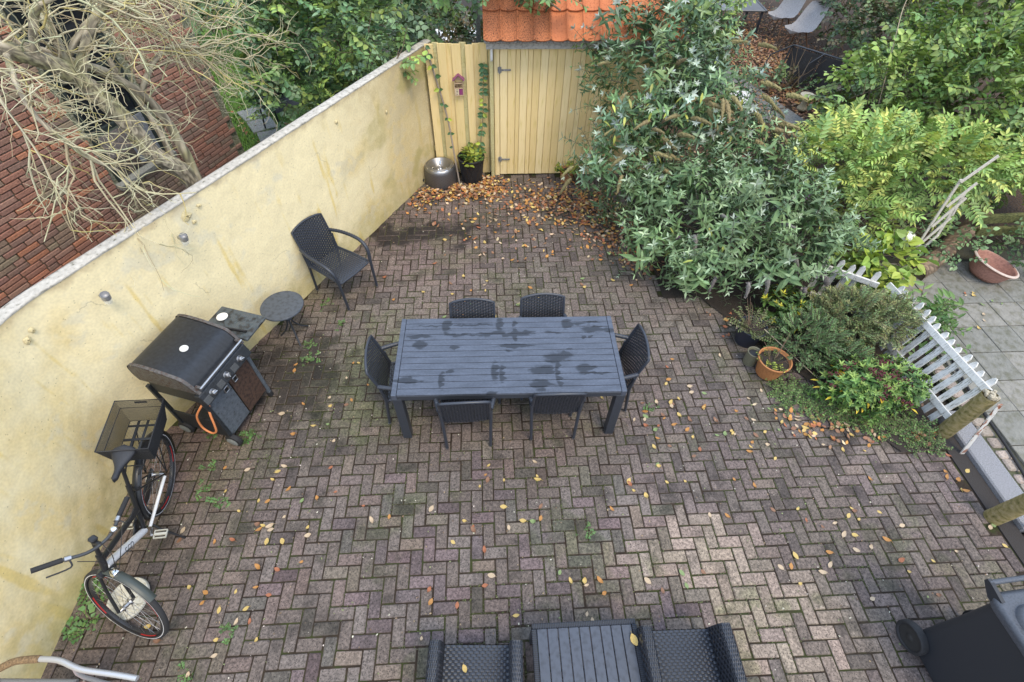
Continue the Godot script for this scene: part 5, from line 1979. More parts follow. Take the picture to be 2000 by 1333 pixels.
	for e in [[left, 8, 25, 2], [right, 3, 24, 1]]:
		xs = []
		cs = []
		for k in range(e[1], e[2], e[3]):
			for sd in [-1.0, 1.0]:
				if R.randf() < 0.2:
					continue
				var at: Vector3 = e[0][k] + Vector3(0, R.randf_range(-0.02, 0.02), 0.012)
				xs.append(Transform3D(basis_to(Vector3(sd, R.randf_range(-0.9, 0.4), 0.5), Vector3(0, 0.3, 1)) * Basis.from_scale(Vector3.ONE * R.randf_range(0.6, 1.0)), at))
				cs.append(tint(Color(0.055, 0.13, 0.045) if R.randf() < 0.85 else Color(0.35, 0.42, 0.05), 0.25))
		many("leaves", bm, M.leaf, xs, cs, climb)
	# insect hotel
	var h := thing("insect_hotel", "small insect hotel with purple roof hung on the yellow board fence", "insect hotel", Vector3(-0.325, 1.215, -5.245))
	var wood := mat(lin(0.60, 0.44, 0.28), 0.7, M.grain, M.fine_bump, 8.0)
	var purple := mat(lin(0.30, 0.09, 0.20), 0.7, M.grain, null, 8.0)
	s = Sh.new()
	for e in [[Vector3(0.012, 0.20, 0.07), Vector3(-0.058, 0.10, 0)], [Vector3(0.012, 0.20, 0.07), Vector3(0.058, 0.10, 0)], [Vector3(0.104, 0.012, 0.07), Vector3(0, 0.006, 0)], [Vector3(0.104, 0.010, 0.07), Vector3(0, 0.10, 0)], [Vector3(0.104, 0.010, 0.07), Vector3(0, 0.165, 0)], [Vector3(0.104, 0.19, 0.006), Vector3(0, 0.10, -0.03)]]:
		s.box(e[0], e[1], 0.001)
	s.prism(PackedVector2Array([Vector2(-0.064, 0.20), Vector2(0.064, 0.20), Vector2(0, 0.262)]), 0.02)
	obj("case", s, wood, h)
	for sd in [-1.0, 1.0]:
		s = Sh.new()
		s.box(Vector3(0.105, 0.012, 0.10), Vector3(sd * 0.041, 0.241, 0.008), 0.002, Basis(Vector3(0, 0, 1), -sd * 0.76))
		obj("roof", s, purple, h)
	s = Sh.new()
	s.box(Vector3(0.048, 0.086, 0.05), Vector3(-0.027, 0.054, 0.008), 0.002)
	var slots := obj("slotted_block", s, mat(lin(0.75, 0.62, 0.42), 0.7), h)
	for k in 4:
		s = Sh.new()
		s.box(Vector3(0.026, 0.006, 0.004), Vector3(-0.027, 0.022 + k * 0.02, 0.0335))
		obj("opening", s, M.black, slots)
	s = Sh.new()
	s.box(Vector3(0.05, 0.086, 0.05), Vector3(0.027, 0.054, 0.006), 0.002)
	var pur := obj("purple_block", s, mat(lin(0.36, 0.06, 0.22), 0.6), h)
	s = Sh.new()
	for k in 5:
		for j in 4:
			s.box(Vector3(0.006, 0.006, 0.003), Vector3(0.009 + j * 0.012, 0.022 + k * 0.016, 0.032))
	obj("drill_holes", s, M.black, pur).set_meta("kind", "stuff")
	s = Sh.new()
	s.col = Color(0.26, 0.17, 0.10)
	for k in 22:
		var q := Vector3(R.randf_range(-0.045, 0.045), R.randf_range(0.112, 0.158), 0.0)
		s.tube([q + Vector3(0, 0, -0.02), q + Vector3(R.randf_range(-0.01, 0.01), 0, 0.03)], 0.0055, 6)
	obj("twig_filling", s, M.bark, h).set_meta("kind", "stuff")
	s = Sh.new()
	s.tube([Vector3(0, 0.26, -0.02), Vector3(0, 0.295, -0.02)], 0.003, 5)
	obj("hook", s, M.galv, h)
	# pots in the open: body, earth and plant each
	var herb := [alternate(g, 12, 0.16, 0.022, 0.012, Color(0.10, 0.14, 0.05), Color(0.16, 0.19, 0.07))]
	var sedum := [shoot(g, 5, 0.06, 0.022, 0.010, Color(0.20, 0.27, 0.05), Color(0.40, 0.42, 0.08), 0.1, 5)]
	for e in [["terracotta_pot", "small terracotta pot with a sprouting plant by the shed's plank door", Vector3(1.26, 0, -4.98), 0.085, 0.115, 0.20, M.terracotta], ["terracotta_pot", "wide orange terracotta pot with yellow green sedum beside the small glazed pot", Vector3(3.0, 0, -1.20), 0.115, 0.168, 0.24, mat(lin(0.50, 0.21, 0.075), 0.7, M.grain, M.fine_bump, 5.0)], ["bucket", "dark blue bucket with a twiggy herb standing behind the terracotta pot", Vector3(2.93, 0, -1.66), 0.12, 0.155, 0.25, mat(lin(0.022, 0.026, 0.04), 0.5)], ["glazed_pot", "small empty olive grey glazed pot beside the sedum in terracotta", Vector3(2.855, 0, -1.345), 0.066, 0.074, 0.19, mat(lin(0.17, 0.165, 0.11), 0.4, M.grain, M.fine_bump, 8.0)]]:
		p = thing(e[0], e[1], "bucket" if e[0] == "bucket" else "flower pot", e[2])
		obj("body", pot_shape(e[3], e[4], e[5], 0.028 if e[0] != "glazed_pot" else 0.01), e[6], p)
		s = Sh.new()
		s.lathe([Vector2(e[4] - 0.016, e[5] * 0.84), Vector2(e[4] * 0.5, e[5] * 0.87), Vector2(0, e[5] * 0.87)], 20)
		obj("soil", s, M.soil if e[0] != "glazed_pot" else M.black, p)
		xs = []
		cs = []
		if e[0] == "glazed_pot":
			continue
		var sedumy: bool = e[4] > 0.16
		for k in (34 if sedumy else 60 if e[0] == "bucket" else 14):
			var an := R.randf() * TAU
			var rr: float = sqrt(R.randf()) * (e[4] - 0.03)
			var out := Vector3(cos(an) * 0.8, R.randf_range(0.3, 1.3), sin(an) * 0.8)
			xs.append(Transform3D(basis_to(out) * Basis.from_scale(Vector3.ONE * R.randf_range(0.7, 1.3)), Vector3(cos(an) * rr, e[5] * 0.87, sin(an) * rr)))
			cs.append(tint(Color(1, 1, 1), 0.2))
		var pl := thing("potted_plant", ["leggy green shoots growing in the small terracotta pot by the shed", "yellow green sedum cushion in the wide terracotta pot", "grey green twiggy herb growing over the dark blue bucket"][0 if e[4] < 0.12 else 1 if sedumy else 2], "plant", e[2])
		plant("foliage", pl, sedum if sedumy else herb if e[0] == "bucket" else cl, M.leaf_dull, [xs, cs])
		if e[0] != "terracotta_pot" or sedumy:
			s = Sh.new()
			s.col = Color(0.20, 0.13, 0.09)
			for k in 7:
				var an := R.randf() * TAU
				s.tube([Vector3(cos(an) * 0.05, e[5] * 0.85, sin(an) * 0.05), Vector3(cos(an) * 0.12, e[5] + 0.12, sin(an) * 0.12), Vector3(cos(an) * 0.2, e[5] + R.randf_range(0.15, 0.28), sin(an) * 0.2)], [0.003, 0.0025, 0.0015], 4)
			obj("dry_twigs", s, M.bark, pl).set_meta("kind", "stuff")
	# pale cane lying from the pots over the bed
	s = Sh.new()
	s.col = Color(0.42, 0.36, 0.26)
	s.tube([Vector3(2.98, 0.32, -1.55), Vector3(3.2, 0.22, -1.3), Vector3(3.52, 0.03, -1.05)], 0.004, 5)
	tag(obj("bent_cane", s, M.bark), "thin pale dry cane bent from the bucket towards the bed", "cane")
	# tipped bowl on the neighbour's slabs
	p = thing("terracotta_bowl", "large pink terracotta bowl with a chipped pale rim on the grey slabs", "bowl", Vector3(6.36, 0.045, -2.60))
	p.rotation = Vector3(0.10, 0.4, -0.22)
	s = Sh.new()
	s.lathe([Vector2(0, 0), Vector2(0.15, 0), Vector2(0.20, 0.05), Vector2(0.235, 0.15), Vector2(0.25, 0.19), Vector2(0.275, 0.195), Vector2(0.278, 0.215), Vector2(0.255, 0.22), Vector2(0.235, 0.205), Vector2(0.205, 0.08), Vector2(0.14, 0.025), Vector2(0.0, 0.022)], 44)
	obj("body", s, mat(lin(0.40, 0.20, 0.15), 0.75, ntex(141, 0.015, [[0.0, grey(0.75)], [0.6, grey(1.0)], [1.0, grey(1.3)]], 512, 5), M.fine_bump, 4.0), p)
	s = Sh.new()
	s.lathe([Vector2(0.254, 0.2205), Vector2(0.278, 0.2165), Vector2(0.280, 0.205)], 44)
	obj("pale_rim", s, mat(lin(0.62, 0.50, 0.43), 0.8, M.grain, M.fine_bump, 5.0), p)
	# plastic dish behind the bicycle's front wheel
	p = thing("plastic_lid", "round white plastic lid lying on the paving behind the bicycle's front wheel", "lid", Vector3(-2.86, 0.0, 0.78))
	p.rotation = Vector3(0.0, 0.3, 0.12)
	s = Sh.new()
	s.lathe([Vector2(0.0, 0.03), Vector2(0.145, 0.028), Vector2(0.152, 0.012), Vector2(0.158, 0.012), Vector2(0.158, 0.035), Vector2(0.15, 0.040), Vector2(0.14, 0.036), Vector2(0.125, 0.034), Vector2(0.0, 0.042)], 44)
	obj("dish", s, mat(lin(0.62, 0.60, 0.52), 0.55, ntex(142, 0.015, [[0.0, Color(0.86, 0.83, 0.76)], [0.4, grey(0.97)], [1.0, grey(1.0)]]), null, 3.0), p)
	# the garden chair whose arm reaches into the lower left corner
	p = thing("garden_chair", "silver tubed garden chair with pink woven seat cut by the picture's lower left corner", "garden chair", Vector3(-2.55, 0, 1.55))
	var alu := mat(lin(0.50, 0.51, 0.53), 0.38, null, M.fine_bump, 10.0)
	alu.normal_scale = 0.1
	alu.metallic = 0.5
	# positions in world space, less the root
	var rt := p.position
	var arm_pts := curve([Vector3(-2.832, 0.66, 1.258), Vector3(-2.709, 0.66, 1.271), Vector3(-2.598, 0.655, 1.311), Vector3(-2.524, 0.65, 1.331), Vector3(-2.36, 0.64, 1.357), Vector3(-2.205, 0.63, 1.385)].map(func(q): return q - rt), 5)
	s = Sh.new()
	s.tube(arm_pts, 0.0165, 12)
	obj("arm_tube", s, alu, p)
	s = Sh.new()
	var pad := curve([Vector3(-3.16, 0.62, 1.34), Vector3(-3.04, 0.653, 1.292), Vector3(-2.96, 0.66, 1.262), Vector3(-2.825, 0.66, 1.258)].map(func(q): return q - rt), 5)
	s.tube(pad, [0.014, 0.018, 0.02, 0.021, 0.022, 0.022, 0.022, 0.022, 0.022, 0.022, 0.022, 0.022, 0.022, 0.022, 0.0225, 0.02], 12)
	obj("arm_pad", s, mat(lin(0.26, 0.17, 0.09), 0.75, ntex(143, 0.02, [[0.0, grey(0.55)], [0.6, grey(0.95)], [1.0, grey(1.3)]], 512, 5), M.rough_bump, 6.0), p)
	s = Sh.new()
	s.tube(curve([Vector3(-2.60, 0.645, 1.315), Vector3(-2.62, 0.5, 1.345), Vector3(-2.62, 0.02, 1.36)].map(func(q): return q - rt), 3), 0.013, 10)
	obj("leg", s, alu, p)
	s = Sh.new()
	s.tube([Vector3(-3.15, 0.02, 1.40) - rt, Vector3(-3.16, 0.62, 1.345) - rt], 0.013, 10)
	obj("leg", s, alu, p)
	s = Sh.new()
	s.tube([Vector3(-3.2, 0.46, 1.335) - rt, Vector3(-2.70, 0.43, 1.36) - rt], 0.016, 10)
	obj("seat_tube", s, mat(lin(0.16, 0.165, 0.175), 0.4), p)
	var w := weave(func(u, v): return Vector3(lerpf(-3.0, -2.62, u), 0.47 - 0.02 * sin(u * PI), lerpf(1.365, 1.9, v)) - rt, 18, 16, 0.004)
	var pink := mat(lin(0.34, 0.155, 0.155), 0.6)
	var st := obj("seat", w[0], pink, p)
	obj("stakes", w[1], pink, st)

# ---------------------------------------------------------------- the overgrown garden behind and to the right
func build_far_garden() -> void:
	var lm := mat(lin(0.085, 0.055, 0.036), 0.95, ntex(151, 0.06, [[0.0, grey(0.45)], [0.5, grey(0.8)], [0.75, Color(1.0, 0.85, 0.6)], [1.0, Color(1.8, 1.3, 0.8)]], 512, 5), M.rough_bump, 1.2, true)
	var s := Sh.new()
	s.grid(30, 30, func(a, b): return Vector3(lerpf(2.5, 14.0, a), -0.02 + 0.03 * sin(a * 21.0) * cos(b * 17.0), lerpf(-2.5, -20.0, b)))
	struct("garden_ground", s, lm, "brown leaf covered earth of the overgrown garden beyond the shed")
	# a path of old stone slabs
	var stone := mat(lin(0.17, 0.17, 0.16), 0.9, M.grain, M.rough_bump, 1.5, true)
	var bed := Sh.new()
	bed.box(Vector3(0.9, 0.03, 6.2), Vector3.ZERO, 0.0, Basis(Vector3.UP, 0.28))
	var path := struct("garden_path", bed, lm, "path of mossy grey stone slabs strewn with leaves beyond the butterfly bush")
	path.position = Vector3(4.75, 0.0, -9.2)
	path.rotation.y = 0.0
	for k in 9:
		for q in 2:
			var b := Sh.new()
			b.box(Vector3(0.42, 0.04, 0.56), Vector3.ZERO, 0.01)
			var o := obj("slab", b, stone, path)
			var l := Vector3(-0.22 + q * 0.44, 0.02, -2.6 + k * 0.6 + q * 0.2)
			o.position = l.rotated(Vector3.UP, 0.28)
			o.rotation.y = 0.28 + R.randf_range(-0.04, 0.04)
	s = Sh.new()
	s.box(Vector3(0.42, 0.025, 0.7), Vector3.ZERO, 0.004, Basis(Vector3.UP, -0.35))
	var wb := obj("white_board", s, mat(lin(0.70, 0.70, 0.70), 0.6, ntex(152, 0.02, [[0.0, Color(0.6, 0.5, 0.4)], [0.3, grey(0.95)], [1.0, grey(1.0)]]), null, 1.5))
	wb.position = Vector3(4.93, 0.05, -7.67)
	tag(wb, "white board lying among brown leaves beside the butterfly bush", "board")
	# folded textile lounger standing on its edge
	var tex := mat(lin(0.022, 0.023, 0.028), 0.7, null, M.fine_bump, 20.0)
	var l := thing("folding_lounger", "black textile folding lounger standing on its long edge in the leaves", "lounger", Vector3(6.0, 0, -8.55))
	l.rotation = Vector3(0, -atan2(0.95, 0.85), 0)
	l.rotate_object_local(Vector3.RIGHT, -0.12)
	for k in 3:
		s = Sh.new()
		var x0: float = [0.08, 0.68, 1.10][k]
		var x1: float = [0.64, 1.06, 1.34][k]
		s.grid(8, 6, func(a, b): return Vector3(lerpf(x0, x1, a), 0.06 + b * 0.60, 0.03 * sin(a * PI)))
		obj("fabric_panel", s, tex, l)
	for e in [[[Vector3(0.02, 0.02, 0), Vector3(0.05, 0.64, 0), Vector3(0.12, 0.69, 0), Vector3(1.36, 0.68, 0), Vector3(1.42, 0.60, 0), Vector3(1.42, 0.05, 0)], 0.016], [[Vector3(0.05, 0.03, 0), Vector3(1.42, 0.03, 0)], 0.014], [[Vector3(0.66, 0.03, 0.01), Vector3(0.66, 0.68, 0.01)], 0.012], [[Vector3(-0.28, 0.0, 0.22), Vector3(-0.24, 0.45, 0.10), Vector3(0.10, 0.70, 0.02)], 0.013], [[Vector3(0.55, 0.1, 0.25), Vector3(0.55, 0.5, 0.2), Vector3(0.70, 0.69, 0.03)], 0.012]]:
		s = Sh.new()
		s.tube(e[0], e[1], 8)
		obj("frame_tube", s, M.frame, l)
	s = Sh.new()
	for k in 26:
		s.tube([Vector3(0.15 + k * 0.046, 0.675, 0.0), Vector3(0.16 + k * 0.046, 0.63, 0.0)], 0.004, 4)
	obj("bungee_lacing", s, mat(lin(0.30, 0.30, 0.31), 0.5), l).set_meta("kind", "stuff")
	# a low dark table and two pale shell chairs
	var t := thing("low_table", "low dark garden table with a smooth grey black top behind the shell chairs", "table", Vector3(6.15, 0, -11.8), -0.06)
	s = Sh.new()
	s.box(Vector3(1.15, 0.03, 1.0), Vector3(0, 0.45, 0), 0.006)
	obj("table_top", s, mat(lin(0.05, 0.055, 0.065), 0.35), t)
	for sx in [-1.0, 1.0]:
		s = Sh.new()
		s.box(Vector3(0.05, 0.05, 1.0), Vector3(sx * 0.6, 0.45, 0), 0.008)
		obj("edge_bar", s, M.frame, t)
		for sz in [-1.0, 1.0]:
			s = Sh.new()
			s.box(Vector3(0.05, 0.43, 0.05), Vector3(sx * 0.53, 0.215, sz * 0.45), 0.004)
			obj("leg", s, M.frame, t)
	var c := thing("shell_chair", "grey plastic shell chair on thin wooden legs, the one beside the low table", "chair", Vector3(7.02, 0, -11.05), -1.0, "grey shell chairs in the overgrown garden")
	s = Sh.new()
	s.grid(12, 24, func(a, b):
		var q: float = (a - 0.5) * 2.0
		var prof := [Vector2(0.33, 0.40), Vector2(0.24, 0.425), Vector2(0.10, 0.405), Vector2(-0.06, 0.40), Vector2(-0.18, 0.45), Vector2(-0.27, 0.56), Vector2(-0.36, 0.70), Vector2(-0.45, 0.82), Vector2(-0.49, 0.86)]
		var f: float = b * 8.0
		var k: int = mini(int(f), 7)
		var p: Vector2 = prof[k].lerp(prof[k + 1], smoothstep(0, 1, f - k))
		var half := 0.29 * pow(maxf(0.0, 1.0 - pow(absf(b - 0.5) * 2.0, 4.0)), 0.4) * lerpf(1.0, 0.82, b)
		return Vector3(q * half, p.y + 0.07 * q * q * (1.0 - b * 0.3), p.x + 0.05 * q * q * b))
	obj("shell", s, mat(lin(0.40, 0.39, 0.40), 0.6, ntex(153, 0.02, [[0.0, grey(0.75)], [1.0, grey(1.0)]]), M.fine_bump, 3.0), c)
	for sx in [-1.0, 1.0]:
		for sz in [-1.0, 1.0]:
			s = Sh.new()
			s.tube([Vector3(sx * 0.10, 0.42, sz * 0.10), Vector3(sx * 0.24, 0.0, sz * 0.24)], [0.014, 0.010], 8)
			obj("leg", s, mat(lin(0.16, 0.08, 0.04), 0.6), c)
	dup(c, "shell_chair", "grey plastic shell chair on thin wooden legs, the one nearer the folding lounger", Vector3(7.05, 0, -10.15), -1.05)
	# weathered stone ornament
	t = thing("stone_bird_bath", "small pale stone pedestal with a round dish among the brown leaves", "ornament", Vector3(6.03, 0, -7.28))
	s = Sh.new()
	s.lathe([Vector2(0, 0), Vector2(0.09, 0), Vector2(0.085, 0.05), Vector2(0.055, 0.09), Vector2(0.05, 0.2), Vector2(0.075, 0.25)], 20)
	obj("pedestal", s, mat(lin(0.42, 0.37, 0.26), 0.9, M.grain, M.rough_bump, 5.0), t)
	s = Sh.new()
	s.lathe([Vector2(0.07, 0.25), Vector2(0.125, 0.265), Vector2(0.13, 0.285), Vector2(0.11, 0.29), Vector2(0.05, 0.268), Vector2(0, 0.265)], 24)
	obj("dish", s, mat(lin(0.50, 0.46, 0.35), 0.9, M.grain, M.rough_bump, 5.0), t)
	# collapsed trellis
	t = thing("trellis", "weathered grey wooden trellis half folded and leaning beside the white fence", "trellis", Vector3(5.32, 0, -2.68))
	var a := Vector3(0, 0, 0)
	var b := Vector3(-0.17, 1.40, 0.0)
	var wood := mat(lin(0.60, 0.555, 0.48), 0.85, M.grain, M.rough_bump, 4.0)
	s = Sh.new()
	s.t = Transform3D(basis_to(b - a, Vector3(0, 0, 1)), (a + b) / 2)
	s.box(Vector3(0.032, 0.014, (b - a).length()), Vector3.ZERO, 0.002)
	obj("slat", s, wood, t)
	for e in [[Vector3(-0.165, 1.37, 0.014), Vector3(0.06, 1.66, -0.02)], [Vector3(-0.098, 1.057, 0.014), Vector3(0.07, 1.34, -0.02)], [Vector3(-0.083, 0.78, 0.014), Vector3(0.085, 1.15, -0.02)], [Vector3(-0.064, 0.498, 0.014), Vector3(0.10, 0.88, -0.02)], [Vector3(-0.044, 0.236, 0.014), Vector3(0.12, 0.63, -0.02)], [Vector3(-0.03, 0.0, 0.014), Vector3(0.09, 0.26, -0.01)], [Vector3(0.03, 1.22, -0.03), Vector3(0.10, 0.90, -0.03)], [Vector3(0.05, 1.02, -0.03), Vector3(0.13, 0.60, -0.03)]]:
		s = Sh.new()
		s.t = Transform3D(basis_to(e[1] - e[0], Vector3(0, 0, 1)), (e[0] + e[1]) / 2)
		s.box(Vector3(0.036, 0.014, (e[1] - e[0]).length()), Vector3.ZERO, 0.002)
		obj("slat", s, wood, t)
	# log, twigs and timber
	s = Sh.new()
	s.col = Color(0.20, 0.145, 0.10)
	s.tube(curve([Vector3(5.45, 0.10, -2.62), Vector3(5.85, 0.13, -2.85), Vector3(6.3, 0.17, -3.15), Vector3(6.9, 0.25, -3.55)], 16), 0.125, 24)
	barked(s, Vector3.ZERO, 0.125, Color(0.30, 0.215, 0.145), Color(0.13, 0.10, 0.06))
	tag(obj("log", s, M.bark), "thick barked log lying behind the pink bowl", "log")
	for e in [[Vector3(7.25, 0.42, -3.30), "upper mossy green plank at the terrace's far edge"], [Vector3(7.28, 0.26, -3.24), "lower mossy green plank at the terrace's far edge"]]:
		s = Sh.new()
		s.box(Vector3(1.5, 0.13, 0.05), e[0], 0.006, Basis(Vector3.UP, 0.05))
		tag(obj("plank", s, mat(lin(0.16, 0.17, 0.055), 0.9, M.old_wood.albedo_texture, M.rough_bump, 2.0)), e[1], "plank", "mossy planks edging the terrace")
	s = Sh.new()
	for k in 90:
		var p := Vector3(R.randf_range(4.75, 5.5), R.randf_range(0.1, 0.65), R.randf_range(-3.6, -2.95))
		var dd := Vector3(R.randf_range(-1, 1), R.randf_range(-0.1, 0.8), R.randf_range(-0.6, 0.6)).normalized()
		s.col = tint(Color(0.30, 0.24, 0.18), 0.4)
		s.tube([p, p + dd * 0.2 + Vector3(0, 0.02, 0), p + dd * R.randf_range(0.3, 0.5)], [0.004, 0.003, 0.001], 4, false)
	var tw := obj("dead_branches", s, M.bark)
	tag(tw, "tangle of dry dead branches behind the white hydrangea flower", "dead branches", "", "stuff")
	# blue bottle by the bowl
	t = thing("spray_bottle", "pale blue plastic bottle lying behind the pink bowl", "bottle", Vector3(6.62, 0.05, -2.86), 0.5)
	s = Sh.new()
	s.t = Transform3D(Basis(Vector3(0, 0, 1), PI / 2), Vector3(0, 0.04, 0))
	s.lathe([Vector2(0, -0.09), Vector2(0.035, -0.088), Vector2(0.038, -0.07), Vector2(0.038, 0.03), Vector2(0.02, 0.06), Vector2(0.018, 0.08), Vector2(0, 0.08)], 16)
	obj("body", s, mat(lin(0.36, 0.55, 0.66), 0.35), t)
	s = Sh.new()
	s.box(Vector3(0.07, 0.025, 0.02), Vector3(-0.11, 0.04, 0), 0.005)
	obj("nozzle", s, mat(lin(0.6, 0.68, 0.72), 0.4), t)
	# beyond the wall on the left: black garden chair and a stone
	t = thing("garden_chair", "black metal garden chair on the lawn behind the yellow wall", "garden chair", Vector3(-3.42, 0, -6.75), 0.9)
	for sd in [-1.0, 1.0]:
		s = Sh.new()
		s.tube(curve([Vector3(sd * 0.27, 0, 0.25), Vector3(sd * 0.27, 0.60, 0.22), Vector3(sd * 0.27, 0.64, 0.15), Vector3(sd * 0.26, 0.62, -0.25)], 4), 0.015, 8)
		obj("arm_frame", s, M.frame, t)
		s = Sh.new()
		s.tube([Vector3(sd * 0.25, 0, -0.30), Vector3(sd * 0.24, 0.45, -0.24), Vector3(sd * 0.23, 0.95, -0.38)], 0.015, 8)
		obj("back_leg", s, M.frame, t)
	s = Sh.new()
	s.grid(6, 6, func(u, v): return Vector3((u - 0.5) * 0.50, 0.43 - 0.03 * sin(v * PI), lerpf(-0.25, 0.24, v)))
	obj("seat", s, tex, t)
	s = Sh.new()
	s.grid(6, 6, func(u, v): return Vector3((u - 0.5) * 0.46, lerpf(0.45, 0.95, v), lerpf(-0.25, -0.38, v) - 0.03 * sin(u * PI)))
	obj("backrest", s, tex, t)
	for k in 4:
		s = Sh.new()
		s.box(Vector3(0.42, 0.05, 0.46), Vector3.ZERO, 0.01)
		var o := obj("stepping_stone", s, mat(lin(0.27, 0.27, 0.26), 0.9, M.grain, M.rough_bump, 2.0))
		o.position = Vector3(-3.35 - 0.28 * k, -0.005, -6.05 - 0.42 * k)
		o.rotation.y = 0.35 + 0.1 * k
		tag(o, ["square grey stepping stone nearest the yellow wall, below the black chair", "second grey stepping stone from the yellow wall on the lawn", "third grey stepping stone from the yellow wall on the lawn", "grey stepping stone farthest from the yellow wall on the lawn"][k], "stepping stone", "stepping stones on the lawn")
	# white table and grey posts glimpsed behind the climbing hedge
	t = thing("white_table", "white garden table glimpsed behind the hedge left of the shed roof", "table", Vector3(-0.45, 0, -9.1), 0.3)
	s = Sh.new()
	s.box(Vector3(0.8, 0.04, 0.6), Vector3(0, 0.72, 0), 0.008)
	obj("table_top", s, mat(lin(0.72, 0.72, 0.72), 0.5), t)
	for sx in [-1.0, 1.0]:
		for sz in [-1.0, 1.0]:
			s = Sh.new()
			s.box(Vector3(0.05, 0.70, 0.05), Vector3(sx * 0.35, 0.35, sz * 0.25), 0.004)
			obj("leg", s, mat(lin(0.6, 0.6, 0.6), 0.5), t)
	s = Sh.new()
	s.box(Vector3(0.07, 1.9, 0.07), Vector3(0.0, 0.95, 0), 0.006)
	var post := obj("grey_post", s, mat(lin(0.22, 0.24, 0.27), 0.7, M.grain, null, 3.0))
	post.position = Vector3(-0.04, 0, -6.6)
	tag(post, "square grey post standing behind the board fence by the shed roof", "post")

# ---------------------------------------------------------------- the bare lichen grown tree behind the wall
func twig(s: Sh, g: RandomNumberGenerator, from: Vector3, dir: Vector3, length: float, r: float, depth: int) -> void:
	var n := 5
	var pts := [from]
	var d := dir.normalized()
	for k in n:
		d = (d + Vector3(g.randfn(), g.randfn() - 0.08, g.randfn()) * 0.26).normalized()
		pts.append(pts[-1] + d * length / n)
	var rr := []
	for k in n + 1:
		rr.append(maxf(0.0014, r * lerpf(1.0, 0.45, float(k) / n)) * g.randf_range(0.85, 1.2))
	var lichen := g.randf()
	s.col = tint(Color(0.42, 0.345, 0.205).lerp(Color(0.56, 0.55, 0.36), lichen).lerp(Color(0.62, 0.52, 0.14), 0.6 if g.randf() < 0.08 else 0.0), 0.2)
	s.tube(pts, rr, 5 if r > 0.008 else 4, false)
	if depth <= 0:
		return
	var kids := 2 + g.randi() % 3
	for k in kids:
		var at: int = 1 + g.randi() % n
		var side := d.cross(Vector3(g.randfn(), g.randfn(), g.randfn())).normalized()
		twig(s, g, pts[at], (pts[at] - pts[at - 1]).normalized() * 0.75 + side * g.randf_range(0.5, 1.0), length * g.randf_range(0.42, 0.72), r * 0.58, depth - 1)

func barked(s: Sh, _from: Vector3, r: float, plate: Color, mossy: Color) -> void:   # plates and cracks pressed into a smooth limb
	var cells := FastNoiseLite.new()
	cells.seed = 172
	cells.noise_type = FastNoiseLite.TYPE_CELLULAR
	cells.cellular_return_type = FastNoiseLite.RETURN_DISTANCE2_SUB
	cells.frequency = 1.0
	cells.fractal_type = FastNoiseLite.FRACTAL_NONE
	var soft := noise(173, 1.0, 3)
	for k in s.v.size():
		var p := s.v[k]
		var w := soft.get_noise_3d(p.x * 9.0, p.y * 6.0, p.z * 9.0)
		var c := cells.get_noise_3d(p.x * 34.0 + w * 1.2, p.y * 17.0, p.z * 34.0 + w * 1.2) + 1.0   # 0 in the cracks
		var crack := smoothstep(0.30, 0.04, c)
		var b2 := soft.get_noise_3d(p.x * 3.0 + 50.0, p.y * 3.0, p.z * 3.0)
		s.v[k] = p + s.n[k] * r * (b2 * 0.16 - crack * 0.13 + w * 0.05)
		var col := (plate * (1.0 + w * 0.35)).lerp(mossy, clampf(b2 * 1.7, 0.0, 0.7))
		s.c[k] = col.lerp(plate * 0.22, crack * 0.85)

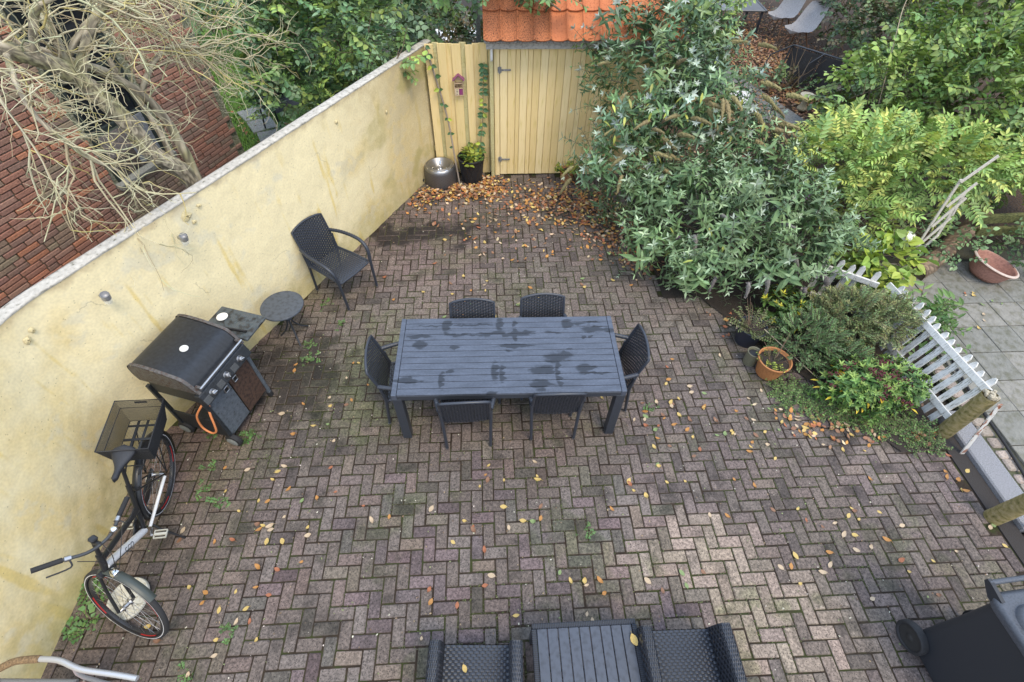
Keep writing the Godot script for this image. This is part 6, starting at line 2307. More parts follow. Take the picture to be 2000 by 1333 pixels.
func build_tree() -> void:
	var g := RandomNumberGenerator.new()
	g.seed = 91
	var t := thing("bare_tree", "leafless gnarled tree with pale lichen covered branches between brick house and yellow wall", "tree", Vector3(-2.98, 0, -2.78))
	var o := t.position
	var knots := noise(171, 2.0, 3)
	# main limbs: world points with radii
	var limbs := [
		["trunk", [Vector3(-2.95, 0.0, -2.80), Vector3(-2.93, 0.9, -2.78), Vector3(-2.95, 1.55, -2.71), Vector3(-3.03, 1.9, -2.53), Vector3(-3.06, 2.2, -2.48), Vector3(-3.10, 2.45, -2.41), Vector3(-3.14, 2.62, -2.36), Vector3(-3.24, 2.82, -2.22), Vector3(-3.42, 2.98, -2.02)], 0.09, 0.056],
		["limb", [Vector3(-2.90, 1.45, -2.76), Vector3(-2.915, 1.75, -2.80), Vector3(-2.94, 2.05, -2.82), Vector3(-3.0, 2.32, -2.76), Vector3(-3.10, 2.56, -2.62), Vector3(-3.22, 2.72, -2.45), Vector3(-3.4, 2.9, -2.3)], 0.048, 0.038],
		["limb", [Vector3(-2.96, 1.80, -2.66), Vector3(-2.94, 2.0, -2.64), Vector3(-3.0, 2.25, -2.70), Vector3(-3.08, 2.45, -2.75), Vector3(-3.12, 2.62, -2.78)], 0.03, 0.022],
		["limb", [Vector3(-3.14, 2.62, -2.36), Vector3(-3.05, 2.80, -2.50), Vector3(-2.95, 2.95, -2.66), Vector3(-2.80, 3.05, -2.75), Vector3(-2.62, 3.06, -2.80)], 0.042, 0.02],
		["limb", [Vector3(-3.24, 2.82, -2.22), Vector3(-3.12, 3.02, -2.20), Vector3(-3.0, 3.15, -2.22), Vector3(-2.85, 3.2, -2.3)], 0.035, 0.02],
		["limb", [Vector3(-3.0, 2.32, -2.76), Vector3(-2.88, 2.5, -2.92), Vector3(-2.72, 2.6, -3.05), Vector3(-2.52, 2.56, -3.15)], 0.028, 0.016],
		["limb", [Vector3(-3.30, 2.90, -2.05), Vector3(-3.12, 2.80, -1.75), Vector3(-3.02, 2.66, -1.62), Vector3(-2.93, 2.50, -1.60), Vector3(-2.86, 2.36, -1.62), Vector3(-2.78, 2.22, -1.70)], 0.022, 0.012],
		["limb", [Vector3(-3.14, 2.62, -2.36), Vector3(-3.24, 2.9, -2.5), Vector3(-3.30, 3.05, -2.65), Vector3(-3.3, 3.2, -2.9)], 0.04, 0.02],
		["limb", [Vector3(-3.22, 2.72, -2.45), Vector3(-3.15, 2.85, -2.75), Vector3(-3.05, 2.92, -3.0), Vector3(-2.9, 2.9, -3.3)], 0.03, 0.015],
		["limb", [Vector3(-3.42, 2.98, -2.02), Vector3(-3.34, 2.98, -1.85), Vector3(-3.25, 2.93, -1.72), Vector3(-3.16, 2.75, -1.60), Vector3(-3.12, 2.60, -1.55)], 0.02, 0.01]]
	var tips := []
	for e in limbs:
		var fine: int = 14 if e[2] > 0.05 else 5
		var pts: Array = curve(e[1].map(func(q): return q - o), fine)
		var m := pts.size()
		var s := Sh.new()
		s.col = Color(0.27, 0.225, 0.15)
		var fr := []
		for k in m:
			fr.append(e[2] + (e[3] - e[2]) * k / (m - 1.0))
		var q := Sh.new()
		q.tube(pts, fr, 30 if e[2] > 0.05 else 10)
		barked(q, Vector3.ZERO, e[2], Color(0.50, 0.435, 0.32), Color(0.30, 0.30, 0.12))
		obj(e[0], q, M.bark, t)
		if e[0] == "limb":
			for k in range(3, m, maxi(1, fine / 5)):
				tips.append([pts[k], (pts[min(k + 1, m - 1)] - pts[k - 1]).normalized(), fr[k]])
		else:
			for k in range(int(m * 0.55), m, 3):
				tips.append([pts[k], (pts[min(k + 1, m - 1)] - pts[k - 1]).normalized(), fr[k] * 0.4])
	# a knot hole
	for e in [[Vector3(-2.93, 1.80, -2.50), 0.022]]:
		pass
	var s := Sh.new()
	for e in tips:
		var n := 1 if g.randf() < 0.55 and e[0].y + o.y > 2.2 else 0
		for k in n:
			var side := Vector3(g.randf_range(-0.3, 1.0), g.randf_range(-0.35, 0.7), g.randf_range(-0.9, 0.5))
			twig(s, g, e[0], e[1] * 0.4 + side, g.randf_range(0.35, 0.65), clampf(e[2] * 0.4, 0.004, 0.008), 2)
	# long sprays reaching out over the lawn
	for e in [[Vector3(-2.62, 3.06, -2.80), Vector3(0.75, -0.35, -0.65)], [Vector3(-2.52, 2.56, -3.15), Vector3(0.5, -0.3, -0.9)], [Vector3(-2.85, 3.2, -2.3), Vector3(0.9, -0.1, -0.6)], [Vector3(-2.9, 2.9, -3.3), Vector3(0.6, -0.25, -0.9)], [Vector3(-2.8, 3.05, -2.75), Vector3(0.6, -0.5, -0.5)], [Vector3(-2.72, 2.6, -3.05), Vector3(0.5, -0.6, -0.6)], [Vector3(-2.78, 2.22, -1.70), Vector3(0.3, -0.8, -0.4)], [Vector3(-2.86, 2.36, -1.62), Vector3(-0.4, -0.9, 0.3)], [Vector3(-2.93, 2.5, -1.60), Vector3(-0.2, -0.9, 0.4)], [Vector3(-3.12, 2.60, -1.55), Vector3(-0.1, -1.0, 0.3)]]:
		for k in (2 if e[1].z > -0.5 else 5):
			twig(s, g, e[0] - o, e[1] + Vector3(g.randfn(), g.randfn(), g.randfn()) * 0.2, g.randf_range(0.55, 0.85), 0.0085, 2)
	obj("twigs", s, M.bark, t).set_meta("kind", "stuff")

# ---------------------------------------------------------------- shrubs
func build_shrubs() -> void:
	var g := RandomNumberGenerator.new()
	g.seed = 12
	var dark := Color(0.10, 0.18, 0.075)
	var silver := Color(0.40, 0.46, 0.385)
	# butterfly bush, the tall part by the shed and the low part by the patio
	var bud := [shoot(g, 5, 0.26, 0.145, 0.042, dark, silver, 0.55, 7), shoot(g, 5, 0.25, 0.15, 0.044, dark * 0.85, Color(0.16, 0.26, 0.16), 0.4, 3), shoot(g, 5, 0.28, 0.135, 0.038, dark * 1.2, silver, 0.5, 7), shoot(g, 4, 0.22, 0.155, 0.048, Color(0.12, 0.22, 0.095), Color(0.2, 0.31, 0.15), 0.5, 3), shoot(g, 5, 0.24, 0.14, 0.042, Color(0.15, 0.23, 0.07), Color(0.24, 0.32, 0.16), 0.5, 4)]
	var tall := thing("butterfly_bush", "tall butterfly bush with silvery shoot tips and brown seed heads covering the shed's right side", "bush", Vector3(2.4, 0, -4.4))
	var o := tall.position
	var cl := [[Vector3(2.15, 1.35, -4.35), Vector3(0.85, 0.75, 0.5)], [Vector3(2.75, 1.3, -4.35), Vector3(0.72, 0.8, 0.6)], [Vector3(1.75, 0.85, -4.05), Vector3(0.62, 0.7, 0.5)], [Vector3(2.3, 2.0, -4.72), Vector3(0.75, 0.32, 0.35)], [Vector3(1.8, 2.15, -4.72), Vector3(0.45, 0.28, 0.24)], [Vector3(2.55, 2.3, -4.85), Vector3(0.55, 0.25, 0.25), 0.8], [Vector3(3.25, 1.1, -4.1), Vector3(0.38, 0.45, 0.45)], [Vector3(1.45, 1.75, -4.75), Vector3(0.35, 0.3, 0.25), 0.6], [Vector3(2.8, 1.9, -4.65), Vector3(0.35, 0.28, 0.32), 0.8]]
	for e in cl:
		e[0] -= o
	plant("foliage", tall, bud, M.leaf_dull, spread(cl, 25.0, 0.3, 0.65, 0.3, 0.6, 1.25, 0.35))
	stems(tall, Vector3(0.15, 0, 0.15), [Vector3(-0.4, 1.1, 0.1), Vector3(0.5, 1.3, 0), Vector3(0, 1.9, -0.2), Vector3(-0.7, 0.8, 0.3), Vector3(1.0, 1.1, 0.2), Vector3(0.3, 1.5, 0.1)], 0.025, Color(0.20, 0.15, 0.10))
	var low := thing("butterfly_bush", "low spreading part of the butterfly bush arching over the patio's right edge", "bush", Vector3(3.0, 0, -2.9))
	o = low.position
	cl = [[Vector3(2.5, 0.68, -3.25), Vector3(0.75, 0.6, 0.62)], [Vector3(3.3, 0.72, -2.9), Vector3(0.75, 0.6, 0.65)], [Vector3(2.85, 0.48, -2.5), Vector3(0.62, 0.42, 0.42)], [Vector3(3.8, 0.66, -2.55), Vector3(0.48, 0.45, 0.45)], [Vector3(2.0, 0.55, -3.55), Vector3(0.48, 0.5, 0.42)], [Vector3(2.0, 0.32, -2.85), Vector3(0.36, 0.32, 0.34)], [Vector3(3.2, 0.9, -3.5), Vector3(0.75, 0.5, 0.5)], [Vector3(3.5, 0.45, -2.2), Vector3(0.42, 0.34, 0.28)], [Vector3(2.35, 0.36, -2.5), Vector3(0.36, 0.32, 0.32)]]
	for e in cl:
		e[0] -= o
	var lowm := [shoot(g, 5, 0.26, 0.135, 0.042, Color(0.13, 0.21, 0.085), Color(0.29, 0.39, 0.22), 0.45, 3), shoot(g, 5, 0.26, 0.145, 0.045, Color(0.105, 0.18, 0.07), Color(0.22, 0.32, 0.16), 0.5, 2), shoot(g, 6, 0.25, 0.12, 0.036, Color(0.15, 0.235, 0.105), Color(0.37, 0.46, 0.31), 0.35, 4)]
	plant("foliage", low, lowm, M.leaf_dull, spread(cl, 26.0, 0.2, 0.65, 0.3, 0.6, 1.25, 0.35))
	stems(low, Vector3(0.1, 0, -0.2), [Vector3(-0.5, 0.6, -0.2), Vector3(0.4, 0.7, 0), Vector3(-0.2, 0.45, 0.4), Vector3(0.8, 0.6, 0.3), Vector3(-0.9, 0.5, -0.5)], 0.02, Color(0.20, 0.15, 0.10))
	# yellowing leaves and seed heads
	var yl := Sh.new()
	leaf(yl, Vector3.ZERO, Vector3(0, 0, 1), Vector3.UP, 0.115, 0.032, 0.35)
	var seed := Sh.new()
	var sn := noise(181, 40.0, 2)
	seed.grid(10, 18, func(a, b):
		var r: float = 0.024 * pow(sin(clampf(b * 0.93 + 0.07, 0, 1) * PI), 0.6) * lerpf(1.2, 0.5, b)
		r *= 1.0 + 0.5 * sn.get_noise_2d(sin(a * TAU) * 3.0 + cos(a * TAU) * 2.0, b * 6.0)
		return Vector3(cos(a * TAU) * r, sin(a * TAU) * r - 0.07 * b * b, b * 0.23), true)
	for k in 90:
		var an := R.randf() * TAU
		var b := R.randf()
		var rr := 0.024 * lerpf(1.15, 0.5, b)
		seed.t = Transform3D(Basis.from_euler(Vector3(R.randf() * 6, R.randf() * 6, 0)), Vector3(cos(an) * rr, sin(an) * rr - 0.07 * b * b, b * 0.22))
		seed.box(Vector3(0.007, 0.007, 0.009))
	var seedm := seed.mesh()
	var more := []
	for k in 26:
		var q: Array = [[2.15, 1.35, -4.35, 0.85, 0.75, 0.5], [2.75, 1.3, -4.35, 0.75, 0.8, 0.6], [3.25, 1.15, -4.1, 0.4, 0.5, 0.45], [1.75, 0.85, -4.05, 0.6, 0.7, 0.5]][k % 4]
		var an := g.randf_range(-0.9, 1.2)
		var up := g.randf_range(0.0, 0.9)
		var d := Vector3(sin(an) * cos(up), sin(up), cos(an) * cos(up))
		more.append([q[0] + d.x * q[3], q[1] + d.y * q[4], q[2] + d.z * q[5], d.x, g.randf_range(-0.5, 0.3)])
	for e in [[tall, more + [[1.12, 0.95, -3.9, -0.9, -0.3], [1.12, 0.75, -3.95, -0.7, -0.5], [1.95, 1.55, -3.85, -0.9, 0.0], [2.0, 1.45, -3.85, 0.2, 0.2], [3.25, 1.35, -3.75, 0.9, -0.3], [3.4, 1.0, -3.65, 0.6, -0.6], [3.4, 1.75, -4.4, 0.9, 0.1], [3.55, 1.55, -4.2, 0.8, -0.2], [3.75, 1.3, -4.1, 1.0, -0.1], [3.6, 1.15, -3.9, 0.9, -0.4], [3.3, 2.1, -4.6, 1.0, 0.2], [2.9, 2.15, -4.5, 0.6, 0.4], [2.3, 1.95, -4.4, 0.1, 0.5], [1.55, 1.9, -4.6, -0.6, 0.3], [2.55, 1.7, -4.0, 0.3, 0.5], [3.85, 1.55, -4.5, 1.0, 0.2], [3.05, 0.95, -3.55, 0.4, -0.6], [1.7, 1.2, -3.7, -0.4, 0.1]]], [low, [[2.4, 0.75, -2.75, 0.2, -0.6], [3.4, 0.75, -2.35, 0.5, -0.5], [2.9, 0.55, -2.15, 0.2, -0.7], [3.75, 0.6, -2.2, 0.6, -0.6], [3.25, 0.95, -2.7, 0.3, 0.2], [2.7, 0.9, -2.9, 0.0, 0.3], [3.1, 0.6, -2.2, 0.5, -0.8], [3.55, 0.5, -2.1, 0.2, -0.9], [2.6, 0.5, -2.3, -0.3, -0.6]]]]:
		for q in e[1]:
			var m := obj("seed_head", seedm, mat(tint(Color(0.215, 0.18, 0.085) if e[0] == tall else Color(0.20, 0.185, 0.17), 0.25).linear_to_srgb(), 0.95), e[0])
			m.transform = Transform3D(basis_to(Vector3(q[3], q[4], 0.35)) * Basis.from_scale(Vector3.ONE * R.randf_range(0.8, 1.25)), Vector3(q[0], q[1], q[2] + 0.1) - e[0].position)
		var xs := []
		var cs := []
		for k in (34 if e[0] == tall else 14):
			var q: Array = cl[0]
			var p := Vector3(R.randf_range(1.3, 3.4), R.randf_range(0.8, 1.9), R.randf_range(-3.95, -3.6)) if e[0] == tall else Vector3(R.randf_range(2.0, 4.0), R.randf_range(0.4, 1.0), R.randf_range(-2.9, -2.1))
			xs.append(Transform3D(basis_to(Vector3(R.randfn() * 0.9, R.randf_range(-1.2, 0.1), R.randfn() * 0.6 + 0.3)), p - e[0].position))
			cs.append(tint(Color(0.36, 0.39, 0.08), 0.35))
		many("yellow_leaves", yl.mesh(), M.leaf, xs, cs, e[0])
	var flo := Sh.new()
	for k in 60:
		var b := R.randf()
		var an := R.randf() * TAU
		var rr := 0.022 * (1.0 - b * 0.7)
		flo.t = Transform3D(Basis.from_euler(Vector3(R.randf() * 6, R.randf() * 6, 0)), Vector3(cos(an) * rr, sin(an) * rr, b * 0.09))
		flo.box(Vector3(0.009, 0.003, 0.009))
	for q in [[3.78, 0.95, -3.05], [2.25, 0.62, -2.75], [2.95, 1.02, -3.05]]:
		var m := obj("purple_flower", flo, mat(lin(0.38, 0.13, 0.40), 0.7), low)
		m.transform = Transform3D(basis_to(Vector3(0.2, 0.8, 0.4)) * Basis.from_scale(Vector3.ONE * (1.3 if q[0] > 3.5 else 0.8)), Vector3(q[0], q[1], q[2]) - low.position)

	# yellow green pinnate climber spilling over the fence at the right
	var pin := [pinnate(g, 6, 0.26, 0.075, 0.030, Color(0.25, 0.38, 0.09), Color(0.34, 0.45, 0.13)), pinnate(g, 5, 0.22, 0.085, 0.036, Color(0.20, 0.34, 0.10), Color(0.32, 0.43, 0.14)), pinnate(g, 5, 0.24, 0.08, 0.033, Color(0.30, 0.42, 0.10), Color(0.46, 0.47, 0.12))]
	var wis := thing("wisteria", "bright yellow green wisteria with feathery leaves sprawling behind the butterfly bush", "climbing plant", Vector3(5.0, 0, -3.7))
	o = wis.position
	cl = [[Vector3(4.55, 0.85, -3.75), Vector3(0.7, 0.55, 0.55)], [Vector3(5.2, 1.0, -3.55), Vector3(0.75, 0.5, 0.55)], [Vector3(5.0, 0.85, -4.2), Vector3(0.7, 0.45, 0.5)], [Vector3(4.75, 0.62, -3.25), Vector3(0.5, 0.35, 0.4)], [Vector3(5.75, 1.0, -3.4), Vector3(0.5, 0.45, 0.45)], [Vector3(6.45, 0.95, -3.3), Vector3(0.45, 0.3, 0.3), 0.8]]
	for e in cl:
		e[0] -= o
	plant("foliage", wis, pin, M.leaf, spread(cl, 44.0, 0.2, 0.6, 0.5, 0.7, 1.25, 0.3))
	stems(wis, Vector3(0.2, 0, 0), [Vector3(-0.4, 0.7, 0), Vector3(0.3, 0.9, 0.2), Vector3(0.0, 1.0, -0.5)], 0.018, Color(0.18, 0.14, 0.09))
	# lone wisteria shoot climbing a string
	var sap := thing("climbing_shoot", "thin bare shoot with a few feathery leaf pairs rising above the wisteria", "climbing shoot", Vector3(5.45, 0.9, -4.6))
	var s := Sh.new()
	s.col = Color(0.42, 0.34, 0.24)
	var line := curve([Vector3(0, 0, 0), Vector3(0.0, 0.5, -0.25), Vector3(0.03, 1.0, -0.55), Vector3(0.16, 1.35, -0.9), Vector3(0.30, 1.6, -1.0)], 6)
	s.tube(line, 0.0055, 5)
	obj("stem", s, M.bark, sap)
	var xs := []
	var cs := []
	for k in [3, 5, 7, 9, 10]:
		for sd in [-1.0, 1.0]:
			xs.append(Transform3D(basis_to(Vector3(sd, R.randf_range(-0.1, 0.3), R.randf_range(0.0, 0.5))) * Basis.from_scale(Vector3.ONE * 0.9), line[k]))
			cs.append(tint(Color(1, 1, 1), 0.1))
	for k in 8:
		xs.append(Transform3D(basis_to(Vector3(R.randfn(), R.randfn(), 0.6)) * Basis.from_scale(Vector3.ONE * 0.8), line[-1]))
		cs.append(Color(1.6, 1.15, 0.6))
	plant("leaves", sap, [pin[0]], M.leaf, [xs, cs])

	# broad leaved hedge of the far right, ivy below
	var ha := Color(0.13, 0.24, 0.07)
	var hb := Color(0.33, 0.42, 0.10)
	var ov := [alternate(g, 9, 0.30, 0.09, 0.062, ha, hb), alternate(g, 8, 0.26, 0.085, 0.058, ha * 0.8, Color(0.2, 0.31, 0.11)), alternate(g, 8, 0.28, 0.09, 0.064, Color(0.18, 0.28, 0.07), hb)]
	var dk := [alternate(g, 8, 0.26, 0.075, 0.06, Color(0.06, 0.12, 0.055), Color(0.11, 0.19, 0.08)), alternate(g, 7, 0.24, 0.075, 0.058, Color(0.08, 0.14, 0.055), Color(0.15, 0.21, 0.07)), alternate(g, 8, 0.26, 0.07, 0.055, Color(0.09, 0.12, 0.05), Color(0.2, 0.155, 0.085))]
	var groups := [
		["hedge", "light green leafy hedge filling the right edge above the wooden trellis", [[Vector3(5.75, 1.1, -5.0), Vector3(0.8, 0.7, 0.7)], [Vector3(6.5, 1.4, -4.5), Vector3(0.8, 0.8, 0.7)], [Vector3(7.4, 1.6, -4.7), Vector3(0.9, 0.95, 0.8)], [Vector3(6.55, 0.9, -3.85), Vector3(0.65, 0.55, 0.4)], [Vector3(7.5, 0.9, -3.9), Vector3(0.7, 0.6, 0.4)]], ov, Vector3(6.6, 0, -4.6), 42.0],
		["hedge", "taller sunlit hedge with yellow leaves at the photo's upper right corner", [[Vector3(7.6, 2.0, -5.9), Vector3(0.9, 0.9, 0.8)], [Vector3(8.6, 2.0, -6.6), Vector3(1.0, 1.0, 0.9)], [Vector3(6.75, 1.35, -5.9), Vector3(0.65, 0.65, 0.6)]], ov, Vector3(7.6, 0, -6.0), 40.0],
		["undergrowth_shrub", "dark green shrub growing beside the black folding lounger", [[Vector3(7.3, 0.5, -7.1), Vector3(0.5, 0.5, 0.6)], [Vector3(7.6, 0.8, -8.0), Vector3(0.7, 0.8, 0.7)], [Vector3(6.35, 0.35, -6.3), Vector3(0.6, 0.35, 0.5)], [Vector3(5.9, 0.15, -7.95), Vector3(0.4, 0.15, 0.25)]], dk, Vector3(7.1, 0, -7.4), 30.0],
		["bramble_thicket", "dark brownish bramble thicket at the top right of the overgrown garden", [[Vector3(8.2, 1.0, -9.3), Vector3(1.0, 1.0, 1.0)], [Vector3(9.4, 1.3, -9.2), Vector3(1.2, 1.3, 1.2)], [Vector3(8.6, 1.2, -11.0), Vector3(1.3, 1.3, 1.2)], [Vector3(10.6, 1.6, -10.8), Vector3(1.5, 1.6, 1.3)], [Vector3(8.8, 0.6, -7.6), Vector3(0.9, 0.7, 0.7)], [Vector3(7.95, 0.8, -10.2), Vector3(0.5, 0.7, 0.6)], [Vector3(7.7, 0.7, -8.9), Vector3(0.5, 0.7, 0.5)], [Vector3(7.6, 1.1, -12.6), Vector3(0.8, 1.1, 0.8)]], dk, Vector3(9.0, 0, -9.8), 20.0],
		["undergrowth_shrub", "dark low shrub filling the gap behind the yellow board fence", [[Vector3(-0.5, 0.75, -6.35), Vector3(0.5, 0.7, 0.4)], [Vector3(-0.05, 0.7, -7.3), Vector3(0.5, 0.8, 0.5)], [Vector3(-0.9, 0.8, -7.6), Vector3(0.7, 0.9, 0.6)]], dk, Vector3(-0.4, 0, -6.8), 34.0],
		["shrub", "row of green shrubs closing the neighbour's lawn at its far side", [[Vector3(-4.6, 0.8, -10.2), Vector3(1.2, 1.0, 0.8)], [Vector3(-6.4, 0.9, -9.6), Vector3(1.2, 1.0, 0.8)], [Vector3(-2.6, 1.0, -10.8), Vector3(1.3, 1.2, 0.8)], [Vector3(-0.6, 1.0, -11.8), Vector3(1.3, 1.2, 0.8)]], dk, Vector3(-4.0, 0, -10.3), 22.0],
		["shrub", "green bush behind the right end of the orange roof", [[Vector3(4.1, 1.2, -8.4), Vector3(0.6, 1.0, 0.6)], [Vector3(4.0, 1.0, -10.0), Vector3(0.8, 1.2, 0.8)], [Vector3(3.3, 1.4, -7.9), Vector3(0.6, 1.0, 0.6)]], ov, Vector3(4.0, 0, -8.8), 26.0],
		["hedge", "tall mixed green hedge rising behind the far end of the yellow wall", [[Vector3(-2.35, 1.5, -5.4), Vector3(0.6, 0.7, 0.6)], [Vector3(-1.72, 1.85, -5.35), Vector3(0.62, 0.7, 0.5)], [Vector3(-1.05, 2.15, -5.9), Vector3(0.6, 0.5, 0.45)], [Vector3(-0.35, 2.25, -6.3), Vector3(0.55, 0.36, 0.4), 0.7], [Vector3(-2.75, 2.2, -5.7), Vector3(0.55, 0.6, 0.5)], [Vector3(-2.0, 2.5, -5.7), Vector3(0.7, 0.5, 0.5)], [Vector3(-1.25, 1.75, -4.95), Vector3(0.28, 0.25, 0.2)], [Vector3(-3.0, 0.9, -6.1), Vector3(0.5, 0.6, 0.6)], [Vector3(-1.9, 0.9, -4.95), Vector3(0.3, 0.6, 0.3)], [Vector3(-2.6, 2.4, -6.3), Vector3(0.6, 0.6, 0.5)], [Vector3(-1.2, 2.6, -6.5), Vector3(0.8, 0.45, 0.4)], [Vector3(-3.2, 1.7, -7.2), Vector3(0.6, 0.8, 0.6)]], [ov[1], ov[0], alternate(g, 8, 0.26, 0.085, 0.058, Color(0.09, 0.19, 0.085), Color(0.2, 0.33, 0.16)), alternate(g, 7, 0.24, 0.08, 0.055, Color(0.12, 0.23, 0.12), Color(0.28, 0.4, 0.22))], Vector3(-1.9, 0, -5.5), 42.0]]
	for e in groups:
		var h := thing(e[0], e[1], "hedge" if e[0] == "hedge" else "shrub", e[4])
		for q in e[2]:
			q[0] -= e[4]
		plant("foliage", h, e[3], M.leaf, spread(e[2], e[5], 0.3, 0.5, 0.55, 0.75, 1.2, 0.3))
		s = Sh.new()
		for k in 70:
			var q: Array = e[2][R.randi() % e[2].size()]
			var p: Vector3 = q[0] + Vector3(R.randf_range(-0.7, 0.7), R.randf_range(-0.8, 0.3), R.randf_range(-0.7, 0.7)) * q[1]
			var dd := Vector3(R.randfn() * 0.6, 1.0, R.randfn() * 0.6).normalized() * R.randf_range(0.3, 0.8)
			s.col = tint(Color(0.17, 0.125, 0.085), 0.35)
			s.tube([p, p + dd * 0.5 + Vector3(R.randfn(), 0, R.randfn()) * 0.04, p + dd], [0.009, 0.007, 0.003], 4, false)
		obj("branches", s, M.bark, h).set_meta("kind", "stuff")
	# spray of the hedge hanging over the roof's left end
	var sp := thing("overhanging_branch", "leafy branch of the hedge drooping over the left end of the orange roof", "branch", Vector3(-0.3, 2.4, -5.6))
	s = Sh.new()
	s.col = Color(0.16, 0.12, 0.08)
	s.tube(curve([Vector3(-0.2, -0.1, -0.2), Vector3(0.3, 0.22, 0.3), Vector3(0.75, 0.20, 0.6), Vector3(1.25, -0.05, 0.75)], 5), 0.010, 6)
	obj("limb", s, M.bark, sp)
	plant("foliage", sp, [ov[1], dk[0]], M.leaf, spread([[Vector3(0.65, 0.14, 0.55), Vector3(0.5, 0.16, 0.2)], [Vector3(1.15, -0.05, 0.72), Vector3(0.22, 0.16, 0.12)], [Vector3(0.15, 0.1, 0.2), Vector3(0.3, 0.2, 0.25)]], 55.0, 0.0, 0.6, 0.3, 0.6, 1.0))

	# the small bed beside the picket fence
	var tiny := [alternate(g, 16, 0.12, 0.024, 0.017, Color(0.06, 0.13, 0.045), Color(0.13, 0.21, 0.07)), alternate(g, 14, 0.11, 0.022, 0.016, Color(0.09, 0.16, 0.06), Color(0.20, 0.28, 0.12))]
	var olive := [alternate(g, 16, 0.10, 0.026, 0.013, Color(0.14, 0.19, 0.07), Color(0.25, 0.28, 0.12)), alternate(g, 16, 0.10, 0.026, 0.013, Color(0.17, 0.21, 0.08), Color(0.32, 0.31, 0.13)), alternate(g, 16, 0.09, 0.024, 0.013, Color(0.10, 0.17, 0.07), Color(0.18, 0.25, 0.10))]
	var ski := [shoot(g, 4, 0.07, 0.085, 0.030, Color(0.06, 0.14, 0.03), Color(0.16, 0.27, 0.06), 0.15, 5), shoot(g, 4, 0.06, 0.08, 0.028, Color(0.08, 0.17, 0.035), Color(0.22, 0.32, 0.07), 0.15, 5)]
	var hyd := [alternate(g, 4, 0.2, 0.115, 0.095, Color(0.20, 0.33, 0.08), Color(0.30, 0.38, 0.05))]
	var yel := [shoot(g, 3, 0.06, 0.085, 0.030, Color(0.08, 0.14, 0.03), Color(0.42, 0.38, 0.03), 0.15, 4), shoot(g, 4, 0.07, 0.08, 0.028, Color(0.06, 0.12, 0.03), Color(0.09, 0.16, 0.04), 0.15, 5)]
	var beds := [
		["box_shrub", "dense small leaved green cushion shrub behind the terracotta pots", Vector3(3.45, 0, -1.45), [[Vector3(0, 0.2, 0), Vector3(0.34, 0.26, 0.30)], [Vector3(0.3, 0.14, 0.22), Vector3(0.22, 0.18, 0.2)]], tiny, 420.0, M.leaf_dull],
		["olive_shrub", "feathery olive brown shrub leaning on the white picket fence", Vector3(4.05, 0, -1.72), [[Vector3(-0.05, 0.30, 0.05), Vector3(0.38, 0.30, 0.34)], [Vector3(0.35, 0.33, 0.1), Vector3(0.26, 0.24, 0.26)], [Vector3(-0.32, 0.22, -0.05), Vector3(0.2, 0.24, 0.2)]], olive, 360.0, M.leaf_dull],
		["skimmia", "glossy evergreen shrub with dark red bud clusters and yellow leaves by the fence", Vector3(3.83, 0, -0.82), [[Vector3(-0.08, 0.2, 0), Vector3(0.42, 0.2, 0.30)], [Vector3(0.22, 0.24, 0.0), Vector3(0.30, 0.2, 0.26)]], ski, 170.0, M.leaf],
		["yellowing_shrub", "low evergreen shrub with bright yellow old leaves under the butterfly bush", Vector3(3.4, 0, -1.95), [[Vector3(0, 0.22, 0), Vector3(0.32, 0.2, 0.22)]], yel, 130.0, M.leaf],
		["hydrangea", "yellow green hydrangea bush with one white flower head behind the picket fence", Vector3(4.82, 0, -2.45), [[Vector3(-0.05, 0.35, -0.05), Vector3(0.28, 0.28, 0.25)], [Vector3(-0.2, 0.2, 0.2), Vector3(0.18, 0.2, 0.15)]], hyd, 60.0, M.leaf],
		["leafy_plant", "green leafy plant growing over the log beside the trellis", Vector3(5.95, 0, -2.95), [[Vector3(-0.2, 0.3, -0.05), Vector3(0.4, 0.22, 0.25)], [Vector3(0.15, 0.22, 0.18), Vector3(0.25, 0.16, 0.16), 0.5]], [alternate(g, 7, 0.22, 0.055, 0.04, Color(0.09, 0.19, 0.07), Color(0.26, 0.36, 0.18))], 40.0, M.leaf],
		["leafy_plant", "dark green plant at the right edge beside the pink bowl", Vector3(7.15, 0, -2.75), [[Vector3(0, 0.22, 0), Vector3(0.42, 0.25, 0.35)]], [alternate(g, 7, 0.2, 0.06, 0.035, Color(0.05, 0.11, 0.04), Color(0.10, 0.18, 0.06))], 70.0, M.leaf],
		["leafy_plant", "long leaved green weed growing through the picket fence", Vector3(4.85, 0, -1.65), [[Vector3(0.0, 0.2, 0), Vector3(0.25, 0.22, 0.3)]], [alternate(g, 6, 0.2, 0.10, 0.035, Color(0.09, 0.19, 0.05), Color(0.18, 0.28, 0.07))], 60.0, M.leaf]]
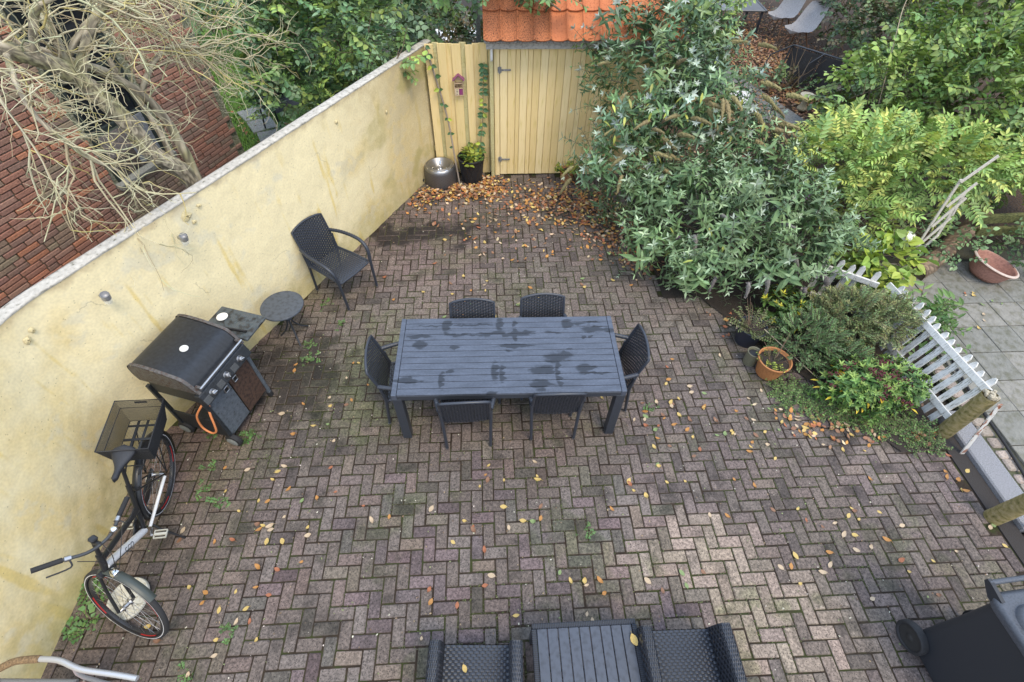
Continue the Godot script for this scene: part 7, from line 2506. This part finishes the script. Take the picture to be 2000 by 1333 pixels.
	for e in beds:
		var h := thing(e[0], e[1], "shrub" if e[0] != "leafy_plant" else "plant", e[2])
		plant("foliage", h, e[4], e[6], spread(e[3], e[5], 0.4, 0.45, 0.45, 0.8, 1.4, 0.25))
		if e[0] == "skimmia":
			var bud2 := Sh.new()
			for k in 26:
				bud2.t = Transform3D(Basis.from_euler(Vector3(R.randf() * 6, R.randf() * 6, 0)), Vector3(R.randfn() * 0.012, R.randf_range(0, 0.03), R.randfn() * 0.012))
				bud2.box(Vector3(0.006, 0.006, 0.006), Vector3.ZERO, 0.002)
			var bxs := []
			var bcs := []
			for k in 42:
				var an := R.randf() * TAU
				var rr := sqrt(R.randf())
				bxs.append(Transform3D(Basis.from_scale(Vector3.ONE * R.randf_range(1.0, 1.9)), Vector3(0.02 + cos(an) * rr * 0.48, 0.455 - rr * rr * 0.16, sin(an) * rr * 0.30)))
				bcs.append(tint(Color(0.11, 0.02, 0.03), 0.3))
			many("bud_clusters", bud2.mesh(), M.litter, bxs, bcs, h)
			bxs = []
			bcs = []
			for k in 40:
				var an := R.randf() * TAU
				var rr := sqrt(R.randf())
				bxs.append(Transform3D(basis_to(Vector3(cos(an), 0.2, sin(an))) * Basis.from_scale(Vector3(0.75, 0.8, 0.6)), Vector3(cos(an) * rr * 0.5, 0.37 - rr * rr * 0.2, sin(an) * rr * 0.32)))
				bcs.append(tint(Color(0.62, 0.46, 0.03), 0.2))
			many("yellow_leaves", yl.mesh(), M.leaf, bxs, bcs, h)
		if e[0] == "hydrangea":
			var fl := Sh.new()
			for k in 170:
				var d := Vector3(R.randfn(), absf(R.randfn()) * 0.9, R.randfn()).normalized()
				fl.col = tint(Color(0.78, 0.78, 0.68), 0.06)
				fl.t = Transform3D(basis_to(d) * Basis(Vector3(0, 0, 1), R.randf() * 3.0), d * Vector3(0.085, 0.06, 0.085) * R.randf_range(0.9, 1.05))
				for q in 4:
					var w := q * TAU / 4
					fl.face([Vector3.ZERO, Vector3(cos(w - 0.6), sin(w - 0.6), 0.2) * 0.011, Vector3(cos(w), sin(w), 0.1) * 0.017, Vector3(cos(w + 0.6), sin(w + 0.6), 0.2) * 0.011], Vector3(0, 0, 1))
			var m := obj("flower_head", fl, M.leaf, h)
			m.position = Vector3(0.10, 0.72, -0.12)
	# creeping cover in front of the skimmia
	var cov := [alternate(g, 10, 0.10, 0.022, 0.017, Color(0.06, 0.13, 0.04), Color(0.15, 0.24, 0.07))]
	xs = []
	cs = []
	for k in 1000:
		var x := R.randf_range(3.0, 4.35)
		var z := -0.95 + (x - 3.0) * 0.48 + R.randfn() * 0.09 - 0.03
		var f := R.randf()
		if z > -0.12 or (x < 3.2 and R.randf() < 0.4):
			continue
		xs.append(Transform3D(basis_to(Vector3(R.randfn(), R.randf_range(0.05, 0.6), R.randfn())) * Basis.from_scale(Vector3.ONE * R.randf_range(0.7, 1.3)), Vector3(x, 0.015 + 0.03 * f, z)))
		cs.append(tint(Color(1, 1, 1), 0.3))
	var gc := many("ground_cover", cov[0], M.leaf_dull, xs, cs)
	tag(gc, "low creeping green ground cover at the front edge of the flower bed", "ground cover", "", "stuff")
	# ivy at the bird bath side and on the wall's back
	# weeds in the paving joints
	var weed := [alternate(g, 7, 0.07, 0.035, 0.026, Color(0.07, 0.15, 0.045), Color(0.14, 0.24, 0.07))]
	var spots := [[-2.02, -1.80, 9, "clump of green weeds between bistro table and barbecue"], [-1.98, -1.58, 7, "green weeds in the joints in front of the bistro table's legs"], [-1.72, -2.1, 4, "small weed under the lone woven armchair"], [-2.36, -0.62, 8, "green weeds beside the barbecue's grey wheel"], [-2.72, -0.68, 4, "green weed under the barbecue's orange hose"], [-2.42, 0.02, 6, "green weeds left of the table between bicycle and barbecue"], [-2.62, -0.12, 5, "dark green weed beside the bicycle's rear wheel"], [-3.17, 0.72, 9, "broad leaved weeds at the wall's foot by the bicycle's front wheel"], [-3.14, 0.95, 8, "broad leaved weeds lowest at the wall's foot"], [-2.05, 1.02, 6, "small green weed right of the bicycle's front wheel"], [-2.28, 1.28, 3, "tiny green weed near the corner garden chair"], [0.78, 0.42, 4, "tuft of grass in a joint in front of the dining table"], [1.62, -0.80, 5, "small weed right of the dining table's end armchair"], [-1.95, -2.45, 4, "green weed at the wall's foot beside the lone armchair"], [-2.62, -0.35, 3, "small weed between the barbecue's wheels and the bicycle basket"]]
	for e in spots:
		var w := thing("weed", e[3], "weed", Vector3(e[0], 0.0, e[1]), 0.0, "weeds in the paving joints")
		xs = []
		cs = []
		var large: bool = e[0] < -3.1
		for k in e[2] * 2:
			xs.append(Transform3D(basis_to(Vector3(R.randfn(), R.randf_range(0.1, 0.8), R.randfn())) * Basis.from_scale(Vector3.ONE * (R.randf_range(0.9, 1.6) if large else R.randf_range(0.35, 0.85))), Vector3(R.randfn() * 0.035, 0.004, R.randfn() * 0.035)))
			cs.append(tint(Color(1, 1, 1), 0.25))
		plant("foliage", w, weed, M.leaf, [xs, cs])

# ---------------------------------------------------------------- fallen leaves
func fallen(g: RandomNumberGenerator, l: float, w: float, curl: float) -> ArrayMesh:
	var s := Sh.new()
	var n := 4
	s.grid(2, n, func(a, b):
		var half: float = w * 0.5 * pow(sin(clampf(b * 0.9 + 0.05, 0, 1) * PI), 0.8)
		var q: float = (a - 0.5) * 2.0
		return Vector3(q * half, 0.003 + curl * (q * q * 0.5 + pow(absf(b - 0.5) * 2.0, 2.0)) * l * 0.3, (b - 0.5) * l))
	s.tube([Vector3(0, 0.002 + curl * l * 0.3, l * -0.5), Vector3(0.004, 0.004, -l * 0.75)], 0.0012, 3, false)
	return s.mesh()

func build_leaves() -> void:
	var g := RandomNumberGenerator.new()
	g.seed = 300
	var shapes := [fallen(g, 0.062, 0.040, 0.1), fallen(g, 0.055, 0.036, 0.35), fallen(g, 0.068, 0.034, 0.55), fallen(g, 0.05, 0.038, 0.8)]
	var cols := [[Color(0.46, 0.22, 0.06), "orange"], [Color(0.58, 0.42, 0.14), "yellow"], [Color(0.36, 0.13, 0.06), "rust red"], [Color(0.55, 0.42, 0.28), "pale tan"], [Color(0.25, 0.13, 0.075), "brown"], [Color(0.22, 0.30, 0.12), "faded green"]]
	var mats := []
	for e in cols:
		var m := mat(e[0].linear_to_srgb(), 0.65, M.grain, null, 14.0)
		mats.append(m)
	var zones := [["in front of the dining table", 0.0, 0.25, 1.7, 0.5], ["right of the dining table", 2.0, -0.75, 0.85, 0.75], ["between dining table and bicycle", -1.9, 0.2, 0.75, 0.7], ["behind the dining table", -0.1, -2.4, 1.3, 0.7], ["just beyond the lounge chairs", 0.5, 0.9, 1.5, 0.25], ["on the pavers near the bin", 2.9, 0.55, 1.0, 0.5], ["between barbecue and dining table", -1.6, -0.8, 0.5, 0.7], ["along the flower bed", 3.3, -0.55, 0.7, 0.3], ["in the corner by the bicycle", -2.3, 0.95, 0.5, 0.35], ["along the kerb by the fence posts", 4.35, 0.25, 0.12, 0.6], ["on the grey slabs by the pink bowl", 5.8, -2.1, 0.5, 0.4]]
	var weights := [28, 62, 34, 34, 20, 34, 16, 34, 14, 10, 14]
	for q in zones.size():
		var z: Array = zones[q]
		for k in weights[q]:
			var c: int = [0, 1, 3, 0, 1, 2, 3, 4, 1, 5][g.randi() % 10]
			var p := Vector3(z[1] + clampf(g.randfn() * 0.5, -1, 1) * z[3], 0.004, z[2] + clampf(g.randfn() * 0.5, -1, 1) * z[4])
			if p.x < wall_x(p.z) + 0.06:
				continue
			if q == 10:
				p.y = 0.052
			var kind := g.randi() % 4
			var size := g.randf_range(0.55, 1.08)
			var o := obj("fallen_leaf", shapes[kind], mats[c])
			o.transform = Transform3D(Basis.from_euler(Vector3(g.randf_range(-0.15, 0.15), g.randf() * TAU, g.randf_range(-0.15, 0.15))) * Basis.from_scale(Vector3.ONE * size), p)
			var look_of := "%s %s %s" % ["small" if size < 0.7 else "large" if size > 0.9 else "middling", ["flat", "slightly curled", "narrow curled", "cupped"][kind], cols[c][1]]
			tag(o, "%s fallen leaf lying %s" % [look_of, z[0]], "fallen leaf", "%s fallen leaves %s" % [look_of, z[0]])
	# single leaves that landed on furniture
	for e in [[Vector3(0.925, 0.456, 1.30), 1, "large yellow leaf lying on the square side table's slats", 1.35, 0.3], [Vector3(-0.22, 0.378, 1.40), 1, "yellow leaf lying on the seat of the left lounge chair", 0.9, 0.4], [Vector3(0.39, 1.975 + 0.42, -5.25), 0, "orange leaf lying on the pantile roof", 1.0, 1.2]]:
		var o := obj("fallen_leaf", shapes[1], mats[e[1]])
		o.transform = Transform3D(Basis.from_euler(Vector3(0.0 if e[0].y < 1.0 else 0.7, e[4], 0.05)) * Basis.from_scale(Vector3.ONE * e[3]), e[0])
		tag(o, e[2], "fallen leaf")
	# heaps too deep to count by the shed, and litter through the far garden
	var heaps := [["orange and brown leaf heap around the black planter and drum", [[-0.35, -4.72, 0.55, 0.20, 520], [-0.9, -4.55, 0.3, 0.25, 110], [0.05, -4.85, 0.25, 0.25, 210]]], ["deep orange leaf litter heaped under the butterfly bush beside the shed door", [[1.35, -4.35, 0.55, 0.45, 620], [1.7, -3.75, 0.35, 0.5, 300], [0.7, -4.5, 0.35, 0.35, 130], [2.1, -3.1, 0.35, 0.4, 110]]], ["thin scatter of yellow leaves on the pavers in front of the shed", [[0.2, -4.2, 0.9, 0.45, 110], [0.5, -3.4, 0.9, 0.5, 60]]], ["leaf litter under the flower bed shrubs and along their front", [[3.6, -0.55, 0.6, 0.2, 150], [4.2, -0.35, 0.12, 0.08, 50], [2.9, -1.95, 0.25, 0.25, 50]]], ["brown leaf litter covering the overgrown garden's earth", [[5.1, -7.6, 0.8, 1.3, 2200], [5.9, -9.6, 0.8, 1.6, 1900], [6.8, -9.9, 1.0, 1.6, 1800], [6.5, -7.9, 0.6, 0.8, 700], [6.8, -12.2, 1.5, 1.2, 1200], [4.3, -6.2, 0.7, 0.6, 500]]], ["small pale fallen leaves dotted over the neighbour's lawn", [[-4.2, -7.2, 1.0, 1.0, 150]]]]
	for e in heaps:
		var xs := []
		var cs := []
		for z in e[1]:
			for k in z[4]:
				var dx := clampf(g.randfn() * 0.6, -1.6, 1.6)
				var dz := clampf(g.randfn() * 0.6, -1.6, 1.6)
				var p := Vector3(z[0] + dx * z[2], 0, z[1] + dz * z[3])
				if p.z > -6.0 and (p.x < wall_x(p.z) + 0.03 or p.z < -5.18):
					if p.x < 2.5 and p.x > -3.0:
						continue
				var thick: float = minf(0.05, z[4] / (z[2] * z[3]) * 0.000022)
				p.y = 0.006 + g.randf() * thick * exp(-(dx * dx + dz * dz))
				var c: Color = cols[[0, 4, 1, 2, 3, 4, 4, 0][g.randi() % 8]][0]
				if e[0].begins_with("brown"):
					c = c.lerp(Color(0.20, 0.10, 0.055), 0.55)
				xs.append(Transform3D(Basis.from_euler(Vector3(g.randf_range(-0.5, 0.5), g.randf() * TAU, g.randf_range(-0.5, 0.5))) * Basis.from_scale(Vector3.ONE * g.randf_range(0.65, 1.15)), p))
				cs.append(tint(c, 0.25))
		var o := many("leaf_litter", shapes[1], M.litter, xs, cs)
		tag(o, e[0], "leaf litter", "", "stuff")

	# crumbs of leaf, bark and grit over the pavers
	var bit := Sh.new()
	bit.face([Vector3(-0.006, 0.001, -0.004), Vector3(0.005, 0.002, -0.005), Vector3(0.007, 0.001, 0.003), Vector3(-0.003, 0.003, 0.006)], Vector3.UP)
	var bx := []
	var bc := []
	for k in 2600:
		var p := Vector3(g.randf_range(-3.2, 4.3), 0.003, g.randf_range(-4.6, 1.8))
		if p.x < wall_x(p.z) + 0.03 or (k % 3 == 0 and p.x > -1.5 and p.z > -3.0):
			continue
		bx.append(Transform3D(Basis.from_euler(Vector3(g.randf_range(-0.3, 0.3), g.randf() * TAU, g.randf_range(-0.3, 0.3))) * Basis.from_scale(Vector3(g.randf_range(0.4, 1.5), 1.0, g.randf_range(0.4, 1.2))), p))
		bc.append(tint([Color(0.30, 0.22, 0.13), Color(0.16, 0.10, 0.06), Color(0.50, 0.46, 0.38), Color(0.10, 0.07, 0.05), Color(0.20, 0.24, 0.10)][g.randi() % 5], 0.3))
	var crumbs := many("leaf_crumbs", bit.mesh(), M.litter, bx, bc)
	tag(crumbs, "crumbs of broken leaf and grit scattered over the pavers", "leaf litter", "", "stuff")
